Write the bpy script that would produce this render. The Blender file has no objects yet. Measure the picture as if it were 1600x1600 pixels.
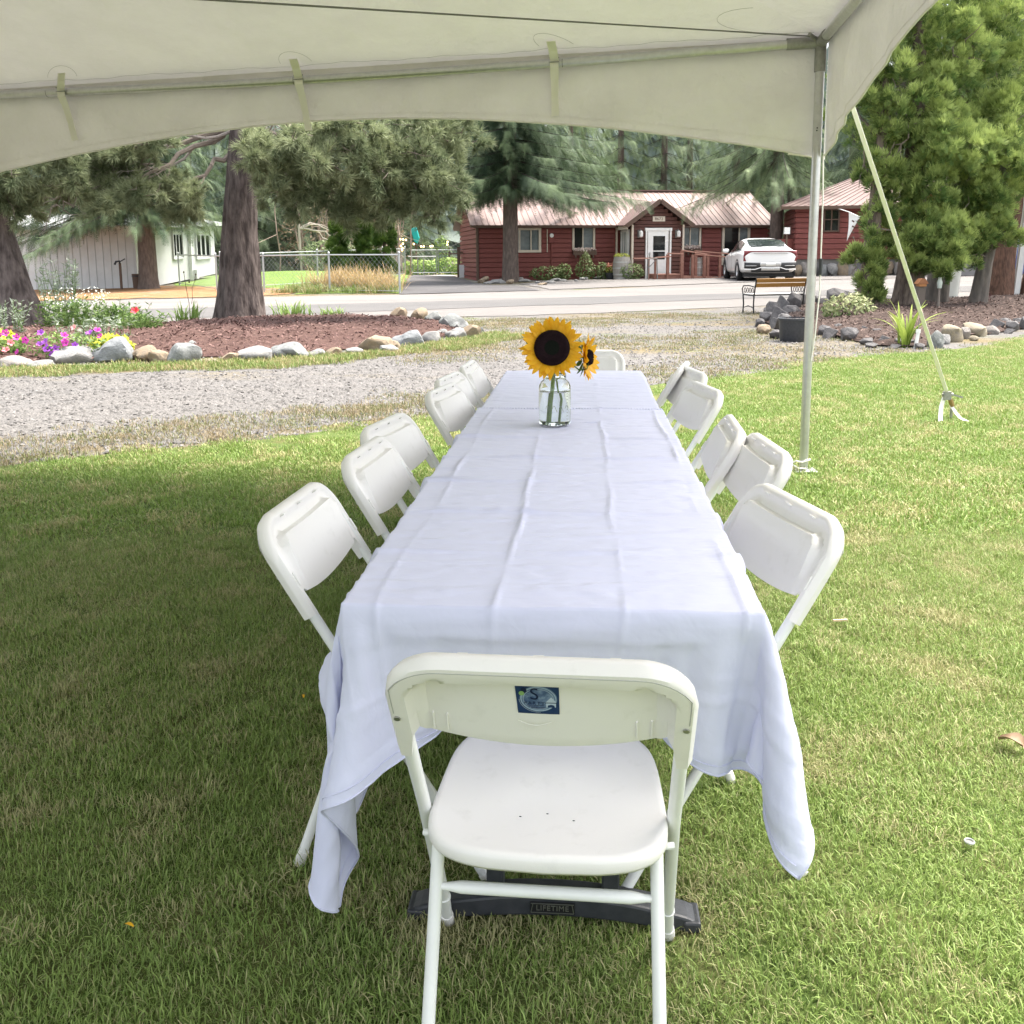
import bpy, bmesh, math, random
import numpy as np
from mathutils import Vector, Matrix, Euler
from mathutils.geometry import delaunay_2d_cdt

R = math.radians
rng = np.random.default_rng(11)
random.seed(11)
scene = bpy.context.scene
COL = scene.collection

# ------------------------------------------------------------------ camera
cam_d = bpy.data.cameras.new('camera')
cam = bpy.data.objects.new('camera', cam_d)
COL.objects.link(cam)
cam.location = (0, 0, 1.374)
cam.rotation_mode = 'QUATERNION'
cam.rotation_quaternion = (Euler((R(90 - 8.818), 0, 0)).to_matrix() @ Euler((0, 0, R(-0.354))).to_matrix()).to_quaternion()
cam_d.sensor_width = 36
cam_d.lens = 36 * 1488.7 / 1600
cam_d.shift_y = (631.8 - 800) / 1600
cam_d.clip_start = 0.05
cam_d.clip_end = 900
scene.camera = cam

# ------------------------------------------------------------------ sky and sun: thin bright overcast
SUN_EL, SUN_AZ = R(66), R(62)          # azimuth clockwise from +Y
world = bpy.data.worlds.new('World')
scene.world = world
world.use_nodes = True
wn = world.node_tree.nodes
wl = world.node_tree.links
bg = wn['Background']
sky = wn.new('ShaderNodeTexSky')
sky.sky_type = 'NISHITA'
sky.sun_disc = False
sky.sun_elevation = SUN_EL
sky.sun_rotation = SUN_AZ
sky.air_density = 1.0
sky.dust_density = 4.0
sky.ozone_density = 1.0
hsv = wn.new('ShaderNodeHueSaturation')          # thin cloud greys the blue of the sky
hsv.inputs['Saturation'].default_value = .42
tint = wn.new('ShaderNodeMix'); tint.data_type = 'RGBA'; tint.blend_type = 'MULTIPLY'
tint.inputs[0].default_value = 1
tint.inputs[7].default_value = (1.0, .975, .93, 1)
wl.new(sky.outputs[0], hsv.inputs['Color'])
wl.new(hsv.outputs[0], tint.inputs[6])
wl.new(tint.outputs[2], bg.inputs[0])
bg.inputs[1].default_value = 0.15
sun_d = bpy.data.lights.new('sun', 'SUN')
sun_d.energy = 1.9
sun_d.angle = R(20)
sun_d.color = (1.0, 0.95, 0.87)
sun = bpy.data.objects.new('sun', sun_d)
COL.objects.link(sun)
sun_dir = Vector((math.sin(SUN_AZ) * math.cos(SUN_EL), math.cos(SUN_AZ) * math.cos(SUN_EL), math.sin(SUN_EL)))
sun.rotation_euler = sun_dir.to_track_quat('Z', 'Y').to_euler()
sun.location = (10, 5, 30)

scene.view_settings.view_transform = 'Standard'
scene.view_settings.look = 'None'
scene.view_settings.gamma = 1
scene.view_settings.use_curve_mapping = False
scene.view_settings.exposure = 2.2
scene.render.engine = 'CYCLES'
scene.cycles.max_bounces = 8
scene.cycles.diffuse_bounces = 4
scene.cycles.glossy_bounces = 3
scene.cycles.transmission_bounces = 8
scene.cycles.transparent_max_bounces = 8
scene.cycles.caustics_reflective = False
scene.cycles.use_denoising = True

# ------------------------------------------------------------------ ground height
def gz(x, y):
    t = np.clip((np.asarray(y, float) - 20) / 12, 0, 1)
    x = np.asarray(x, float)
    return t * t * (3 - 2 * t) * (.41 + .012 * np.clip(x, -15, 25)) + .5 * np.exp(-((x + 10) ** 2 + (y - 43) ** 2) / 32)

def G(x, y):
    return float(gz(x, y))

# ------------------------------------------------------------------ scene helpers
def tag(o, label=None, cat=None, group=None, kind=None):
    if label: o['label'] = label
    if cat: o['category'] = cat
    if group: o['group'] = group
    if kind: o['kind'] = kind
    return o

def thing(name, label, cat, loc=(0, 0, 0), rz=0, group=None):
    o = bpy.data.objects.new(name, None)
    COL.objects.link(o)
    o.empty_display_size = .1
    o.location = loc
    o.rotation_euler = (0, 0, rz)
    return tag(o, label, cat, group)

def link(name, me, parent=None, loc=None):
    o = bpy.data.objects.new(name, me)
    COL.objects.link(o)
    if parent: o.parent = parent
    if loc is not None: o.location = loc
    return o

def copy_tree(o, parent=None, label=None):
    c = o.copy()
    COL.objects.link(c)
    if parent: c.parent = parent
    if label: c['label'] = label
    for ch in list(o.children):
        copy_tree(ch, c)
    return c

class MB:
    """collects shapes that become ONE mesh"""
    def __init__(s):
        s.v = []; s.f = []
    def add(s, V, F):
        n = len(s.v)
        s.v += [tuple(map(float, p)) for p in V]
        s.f += [tuple(i + n for i in f) for f in F]
        return s
    def box(s, c, d, rot=None):
        x, y, z = d[0] / 2, d[1] / 2, d[2] / 2
        V = [Vector((a * x, b * y, e * z)) for e in (-1, 1) for b in (-1, 1) for a in (-1, 1)]
        if rot is not None: V = [rot @ p for p in V]
        V = [p + Vector(c) for p in V]
        return s.add(V, [(0, 2, 3, 1), (4, 5, 7, 6), (0, 1, 5, 4), (2, 6, 7, 3), (0, 4, 6, 2), (1, 3, 7, 5)])
    def bar(s, a, b, w, h, up=(0, 0, 1)):
        """a square bar from a to b, w across, h along up"""
        a = Vector(a); b = Vector(b); t = (b - a).normalized(); u = Vector(up)
        r = t.cross(u)
        if r.length < 1e-5: r = t.cross(Vector((1, 0, 0)))
        r.normalize(); u = r.cross(t)
        V = []
        for p in (a, b):
            for i, j in ((-1, -1), (1, -1), (1, 1), (-1, 1)):
                V.append(p + r * (w / 2 * i) + u * (h / 2 * j))
        return s.add(V, [(0, 3, 2, 1), (4, 5, 6, 7), (0, 1, 5, 4), (1, 2, 6, 5), (2, 3, 7, 6), (3, 0, 4, 7)])
    def tube(s, P, r, n=10, cap=True, flat=None):
        P = [Vector(p) for p in P]
        rs = r if isinstance(r, (list, tuple, np.ndarray)) else [r] * len(P)
        V = []; F = []
        t0 = (P[1] - P[0]).normalized()
        u = t0.orthogonal().normalized()
        if flat is not None:
            u = (Vector(flat) - t0 * Vector(flat).dot(t0)).normalized()
        for i, p in enumerate(P):
            if i == 0: t = t0
            elif i == len(P) - 1: t = (P[i] - P[i - 1]).normalized()
            else: t = ((P[i + 1] - P[i]).normalized() + (P[i] - P[i - 1]).normalized()).normalized()
            u = (u - t * u.dot(t)).normalized()
            w = t.cross(u)
            for k in range(n):
                a = 2 * math.pi * k / n
                V.append(p + (u * math.cos(a) + w * math.sin(a)) * float(rs[i]))
        for i in range(len(P) - 1):
            for k in range(n):
                k2 = (k + 1) % n
                F.append((i * n + k, i * n + k2, (i + 1) * n + k2, (i + 1) * n + k))
        if cap:
            F.append(tuple(range(n - 1, -1, -1)))
            F.append(tuple(range((len(P) - 1) * n, len(P) * n)))
        return s.add(V, F)
    def lathe(s, prof, n=24, c=(0, 0, 0)):
        V = []; F = []
        for r, z in prof:
            for k in range(n):
                a = 2 * math.pi * k / n
                V.append((c[0] + r * math.cos(a), c[1] + r * math.sin(a), c[2] + z))
        for i in range(len(prof) - 1):
            for k in range(n):
                k2 = (k + 1) % n
                F.append((i * n + k, i * n + k2, (i + 1) * n + k2, (i + 1) * n + k))
        return s.add(V, F)
    def prism(s, poly, axis, a, b):
        """poly in the two other axes, extruded along axis from a to b"""
        n = len(poly)
        def mk(p, t):
            return {'x': (t, p[0], p[1]), 'y': (p[0], t, p[1]), 'z': (p[0], p[1], t)}[axis]
        V = [mk(p, a) for p in poly] + [mk(p, b) for p in poly]
        F = [tuple(range(n - 1, -1, -1)), tuple(range(n, 2 * n))]
        F += [(i, (i + 1) % n, n + (i + 1) % n, n + i) for i in range(n)]
        return s.add(V, F)
    def grid(s, fn, nu, nv, flip=False):
        V = [fn(i / nu, j / nv) for j in range(nv + 1) for i in range(nu + 1)]
        F = []
        for j in range(nv):
            for i in range(nu):
                a = j * (nu + 1) + i
                q = (a, a + 1, a + nu + 2, a + nu + 1)
                F.append(q[::-1] if flip else q)
        return s.add(V, F)
    def mesh(s, name, m, smooth=False, bevel=0, fix=True):
        me = bpy.data.meshes.new(name)
        me.from_pydata(s.v, [], s.f)
        if fix or bevel:
            bm = bmesh.new(); bm.from_mesh(me)
            if bevel:
                ed = [e for e in bm.edges if len(e.link_faces) == 2 and e.calc_face_angle(0) > .6]
                bmesh.ops.bevel(bm, geom=ed, offset=bevel, segments=2, affect='EDGES', profile=.5, clamp_overlap=True)
            bmesh.ops.recalc_face_normals(bm, faces=bm.faces)
            bm.to_mesh(me); bm.free()
        me.materials.append(m)
        if smooth:
            me.shade_smooth()
            if smooth != 'all':
                me.set_sharp_from_angle(angle=R(40))
        me.update()
        return me
    def build(s, name, m, parent=None, smooth=False, bevel=0, fix=True, label=None):
        o = link(name, s.mesh(name, m, smooth, bevel, fix), parent)
        if label: o['label'] = label
        return o

def npmesh(name, V, F, m, shade=None, smooth=False):
    V = np.ascontiguousarray(V, np.float32); F = np.ascontiguousarray(F, np.int32)
    k = F.shape[1]
    me = bpy.data.meshes.new(name)
    me.vertices.add(len(V)); me.vertices.foreach_set('co', V.ravel())
    me.loops.add(F.size); me.loops.foreach_set('vertex_index', F.ravel())
    me.polygons.add(len(F))
    me.polygons.foreach_set('loop_start', np.arange(0, F.size, k, dtype=np.int32))
    me.update(calc_edges=True)
    if shade is not None:
        at = me.attributes.new('shade', 'FLOAT', 'POINT')
        at.data.foreach_set('value', np.ascontiguousarray(shade, np.float32))
    me.materials.append(m)
    if smooth: me.shade_smooth()
    return me

def nrm(a):
    return a / np.maximum(np.linalg.norm(a, axis=-1, keepdims=True), 1e-9)

def frames(z, spin=None):
    """rotation matrices whose third column is z"""
    z = nrm(np.asarray(z, float))
    h = np.where(np.abs(z[:, 2:3]) < .9, np.array([[0., 0, 1]]), np.array([[1., 0, 0]]))
    x = nrm(np.cross(h, z)); y = np.cross(z, x)
    if spin is not None:
        c, s = np.cos(spin)[:, None], np.sin(spin)[:, None]
        x, y = x * c + y * s, y * c - x * s
    return np.stack([x, y, z], axis=2)

def scatter(tv, tf, M, P, S=None):
    tv = np.asarray(tv, float); tf = np.asarray(tf, int)
    if S is not None: M = M * np.asarray(S)[:, None, None]
    V = np.einsum('kij,nj->kni', M, tv) + P[:, None]
    F = tf[None] + (np.arange(len(P)) * len(tv))[:, None, None]
    return V.reshape(-1, 3), F.reshape(-1, tf.shape[1])

def snoise(p, freq=1., seed=0, octaves=3):
    """smooth noise from random sine waves, about -1..1"""
    r = np.random.default_rng(seed)
    p = np.asarray(p, float); out = np.zeros(p.shape[:-1]); amp = 1.; tot = 0
    for o in range(octaves):
        for _ in range(5):
            k = r.normal(size=p.shape[-1]); k = k / np.linalg.norm(k) * freq * 2 ** o * r.uniform(.6, 1.4)
            out += amp * np.sin(p @ k * 2 * math.pi + r.uniform(0, 6.28)) / 2.2
        tot += amp; amp *= .5
    return out / tot

# ------------------------------------------------------------------ materials
def M(name, col, rough=.6, col2=None, nscale=8., detail=4., fac=(.35, .65), bump=0, bscale=40., metallic=0,
      spec=.5, trans=0, ior=1.45, stretch=None, transl=0, coat=0, attr=False, sheen=0):
    m = bpy.data.materials.new(name)
    m.use_nodes = True
    nt = m.node_tree; N = nt.nodes; L = nt.links
    b = N['Principled BSDF']
    b.inputs['Base Color'].default_value = (*col, 1)
    b.inputs['Roughness'].default_value = rough
    b.inputs['Metallic'].default_value = metallic
    b.inputs['Specular IOR Level'].default_value = spec
    b.inputs['IOR'].default_value = ior
    b.inputs['Transmission Weight'].default_value = trans
    b.inputs['Coat Weight'].default_value = coat
    b.inputs['Sheen Weight'].default_value = sheen
    colsock = None
    tc = N.new('ShaderNodeTexCoord')
    src = tc.outputs['Object']
    if stretch:
        mp = N.new('ShaderNodeMapping'); mp.inputs['Scale'].default_value = stretch
        L.new(src, mp.inputs[0]); src = mp.outputs[0]
    if col2 is not None:
        mx = N.new('ShaderNodeMix'); mx.data_type = 'RGBA'
        mx.inputs[6].default_value = (*col, 1); mx.inputs[7].default_value = (*col2, 1)
        if attr:
            a = N.new('ShaderNodeAttribute'); a.attribute_name = 'shade'
            L.new(a.outputs['Fac'], mx.inputs[0])
        else:
            nz = N.new('ShaderNodeTexNoise'); nz.inputs['Scale'].default_value = nscale; nz.inputs['Detail'].default_value = detail
            nz.inputs['Roughness'].default_value = .6
            L.new(src, nz.inputs['Vector'])
            mr = N.new('ShaderNodeMapRange'); mr.inputs[1].default_value, mr.inputs[2].default_value = fac
            L.new(nz.outputs[0], mr.inputs[0]); L.new(mr.outputs[0], mx.inputs[0])
        colsock = mx.outputs[2]
        L.new(colsock, b.inputs['Base Color'])
    if bump:
        nb = N.new('ShaderNodeTexNoise'); nb.inputs['Scale'].default_value = bscale; nb.inputs['Detail'].default_value = 5
        L.new(src, nb.inputs['Vector'])
        bp = N.new('ShaderNodeBump'); bp.inputs['Strength'].default_value = 1; bp.inputs['Distance'].default_value = bump
        L.new(nb.outputs[0], bp.inputs['Height']); L.new(bp.outputs[0], b.inputs['Normal'])
    if transl:
        t = N.new('ShaderNodeBsdfTranslucent'); ms = N.new('ShaderNodeMixShader')
        ms.inputs[0].default_value = transl
        if colsock: L.new(colsock, t.inputs[0])
        else: t.inputs[0].default_value = (*col, 1)
        L.new(b.outputs[0], ms.inputs[1]); L.new(t.outputs[0], ms.inputs[2])
        L.new(ms.outputs[0], N['Material Output'].inputs[0])
    return m

m_vinyl = M('tent_vinyl', (.79, .765, .755), .42, (.74, .715, .705), 3, bump=.05, bscale=4.5, transl=.05)
m_web = M('strap_webbing', (.88, .86, .80), .7, bump=.0006, bscale=400, transl=.1)
m_alu = M('aluminium_tube', (.60, .60, .60), .34, (.52, .52, .52), 25, metallic=.75, bump=.0004, bscale=90)
m_fit = M('steel_fitting', (.36, .36, .34), .5, (.28, .28, .26), 30, metallic=.7)
m_cable = M('dark_cable', (.17, .17, .16), .5)
m_stitch = M('grey_stitching', (.34, .34, .31), .7)
m_plastic = M('chair_plastic', (.77, .75, .725), .40, (.70, .68, .65), 26, fac=(.58, .82), bump=.0002, bscale=500)
m_steelw = M('white_enamel', (.78, .79, .77), .32, (.74, .75, .73), 14)
m_rubber = M('black_plastic', (.025, .028, .033), .45, (.04, .042, .048), 30, bump=.0004, bscale=200)
m_screw = M('screw_metal', (.45, .45, .43), .3, metallic=.9)
m_white = M('white_paint', (.78, .78, .76), .5, (.72, .72, .69), 5)
m_glass = M('clear_glass', (.97, 1, .98), .0, trans=1, ior=1.48)
m_water = M('water', (.98, 1, .99), .0, trans=1, ior=1.33)
m_dark = M('dark_glass', (.02, .025, .025), .06, spec=.7)
# ================================================================== ground, road, lawns
def poly_in(px, py, poly):
    poly = np.asarray(poly, float); ins = np.zeros(np.shape(px), bool); j = len(poly) - 1
    for i in range(len(poly)):
        xi, yi = poly[i]; xj, yj = poly[j]
        c = ((yi > py) != (yj > py)) & (px < (xj - xi) * (py - yi) / (yj - yi + 1e-12) + xi)
        ins ^= c; j = i
    return ins

def wobble(poly, step=.5, amp=.12, seed=0):
    """resample a closed outline and roughen it"""
    out = []
    for i in range(len(poly)):
        a = np.array(poly[i], float); b = np.array(poly[(i + 1) % len(poly)], float)
        n = max(1, int(np.linalg.norm(b - a) / step))
        for k in range(n): out.append(a + (b - a) * k / n)
    out = np.array(out)
    if amp:
        out[:, 0] += amp * snoise(out, .5, seed, 3); out[:, 1] += amp * snoise(out, .5, seed + 1, 3)
    return out

def sheet(name, poly, dz, m, res=.6, step=.5, amp=.1, seed=0, h=None):
    P = wobble(poly, step, amp, seed)
    x0, y0 = P.min(0); x1, y1 = P.max(0)
    gx, gy = np.meshgrid(np.arange(x0, x1, res), np.arange(y0, y1, res))
    gx = gx.ravel() + rng.uniform(-.1, .1, gx.size) * res; gy = gy.ravel() + rng.uniform(-.1, .1, gy.size) * res
    k = poly_in(gx, gy, P)
    inner = np.stack([gx[k], gy[k]], 1)
    co = [Vector(p) for p in P] + [Vector(p) for p in inner]
    n = len(P)
    r = delaunay_2d_cdt(co, [], [list(range(n))], 1, 1e-5)
    vv = np.array([tuple(v) for v in r[0]]); ff = [tuple(f) for f in r[2]]
    z = gz(vv[:, 0], vv[:, 1]) + dz
    if h is not None: z = z + h(vv[:, 0], vv[:, 1])
    me = bpy.data.meshes.new(name)
    me.from_pydata([(a, b, c) for (a, b), c in zip(vv, z)], [], ff)
    bm = bmesh.new(); bm.from_mesh(me); bmesh.ops.recalc_face_normals(bm, faces=bm.faces)
    if sum(f.normal.z for f in bm.faces) < 0: bmesh.ops.reverse_faces(bm, faces=bm.faces)
    bm.to_mesh(me); bm.free()
    me.materials.append(m); me.shade_smooth()
    o = link(name, me)
    return tag(o, kind='structure')

def ground_mat(name, layers, bump=.01, bscale=60, rough=.95, fine=None):
    """layers: [(colour, noise scale, lo, hi, stretch)], the first is the base; later ones are blended over by world-space noise"""
    m = bpy.data.materials.new(name); m.use_nodes = True
    nt = m.node_tree; N = nt.nodes; L = nt.links; b = N['Principled BSDF']
    b.inputs['Roughness'].default_value = rough; b.inputs['Specular IOR Level'].default_value = .2
    geo = N.new('ShaderNodeNewGeometry')
    cur = None
    for i, (c, sc, lo, hi, st) in enumerate(layers):
        if i == 0:
            rgb = N.new('ShaderNodeRGB'); rgb.outputs[0].default_value = (*c, 1); cur = rgb.outputs[0]; continue
        mp = N.new('ShaderNodeMapping'); mp.inputs['Scale'].default_value = st or (1, 1, 1); mp.inputs['Location'].default_value = (i * 3.7, i * 5.1, 0)
        L.new(geo.outputs['Position'], mp.inputs[0])
        nz = N.new('ShaderNodeTexNoise'); nz.inputs['Scale'].default_value = sc; nz.inputs['Detail'].default_value = 5; nz.inputs['Roughness'].default_value = .65
        L.new(mp.outputs[0], nz.inputs['Vector'])
        mr = N.new('ShaderNodeMapRange'); mr.inputs[1].default_value = lo; mr.inputs[2].default_value = hi
        L.new(nz.outputs[0], mr.inputs[0])
        mx = N.new('ShaderNodeMix'); mx.data_type = 'RGBA'
        L.new(mr.outputs[0], mx.inputs[0]); L.new(cur, mx.inputs[6]); mx.inputs[7].default_value = (*c, 1)
        cur = mx.outputs[2]
    h = None
    if fine:
        vo = N.new('ShaderNodeTexVoronoi'); vo.inputs['Scale'].default_value = fine
        L.new(geo.outputs['Position'], vo.inputs['Vector'])
        hs = N.new('ShaderNodeHueSaturation')
        mr = N.new('ShaderNodeMapRange'); mr.inputs[3].default_value = .62; mr.inputs[4].default_value = 1.35
        L.new(vo.outputs['Color'], mr.inputs[0]); L.new(mr.outputs[0], hs.inputs['Value']); L.new(cur, hs.inputs['Color'])
        cur = hs.outputs[0]; h = vo.outputs['Distance']
    L.new(cur, b.inputs['Base Color'])
    if bump:
        bp = N.new('ShaderNodeBump'); bp.inputs['Distance'].default_value = bump
        if h is None:
            nb = N.new('ShaderNodeTexNoise'); nb.inputs['Scale'].default_value = bscale; nb.inputs['Detail'].default_value = 6
            L.new(geo.outputs['Position'], nb.inputs['Vector']); h = nb.outputs[0]
        else: bp.invert = True
        L.new(h, bp.inputs['Height']); L.new(bp.outputs[0], b.inputs['Normal'])
    return m

GRAV = (.135, .128, .122)
mg_ground = ground_mat('dry_ground', [(GRAV, 0, 0, 0, 0), ((.15, .12, .065), .35, .47, .62, (.6, 1.4, 1)), ((.10, .125, .04), .5, .56, .68, (.5, 1.5, 1)), ((.20, .19, .18), 1.3, .55, .8, (1, 1, 1))], bump=.012, fine=38)
mg_gravel = ground_mat('grey_gravel', [(GRAV, 0, 0, 0, 0), ((.125, .12, .117), .8, .4, .65, (.5, 1.6, 1)), ((.17, .16, .152), 2.2, .5, .75, (.5, 1.5, 1)), ((.19, .155, .09), .3, .58, .75, (.5, 1.4, 1))], bump=.014, fine=42)
mg_road = ground_mat('old_asphalt', [((.155, .146, .14), 0, 0, 0, 0), ((.19, .178, .17), .22, .45, .62, (.12, 1.2, 1)), ((.125, .118, .115), 1.2, .5, .8, (.3, 2, 1))], bump=.004, bscale=160, rough=.9)
mg_lane = ground_mat('worn_wheel_track', [((.105, .102, .102), 0, 0, 0, 0), ((.13, .126, .124), .35, .4, .65, (.2, 1.5, 1)), ((.085, .085, .085), 2, .5, .8, (.3, 2, 1))], bump=.004, bscale=160, rough=.85)
mg_drive = ground_mat('dark_asphalt', [((.075, .072, .074), 0, 0, 0, 0), ((.11, .106, .106), .6, .45, .7, (1, 1, 1))], bump=.004, bscale=150, rough=.85)
mg_conc = ground_mat('pale_concrete', [((.34, .315, .29), 0, 0, 0, 0), ((.28, .26, .24), .5, .45, .7, (1, 1, 1))], bump=.002, bscale=100, rough=.85)
mg_soil = ground_mat('lawn_soil', [((.085, .12, .03), 0, 0, 0, 0), ((.13, .125, .05), 3, .45, .65, (1, 1, 1)), ((.05, .085, .018), 6, .5, .7, (1, 1, 1))], bump=.01, bscale=90)
mg_far = ground_mat('mown_grass', [((.12, .185, .042), 0, 0, 0, 0), ((.17, .22, .06), 1.2, .45, .65, (1, 1, 1)), ((.09, .17, .03), 7, .45, .7, (1, 1, 1))], bump=.03, bscale=30)
mg_dry = ground_mat('dry_meadow', [((.24, .225, .08), 0, 0, 0, 0), ((.33, .26, .14), .25, .45, .65, (1, 1, 1)), ((.22, .25, .07), 3, .45, .7, (1, 1, 1))], bump=.03, bscale=30)
mg_needle = ground_mat('needle_litter', [((.27, .145, .07), 0, 0, 0, 0), ((.33, .205, .11), 2.2, .45, .65, (1, 1, 1)), ((.20, .12, .06), 9, .5, .7, (1, 1, 1)), ((.24, .215, .19), .9, .58, .72, (1, 1, 1))], bump=.03, bscale=45)
mg_mulch = ground_mat('red_mulch', [((.080, .044, .037), 0, 0, 0, 0), ((.12, .072, .060), 7, .42, .65, (1, 1, 1)), ((.06, .033, .03), 18, .5, .68, (1, 1, 1))], bump=.03, bscale=55)
mg_brown = ground_mat('brown_mulch', [((.06, .04, .034), 0, 0, 0, 0), ((.10, .072, .062), 8, .45, .65, (1, 1, 1)), ((.04, .028, .023), 20, .5, .68, (1, 1, 1))], bump=.03, bscale=55)
mg_forest = ground_mat('forest_hill', [((.035, .055, .03), 0, 0, 0, 0), ((.06, .085, .045), .08, .4, .65, (1, 1, 1)), ((.02, .035, .02), .4, .45, .7, (1, 1, 1))], bump=.6, bscale=.6)

# base ground: fine where it bends, wide enough for the horizon
xs = np.unique(np.r_[np.linspace(-260, -30, 12), np.arange(-30, 31, 1.), np.linspace(30, 260, 12)])
ys = np.unique(np.r_[np.linspace(-60, -4, 6), np.arange(-4, 62, 1.), np.linspace(62, 420, 16)])
gx, gy = np.meshgrid(xs, ys)
hill = 34 * np.clip((gy - 95) / 150, 0, 1) ** 1.3
V = np.stack([gx, gy, gz(gx, gy) + hill], 2).reshape(-1, 3)
nx, ny = len(xs), len(ys)
ii, jj = np.meshgrid(np.arange(nx - 1), np.arange(ny - 1))
a = (jj * nx + ii).ravel()
me = npmesh('ground', V, np.stack([a, a + 1, a + nx + 1, a + nx], 1), mg_ground, smooth=True)
tag(link('ground', me), kind='structure')

LAWN = [(-7.5, 4.2), (-5.2, 5.2), (-3.46, 6.25), (-2.78, 6.72), (-1.94, 7.1), (-.82, 8.0), (.4, 9.2), (1.67, 10.2), (2.91, 11.2), (4.54, 12.8), (6.07, 13.5), (7.2, 14.4), (8.83, 16.1), (10.5, 17.4), (14, 18.5), (14, -6), (-7.5, -6)]
sheet('lawn', LAWN, .006, mg_soil, res=.5, amp=.1, seed=3)
sheet('gravel_drive', [(-12, 7), (-7.6, 4.35), (-5.2, 5.4), (-3.46, 6.5), (-1.94, 7.4), (-.9, 8.3), (.5, 9.7), (.9, 11.5), (-.2, 13.2), (-1.4, 13.6), (-2.6, 12.05), (-4.8, 11.5), (-6.1, 11.0), (-9, 11.3), (-12, 11.8)], .004, mg_gravel, amp=.22, seed=9)
ROADN = [(-40, 9), (-22, 14.2), (-9.9, 18.2), (-7.5, 18.9), (-4.7, 21.3), (0, 21.8), (3.06, 22.8), (5.7, 23.7), (8.4, 24.3), (13.1, 25.0), (24, 27), (45, 31)]
ROADF = [(45, 38), (24, 34.5), (15.9, 33.2), (9.2, 31.4), (6.8, 30.6), (1.9, 28.8), (-3.0, 28.2), (-7.5, 28), (-12.2, 27.3), (-22, 24), (-40, 19)]
sheet('road', ROADN + ROADF, .012, mg_road, res=.9, amp=.12, seed=5)
sheet('wheel_track', [(-40, 12.6), (-22, 17.6), (-11.2, 21.2), (-6.6, 22.1), (-1.6, 23.8), (3.3, 24.8), (8.7, 26), (14.2, 26.7), (24, 28.6), (45, 33), (45, 34.6), (24, 30.6), (14.9, 28.2), (9.1, 27.4), (3.6, 26.6), (-1.7, 25.8), (-7.5, 24.8), (-12.6, 23.5), (-22, 20.2), (-40, 15)], .02, mg_lane, res=.9, amp=.12, seed=6)
sheet('asphalt_driveway', [(-3.25, 28.15), (.9, 28.75), (.4, 30.5), (-.9, 33), (-1.5, 36.5), (-2.1, 41), (-2.9, 45.8), (-4.6, 45.2), (-4.0, 38)], .026, mg_drive, res=.8, amp=.05, seed=8)
sheet('patio_pad', [(-4.7, 45.6), (-2.8, 46.2), (-3.0, 52), (-4.2, 55), (-8.2, 54), (-7.2, 46)], .022, mg_conc, res=1.2, amp=.1, seed=2)
sheet('parking_apron', [(1.1, 29), (6.9, 30.9), (9.2, 31.7), (16, 33.5), (23, 34.8), (22, 41), (15.5, 40), (11.5, 40.2), (8.6, 38.6), (4.6, 37.3), (1.4, 36.5), (.3, 33.5)], .016, mg_conc if False else mg_road, res=.9, amp=.15, seed=12)
sheet('yard_lawn', [(-4.1, 28.9), (-3.35, 28.6), (-4.2, 38), (-4.8, 44.8), (-8, 47), (-13, 49), (-13.2, 38.5), (-12.6, 35.2), (-9, 34.2), (-6.9, 31.4), (-6.5, 29)], .014, mg_far, res=.8, amp=.15, seed=14)
sheet('meadow', [(-9, 56.5), (-4, 56.6), (-2.6, 52), (30, 62), (30, 88), (-30, 90), (-14, 60)], .02, mg_dry, res=2.5, amp=.3, seed=15)
sheet('needle_bed', [(-24, 26.6), (-12.4, 27.9), (-7.6, 28.5), (-6.6, 29.1), (-7.2, 31.2), (-9.2, 33.9), (-13, 36.2), (-24, 37)], .018, mg_needle, res=.8, amp=.25, seed=16)

BEDL = [(-.75, 17.4), (-1.2, 16.4), (-1.64, 15.45), (-2.14, 14.6), (-2.79, 13.95), (-3.2, 13.7), (-3.6, 13.3), (-4.27, 13.3), (-4.6, 13.0), (-4.95, 13.1), (-5.45, 12.75), (-5.86, 12.6), (-6.4, 12.3), (-7.4, 12.2), (-9, 12.4), (-10.8, 13.5), (-11.2, 17), (-9.9, 17.9), (-8.4, 18.5), (-6.9, 19.2), (-5.6, 21.0), (-3.9, 20.9), (-2.6, 20.9), (-1.6, 20.4), (-.9, 18.9)]
def mound(poly, H, w):
    P = wobble(poly, .3, 0)
    def f(x, y):
        d = np.min(np.hypot(x[:, None] - P[None, :, 0], y[:, None] - P[None, :, 1]), 1)
        return H * np.clip(d / w, 0, 1) ** .7 + .03 * snoise(np.stack([x, y], 1), .7, 4) * np.clip(d / .4, 0, 1)
    return f
sheet('mulch_bed', BEDL, .01, mg_mulch, res=.3, amp=.05, seed=21, h=mound(BEDL, .22, 1.6))
BEDR = [(5.15, 19.5), (4.85, 17.5), (5.3, 16.3), (5.45, 15.2), (5.5, 14.35), (5.85, 14.1), (6.4, 14.2), (7.04, 15.2), (8.2, 16.3), (9.2, 17.3), (11, 18.3), (15, 19.5), (17, 23), (15, 25), (12.9, 24.8), (10.5, 24.4), (9.2, 23.9), (8.1, 23.6), (7.4, 23.6), (6.6, 22.9), (5.9, 21.6)]
sheet('mulch_bed', BEDR, .01, mg_brown, res=.3, amp=.05, seed=22, h=mound(BEDR, .3, 1.8))
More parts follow.
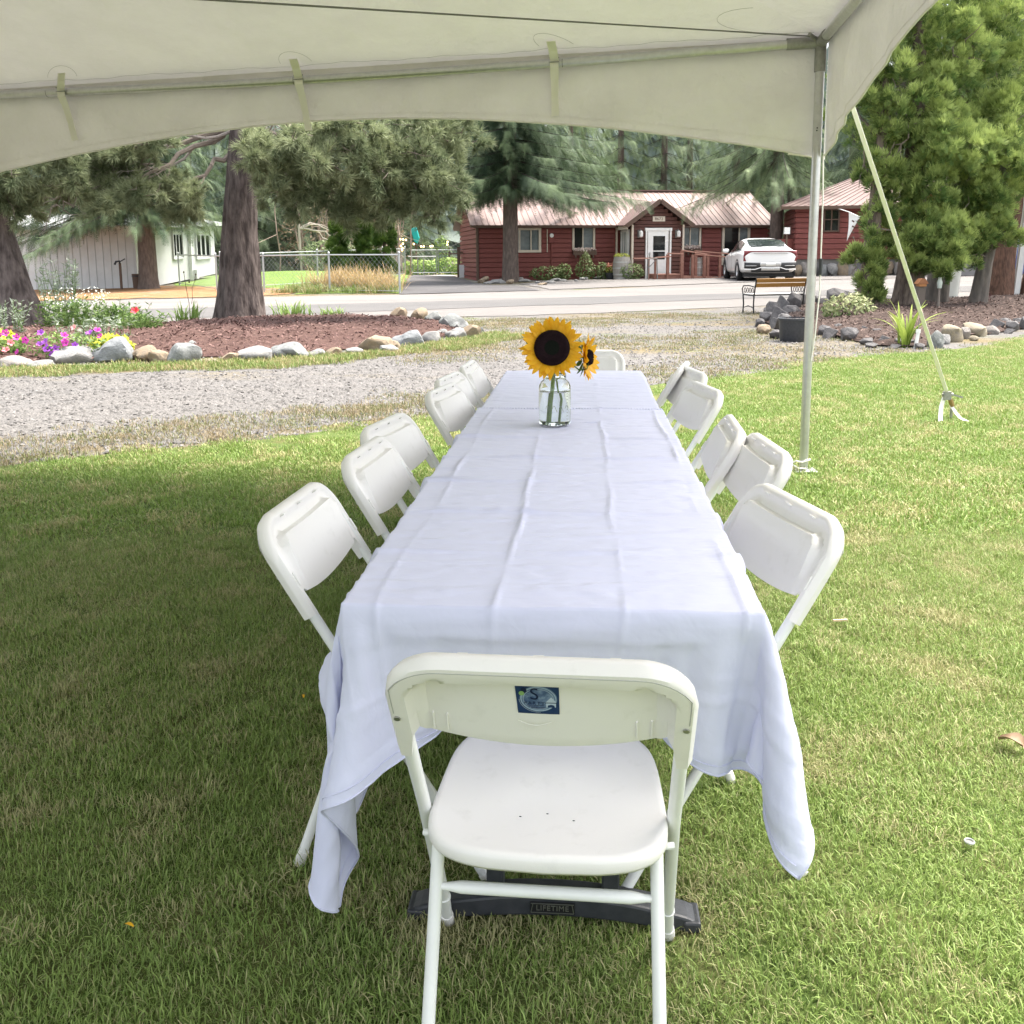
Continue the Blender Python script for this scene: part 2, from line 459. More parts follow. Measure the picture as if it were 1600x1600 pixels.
# ================================================================== frame tent
TA = Vector((1.863, 5.965, 2.63)); TL = Vector((-.9891, .147, -.024)); TR = Vector((-.147, -.9891, .0)); SIDE = 6.2
ON_B = Vector((.147, .9891, 0)); ON_R = Vector((.9891, -.147, 0))
tent = thing('frame_tent', 'white vinyl frame tent standing over the tables, with aluminium eave poles and scalloped valance', 'tent', (TA.x, TA.y, 0))
OFF = Vector((TA.x, TA.y, 0))
cornersT = [TA, TA + TL * SIDE, TA + TL * SIDE + TR * SIDE, TA + TR * SIDE]
ctr = sum(cornersT, Vector()) / 4
peak = ctr + Vector((0, 0, 1.75))
def lc(p): return Vector(p) - OFF
def roofp(k, s, t):
    """point on roof panel k: s along its eave, t from eave to peak, sagging like stretched vinyl"""
    a = cornersT[k]; b = cornersT[(k + 1) % 4]
    e = a.lerp(b, s)
    p = e.lerp(peak, t)
    mid = (1 - t) * math.sin(math.pi * s)
    p.z += -.32 * math.sin(math.pi * t) ** 1.0 * .9 - .05 * mid * math.sin(math.pi * min(1, t * 1.2))
    p.z += .012 + .006 * math.sin(s * 31) * math.sin(t * 9)
    return p
for k in range(4):
    b = MB()
    b.grid(lambda u, v: lc(roofp(k, u, -.022 + v * 1.0)) + Vector((0, 0, .03)), 40, 24)
    b.build('roof_panel', m_vinyl, tent, smooth='all')
# valances with a scalloped lower edge, hung just outside the poles
vr = np.random.default_rng(5)
for k in range(4):
    a = cornersT[k]; b_ = cornersT[(k + 1) % 4]
    on = [ON_B, Vector((-.9891, .147, 0)), Vector((-.147, -.9891, 0)), ON_R][k]
    rr = [0] * 1
    def vp(u, v, k=k, a=a, b_=b_, on=on):
        s = u * SIDE
        e = a.lerp(b_, u)
        drop = .29 + .37 * abs((u - .5) * 2) ** 1.85
        z = e.z + .045 - v * (drop + .045)
        ed = min(u, 1 - u) * SIDE
        w = .007 * math.sin(s * 6.1 + v * 3) * v + .005 * math.sin(s * 13.7 - v * 7) * v * (1 - .6 * v) + .008 * math.sin(s * 19 + 8 * v + 2 * math.sin(s * 5)) * v * (1 - v)
        w += .011 * math.exp(-ed / .9) * math.sin(ed * 15 - v * 7 + 1.5 * math.sin(ed * 6 + v * 3)) * (.3 + v) + .005 * math.sin(s * 8.3 - v * 5 + 2 * math.sin(s * 2.1)) * math.sin(math.pi * v)
        q = e + on * (.042 + .008 * v + w * min(1, ed / .1))
        return lc((q.x, q.y, z))
    m_ = MB(); m_.grid(vp, 120, 12)
    va = m_.build('valance', m_vinyl, tent, smooth='all')
    hm = MB()
    hm.tube([vp(i / 80, 1.0) for i in range(81)], .006, 6)
    hm.tube([vp(i / 80, .90) + on * -.004 for i in range(81)], .0016, 4)
    hm.build('hem', m_vinyl, va)
# poles
for k in range(4):
    a = cornersT[k]; b_ = cornersT[(k + 1) % 4]
    d = (b_ - a).normalized()
    sag = [Vector((0, 0, -.038 * math.sin(math.pi * t))) for t in np.linspace(0, 1, 13)]
    MB().tube([lc(a.lerp(b_, t)) + sag[i] for i, t in enumerate(np.linspace(.012, .988, 13))], .0275, 16).build('eave_pole', m_alu, tent, smooth=True)
    pole = MB().tube([lc(a) - Vector((0, 0, .1)), lc((a.x, a.y, .012))], .0275, 18).build('leg', m_alu, tent, smooth=True)
    MB().box((lc(a).x, lc(a).y, .012), (.15, .15, .01)).build('base_plate', m_alu, tent, bevel=.002)
    f = MB()
    f.tube([lc(a) + Vector((0, 0, .03)), lc(a) - Vector((0, 0, .17))], .034, 18)
    for dd in (d, (cornersT[k - 1] - a).normalized()):
        f.tube([lc(a) - dd * .02, lc(a) + dd * .2], .034, 18)
    up = (peak - a).normalized(); up.z = .25
    f.tube([lc(a), lc(a) + up.normalized() * .12], .012, 8)
    f.build('corner_fitting', m_fit, tent, smooth=True)
# bolt holes and pole joint, ring
leg0 = lc(TA)
for q_, z_ in ((-.01, -.5), (-.012, -.515)): MB().tube([leg0 + Vector((q_, -.0282, z_)), leg0 + Vector((q_, -.0262, z_))], .0045, 8).build('bolt_hole', m_dark, tent)
for s in (1.55, 3.3, 5.05): MB().tube([lc(TA + TL * (s + .0)) + Vector((0, 0, -.038 * math.sin(math.pi * s / SIDE))), lc(TA + TL * (s + .004)) + Vector((0, 0, -.038 * math.sin(math.pi * s / SIDE)))], .0279, 16).build('pole_joint', m_cable, tent)
# cross cables
cb = MB(); low = Vector((ctr.x, ctr.y, 2.27))
for k in range(4): cb.tube([lc(cornersT[k] + (low - cornersT[k]).normalized() * .05 + Vector((0, 0, .03))), lc(low)], .0042, 6)
cb.build('cross_cable', m_cable, tent)
MB().tube([lc(low), lc(peak) - Vector((0, 0, .05))], .03, 14).build('crown_post', m_alu, tent, smooth=True)
# eave seam of the roof, slightly wavy
b = MB(); b.tube([lc(roofp(0, i / 160, .016 + .0035 * math.sin(i * .35) + .002 * math.sin(i * 1.1))) + Vector((0, 0, .022)) for i in range(161)], .0011, 4)
b.build('eave_seam', m_stitch, tent)
# holding straps with buckles and stitched patches
for s, adj in ((1.6, .075), (3.26, .01), (4.93, 0)):
    e = TA + TL * s; dz = -.038 * math.sin(math.pi * s / SIDE)
    u = s / SIDE
    pin = -.0275 - .006
    top = roofp(0, u, .055) + Vector((0, 0, .015)) - TL * adj
    inn = -ON_B
    lean = TL * (-.012 + adj * .16)
    pts = [top, top.lerp(e + Vector((0, 0, .03 + dz)) + inn * .035, .6), e + inn * .036 + Vector((0, 0, .012 + dz)), e + inn * .036 + Vector((0, 0, -.03 + dz)), e + inn * .01 + Vector((0, 0, -.1 + dz)) + lean, e + inn * -.012 + Vector((0, 0, -.2 + dz)) + lean * 2, e + inn * -.022 + Vector((0, 0, -.315 + dz)) + lean * 3.4]
    b = MB()
    V = []; F = []
    for i, p in enumerate(pts):
        w = .027 if i < 4 else .027 - .0025 * (i - 3) + (.004 if i == len(pts) - 1 else 0)
        V += [lc(p + TL * w), lc(p - TL * w)]
    F = [(2 * i, 2 * i + 1, 2 * i + 3, 2 * i + 2) for i in range(len(pts) - 1)]
    b.add(V, F)
    st = b.build('holding_strap', m_web, tent)
    md = st.modifiers.new('thick', 'SOLIDIFY'); md.thickness = .003
    for q in (.005, .03): MB().bar(lc(e + inn * .043 + TL * .032 + Vector((0, 0, dz + q - .005))), lc(e + inn * .043 - TL * .032 + Vector((0, 0, dz + q - .005))), .009, .005).build('buckle', m_fit, st)
    pa = MB()
    pa.tube([lc(roofp(0, u - adj / SIDE + .0175 * math.cos(t), .035 + .05 * math.sin(t))) + Vector((0, 0, .018)) for t in np.linspace(0, math.pi, 15)], .0011, 4)
    pa.build('patch_stitching', m_stitch, st)
# corner patch stitching, folded pleat, loop rope through eyelets, edge rope
pa = MB()
pa.tube([lc(roofp(0, .012 + .055 * math.sin(t), .02 + .10 * (1 - math.cos(t)) * .5)) + Vector((0, 0, .018)) for t in np.linspace(0, math.pi, 15)], .0011, 4)
pa.build('patch_stitching', m_stitch, tent)
b = MB()
for i in range(22):
    z = -.10 - i * .024
    b.tube([leg0 + ON_R * .052 + ON_B * .052 + Vector((.0, 0, z)), leg0 + ON_R * .062 + ON_B * .045 + Vector((0, 0, z - .012))], .004, 5)
b.tube([leg0 + ON_R * .056 + ON_B * .05 + Vector((0, 0, -.08)), leg0 + ON_R * .054 + ON_B * .048 + Vector((0, 0, -.68))], .0045, 6)
b.build('lacing_rope', m_web, tent)
b = MB(); c0 = leg0 + ON_R * .04 + Vector((0, 0, -.66))
pts = [c0, c0 + Vector((.006, -.01, -.25)), c0 + Vector((.008, -.012, -.55)), c0 + Vector((.012, -.01, -.8)), c0 + Vector((-.01, -.02, -1.1)), c0 + Vector((-.028, -.02, -1.25))]
b.tube(pts, .0045, 6); b.build('hanging_rope', m_web, tent)
b = MB(); b.tube([c0 + Vector((.01, -.014, -.62)), c0 + Vector((.01, -.014, -.72))], .012, 8); b.build('rope_buckle', m_rubber, tent)
b = MB(); s0 = lc(TA + TL * .16 + Vector((0, 0, -.635)) + ON_B * .06); b.tube([s0, leg0 + Vector((-.02, .02, -.665))], .0055, 6); b.build('edge_rope', m_web, tent)
b = MB(); q = Vector((leg0.x, leg0.y, .05)); b.tube([q + Vector((-.10, -.02, .0)), q + Vector((-.06, -.04, .03)), q + Vector((-.02, -.035, .02)), q + Vector((.03, -.03, .035)), q + Vector((.04, 0, .03))], .006, 6); b.tube([q + Vector((-.09, -.02, .01)), q + Vector((-.05, -.05, -.015)), q + Vector((0, -.05, -.02))], .006, 6)
b.build('tie_rope', m_web, tent)
# guy strap to its stake
gA = Vector((1.975, 6.06, 2.60)); gB = Vector((3.60, 7.80, .235)); gS = Vector((3.70, 7.91, 0))
guy = thing('guy_strap', 'pale webbing guy strap pulled tight from the tent corner down to the lawn, with ratchet', 'strap', gS)
def gl(p): return Vector(p) - gS
def ribbon(pts, w, across):
    V = []; F = []
    for p in pts: V += [p + across * w, p - across * w]
    return V, [(2 * i, 2 * i + 1, 2 * i + 3, 2 * i + 2) for i in range(len(pts) - 1)]
ac = Vector((.93, -.36, 0)).normalized()
b = MB(); b.add(*ribbon([gl(gA.lerp(gB, t)) for t in np.linspace(0, 1, 9)], .015, ac))
m_guy = M('white_webbing', (.90, .88, .86), .6)
o = b.build('webbing', m_guy, guy); md = o.modifiers.new('thick', 'SOLIDIFY'); md.thickness = .004
b = MB(); c = gl(gB)
b.box(c + Vector((.0, 0, -.02)), (.06, .035, .07)); b.bar(c + Vector((-.02, 0, .005)), c + Vector((.13, .01, -.035)), .03, .015); b.tube([c + Vector((-.04, 0, -.01)), c + Vector((.05, 0, -.01))], .012, 8)
b.build('ratchet', m_fit, guy)
b = MB(); b.tube([c + Vector((.03, 0, -.05)), c + Vector((.05, 0, -.11))], .02, 8); b.build('ratchet_hook', M('rusty_brass', (.30, .20, .08), .5, metallic=.6), guy)
for pts in ([c + Vector((-.02, 0, -.03)), c + Vector((-.045, -.01, -.11)), c + Vector((-.06, -.04, -.175)), c + Vector((-.085, -.1, -.215))], [c + Vector((.04, 0, -.1)), c + Vector((.07, -.03, -.16)), c + Vector((.10, -.05, -.2)), c + Vector((.15, -.08, -.225))]):
    b = MB(); b.add(*ribbon(pts, .02 if pts[0].x < 0 + c.x else .014, Vector((1, .2, .1)).normalized()))
    o = b.build('webbing_tail', m_guy, guy); md = o.modifiers.new('thick', 'SOLIDIFY'); md.thickness = .003
MB().tube([gl(gS + Vector((0, 0, -.1))), gl(gS + Vector((-.01, -.01, .10)))], .012, 8).build('stake', m_fit, guy)
MB().tube([gl(gS + Vector((-.01, -.01, .09))), c + Vector((.04, .0, -.06))], .008, 6).build('stake_loop', m_web, guy)
# ================================================================== tables and cloths
YAW = .0761; TH = .742
AX = Vector((math.sin(YAW), math.cos(YAW), 0)); RT = Vector((math.cos(YAW), -math.sin(YAW), 0)); TO = Vector((.066, 1.638, 0))
def TW(x, y, z=0): return TO + RT * x + AX * y + Vector((0, 0, z))
HW = .381; TLEN = 1.83
def text_mesh(s, size, depth=.0005, align='CENTER', spacing=1.0, shear=0):
    c = bpy.data.curves.new('t', 'FONT'); c.body = s; c.size = size; c.extrude = depth
    c.align_x = align; c.align_y = 'CENTER'; c.space_character = spacing; c.shear = shear
    o = bpy.data.objects.new('t', c)
    me = bpy.data.meshes.new_from_object(o)
    bpy.data.objects.remove(o); bpy.data.curves.remove(c)
    return me
def text_part(name, s, size, m, parent, loc, rot, depth=.0005, spacing=1.0):
    me = text_mesh(s, size, depth, spacing=spacing); me.name = name
    me.materials.clear(); me.materials.append(m)
    o = link(name, me, parent, loc); o.rotation_euler = rot
    return o
m_top = M('table_plastic', (.62, .62, .60), .55, bump=.0006, bscale=300)
def make_table(y0, label):
    t = thing('folding_table', label, 'table', TW(0, y0 + TLEN / 2), -YAW, 'folding tables set end to end')
    h = TLEN / 2
    MB().box((0, 0, TH - .032), (2 * HW - .02, TLEN - .012, .05)).build('tabletop', m_top, t, bevel=.012)
    for s in (-1, 1):
        yb = s * (h - .17)
        lg = MB()
        for x in (-.119, .119):
            lg.bar((x, yb, .05), (x, yb, TH - .06), .05, .035, (1, 0, 0))
        lg.bar((-.12, yb, .34), (.12, yb, .34), .025, .025)
        l = lg.build('leg', m_rubber, t, bevel=.004)
        n = 24; prof = []
        for i in range(n + 1):
            x = -.30 + .60 * i / n
            top = .030 + .046 * math.cos(x / .30 * math.pi / 2) ** .8 if abs(x) < .3 else .028
            bot = .008 + (.022 * math.cos(x / .26 * math.pi / 2) if abs(x) < .26 else 0)
            prof.append((x, top, bot))
        poly = [(p[0], p[1]) for p in prof] + [(p[0], p[2]) for p in reversed(prof)]
        ft = MB().prism(poly, 'y', yb - .03, yb + .03).build('foot', m_rubber, t, bevel=.006)
        for x in (-.285, .285): MB().box((x, yb, .020), (.036, .068, .024)).build('foot_pad', m_rubber, ft, bevel=.005)
        if s < 0:
            pl = MB().box((.0, yb - .0312, .050), (.092, .002, .026)).build('badge', M('badge_black', (.012, .012, .014), .35), ft)
            fr = MB()
            for a, b_ in (((-.044, .040), (.044, .040)), ((-.044, .060), (.044, .060)), ((-.044, .040), (-.040, .060)), ((.044, .040), (.040, .060))):
                fr.bar((a[0], yb - .033, a[1]), (b_[0], yb - .033, b_[1]), .0012, .0012)
            fr.build('badge_outline', m_screw, ft)
            text_part('lettering', 'LIFETIME', .0165, m_screw, ft, (0, yb - .0328, .050), (R(90), 0, 0), spacing=1.08)
    return t
make_table(0, 'near folding table with black wishbone feet, under the long cloth that carries the jar')
make_table(TLEN + .004, 'far folding table under the second white cloth, behind the sunflowers')

# --- cloth by position based dynamics
def drape(x0, x1, y0, y1, step, pins, top, colls, n_steps=110, seed=1, yfree=True):
    nx = int(round((x1 - x0) / step)) + 1; ny = int(round((y1 - y0) / step)) + 1
    gx = np.linspace(x0, x1, nx); gy = np.linspace(y0, y1, ny)
    U, W = np.meshgrid(gx, gy)                      # ny,nx
    P = np.stack([U, W, np.full_like(U, top)], 2)
    r = np.random.default_rng(seed)
    P[..., 2] += r.normal(0, .0006, U.shape)
    fixed = pins(U, W)
    inv = np.where(fixed, 0., 1.)[..., None]
    rest0 = P.copy(); rest0[..., 2] = top
    prev = P.copy()
    sx = (x1 - x0) / (nx - 1); sy = (y1 - y0) / (ny - 1); dg = math.hypot(sx, sy)
    cons = []
    def pair(a, b, L, k): cons.append((a, b, L, k))
    S = slice
    for st in (0, 1):
        pair((S(None), S(st, nx - 1, 2)), (S(None), S(st + 1, nx, 2)), sx, 1.)
        pair((S(st, ny - 1, 2), S(None)), (S(st + 1, ny, 2), S(None)), sy, 1.)
        for st2 in (0, 1):
            pair((S(st, ny - 1, 2), S(st2, nx - 1, 2)), (S(st + 1, ny, 2), S(st2 + 1, nx, 2)), dg, .35)
            pair((S(st, ny - 1, 2), S(st2 + 1, nx, 2)), (S(st + 1, ny, 2), S(st2, nx - 1, 2)), dg, .35)
    for st in range(4):
        pair((S(None), S(st, nx - 2, 4)), (S(None), S(st + 2, nx, 4)), 2 * sx, .12)
        pair((S(st, ny - 2, 4), S(None)), (S(st + 2, ny, 4), S(None)), 2 * sy, .12)
    for it in range(n_steps):
        dt = .02
        vel = (P - prev) * .975
        vel = np.clip(vel, -.04, .04)
        prev = P.copy()
        out = np.where(np.abs(U) > HW, np.where(U > 0, np.where(W < .3, .25, .7), np.where(W < .3, -1.9, -.9)), 0.) * dt * dt
        P = P + (vel + np.array([0, 0, -9.81 * dt * dt]) + np.stack([out, 0 * out, 0 * out], 2)) * inv
        for _ in range(14):
            for a, b, L, k in cons:
                A = P[a]; B = P[b]
                if A.shape != B.shape:
                    m0 = min(A.shape[0], B.shape[0]); m1 = min(A.shape[1], B.shape[1]); continue
                d = B - A; l = np.sqrt((d * d).sum(2, keepdims=True)) + 1e-9
                wa = inv[a]; wb = inv[b]; w = wa + wb + 1e-9
                c = d * ((l - L) / l * k / w)
                P[a] = A + c * wa; P[b] = B - c * wb
        colls(P, inv)
    return U, W, P, fixed

# chairs are placed first: their seats carry the hanging cloth
CH_L = [(-.342, .488, 2.6), (-.314, 1.11, 4), (-.352, 1.534, 10), (-.278, 2.377, 10), (-.307, 2.803, 8.5), (-.275, 3.36, 2.8)]
CH_R = [(.276, .471, -15.6), (.336, 1.208, -5.5), (.285, 1.60, 2), (.309, 2.452, -11.9), (.321, 3.054, -10.7), (.30, 3.42, 12)]
def collide_factory(y_lo, y_hi, top):
    seats = [(x, y, 0) for x, y, _ in CH_L] + [(x, y, 1) for x, y, _ in CH_R]
    def f(P, inv):
        x, y, z = P[..., 0], P[..., 1], P[..., 2]
        mv = inv[..., 0] > 0
        ins = mv & (np.abs(x) < HW) & (y > y_lo) & (y < y_hi) & (z < top) & (z > top - .06)
        z[ins & (z > top - .03)] = top
        # below the top, keep cloth outside the table edge
        edge = mv & (np.abs(x) < HW + .004) & (y > y_lo - .004) & (y < y_hi + .004) & (z < top) & (z > top - .055)
        dx = HW + .004 - np.abs(x); dyf = y - (y_lo - .004); dyb = (y_hi + .004) - y
        a = edge & (dx <= dyf) & (dx <= dyb); x[a] = np.sign(x[a]) * (HW + .004)
        b = edge & (dyf < dx) & (dyf <= dyb); y[b] = y_lo - .004
        c = edge & (dyb < dx) & (dyb < dyf); y[c] = y_hi + .004
        # outward of the front legs / knees: front skirt stays in front of the table edge
        s = mv & (np.abs(x) < .21) & (y > -.3) & (y < .125) & (z < .46); y[s] = np.minimum(.125, y[s] + .03)
        s = mv & (np.abs(x) < .20) & (y > -.3) & (y < .12) & (z < .60) & (z >= .46); lim = .125 * (.60 - z) / .14; q = s & (y < lim); y[q] = np.minimum(lim[q], y[q] + .03)
        for sx_, sy_, side in seats:
            q = mv & (np.abs(y - sy_) < .2) & (np.abs(x - sx_) < .19) & (z < .452); z[q] = .452
        z[mv & (z < .03)] = .03
    return f

def lin_up(A, k, bx=(), by=()):
    """smooth upsampling of a regular grid by k (Catmull-Rom), kept sharp along the given columns and rows"""
    def up(A, axis, br=()):
        if len(br):
            ed = [0] + [int(q) for q in br] + [A.shape[axis] - 1]; out = []
            for i in range(len(ed) - 1):
                q = up(np.take(A, np.arange(ed[i], ed[i + 1] + 1), axis=axis), axis)
                out.append(q if i == 0 else np.take(q, np.arange(1, q.shape[axis]), axis=axis))
            return np.concatenate(out, axis)
        n = A.shape[axis]; t = np.linspace(0, n - 1, (n - 1) * k + 1)
        i = np.clip(t.astype(int), 0, n - 2); f = (t - i)
        g = lambda j: np.take(A, np.clip(j, 0, n - 1), axis=axis)
        sh = [1] * A.ndim; sh[axis] = -1; f = f.reshape(sh)
        p0, p1, p2, p3 = g(i - 1), g(i), g(i + 1), g(i + 2)
        return .5 * ((2 * p1) + (p2 - p0) * f + (2 * p0 - 5 * p1 + 4 * p2 - p3) * f * f + (3 * p1 - p0 - 3 * p2 + p3) * f ** 3)
    return up(up(A, 0, by), 1, bx)

def cloth_mat():
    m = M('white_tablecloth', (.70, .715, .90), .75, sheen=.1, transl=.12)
    nt = m.node_tree; N = nt.nodes; L = nt.links; b = N['Principled BSDF']
    tc = N.new('ShaderNodeTexCoord')
    hs = []
    for sc, st, rot in ((4, (1, 4.0, 1), .22), (9, (1, 3.2, 1), -.3), (30, (1, 1, 1), .4)):
        mp = N.new('ShaderNodeMapping'); mp.inputs['Scale'].default_value = st; mp.inputs['Rotation'].default_value = (0, 0, rot)
        L.new(tc.outputs['Object'], mp.inputs[0])
        nz = N.new('ShaderNodeTexNoise'); nz.inputs['Scale'].default_value = sc; nz.inputs['Detail'].default_value = 3; nz.inputs['Distortion'].default_value = .8
        L.new(mp.outputs[0], nz.inputs['Vector']); hs.append(nz.outputs[0])
    nb = None
    for h, d in zip(hs, (.0075, .0045, .0014)):
        bp = N.new('ShaderNodeBump'); bp.inputs['Distance'].default_value = d; bp.inputs['Strength'].default_value = .75
        L.new(h, bp.inputs['Height'])
        if nb: L.new(nb, bp.inputs['Normal'])
        nb = bp.outputs[0]
    L.new(nb, b.inputs['Normal'])
    return m
m_cloth = cloth_mat()

def make_cloth(label, x0, x1, y0, y1, pins, top, coll, step, up, creases, seed):
    U, W, P, fx = drape(x0, x1, y0, y1, step, pins, top, coll, seed=seed)
    bx = [i for i in range(1, U.shape[1] - 1) if abs(abs(U[0, i]) - HW) < step * .4]; by = [i for i in range(1, U.shape[0] - 1) if abs(W[i, 0]) < step * .4 or abs(W[i, 0] - 2 * TLEN) < step * .4]
    P = lin_up(P, up, bx, by); U = lin_up(U, up); W = lin_up(W, up)
    du = np.gradient(P, axis=1); dv = np.gradient(P, axis=0)
    Nn = nrm(np.cross(du, dv))
    h = np.zeros(U.shape)
    q = np.stack([U, W], 2)
    for (axis, pos, amp, wob) in creases:
        c = U if axis == 'x' else W; o = W if axis == 'x' else U
        d = c - pos - wob * snoise(np.stack([o, np.full_like(o, pos * 3)], 2), 1.1, int(abs(pos) * 1000) + seed, 2)
        am = amp * (.55 + .6 * snoise(np.stack([o, np.full_like(o, pos)], 2), 1.6, int(abs(pos) * 777) + 5, 2))
        h += am * np.exp(-np.abs(d) / .0045) + .10 * am * np.exp(-(d / .03) ** 2) + .12 * am * np.tanh(d / .012) * np.exp(-np.abs(d) / .05)
    h += .0010 * snoise(q * np.array([1., 3.]), 2.2, seed + 9, 3)
    # soft puckers near the creases
    h += .0034 * np.clip(snoise(q * np.array([.7, 4.]), 3.1, seed + 17, 3), 0, 1)
    P = P + Nn * h[..., None]
    ny, nx = U.shape
    ii, jj = np.meshgrid(np.arange(nx - 1), np.arange(ny - 1)); a = (jj * nx + ii).ravel()
    o = thing('tablecloth', label, 'tablecloth', TO, -YAW, 'white cloths on the long table')
    me = npmesh('cloth', P.reshape(-1, 3), np.stack([a, a + 1, a + nx + 1, a + nx], 1), m_cloth, smooth=True)
    link('fabric', me, o)
    # hem: folded border standing slightly proud, and its stitched line
    per = [P[0, i] for i in range(0, nx, 2)] + [P[j, -1] for j in range(0, ny, 2)] + [P[-1, i] for i in range(nx - 1, -1, -2)] + [P[j, 0] for j in range(ny - 1, -1, -2)]
    MB().tube(per, .0022, 5).build('hem', m_cloth, o, smooth='all')
    kk = max(2, int(.022 / (step / up)))
    ins = [P[kk, i] - Nn[kk, i] * -.0015 for i in range(kk, nx - kk, 2)] 
    MB().tube(ins, .0011, 4).build('hem_stitching', m_cloth, o)
    return o, U, W, P

CREX = [('x', -.315, .006, .009), ('x', -.095, .008, .010), ('x', .13, .0075, .010), ('x', .345, .007, .008)]
CREY = [('y', .966, .020, .005), ('y', .32, .010, .007), ('y', .64, .012, .008), ('y', 1.29, .013, .007), ('y', 1.62, .014, .007), ('y', -.01, .002, .004)]
def pins1(U, W): return (np.abs(U) < HW + .002) & (W > -.002)
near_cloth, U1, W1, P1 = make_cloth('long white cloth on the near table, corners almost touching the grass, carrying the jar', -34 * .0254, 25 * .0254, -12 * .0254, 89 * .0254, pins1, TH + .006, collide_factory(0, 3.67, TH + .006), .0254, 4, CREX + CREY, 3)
# care label sewn near the right corner
iy, ix = 30, U1.shape[1] - 16
lp = P1[iy, ix]; ln = np.cross(P1[iy, ix + 3] - lp, P1[iy + 3, ix] - lp); ln = Vector(ln).normalized()
if ln.y > 0: ln = -ln
e1 = Vector(P1[iy, ix + 6] - lp).normalized(); e2 = ln.cross(e1)
b = MB(); c = Vector(lp) + ln * .004
b.add([c - e1 * .005 - e2 * .008, c + e1 * .005 - e2 * .008, c + e1 * .005 + e2 * .008, c - e1 * .005 + e2 * .008], [(0, 1, 2, 3)])
o = b.build('care_label', M('grey_label', (.16, .20, .22), .8, (.30, .34, .36), 150), near_cloth); md = o.modifiers.new('thick', 'SOLIDIFY'); md.thickness = .001
def pins2(U, W): return (np.abs(U) < HW - .002) & (W < 2 * TLEN + .002)
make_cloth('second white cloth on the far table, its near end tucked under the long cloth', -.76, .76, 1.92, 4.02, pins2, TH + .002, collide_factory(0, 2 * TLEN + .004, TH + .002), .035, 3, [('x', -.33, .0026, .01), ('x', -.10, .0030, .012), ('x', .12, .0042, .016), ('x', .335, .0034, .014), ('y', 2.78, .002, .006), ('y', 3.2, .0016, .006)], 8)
# scalloped stitched end of the long cloth across the table
sc = MB()
for i in range(64):
    x = -HW + .006 + i * (2 * HW - .012) / 63
    sc.lathe([(0, .004), (.0045, .0035), (.0055, 0)], 8, (x, 2.262 + .003 * math.sin(i * 1.9), TH + .0075))
sc.build('scalloped_end', m_cloth, near_cloth, smooth='all')
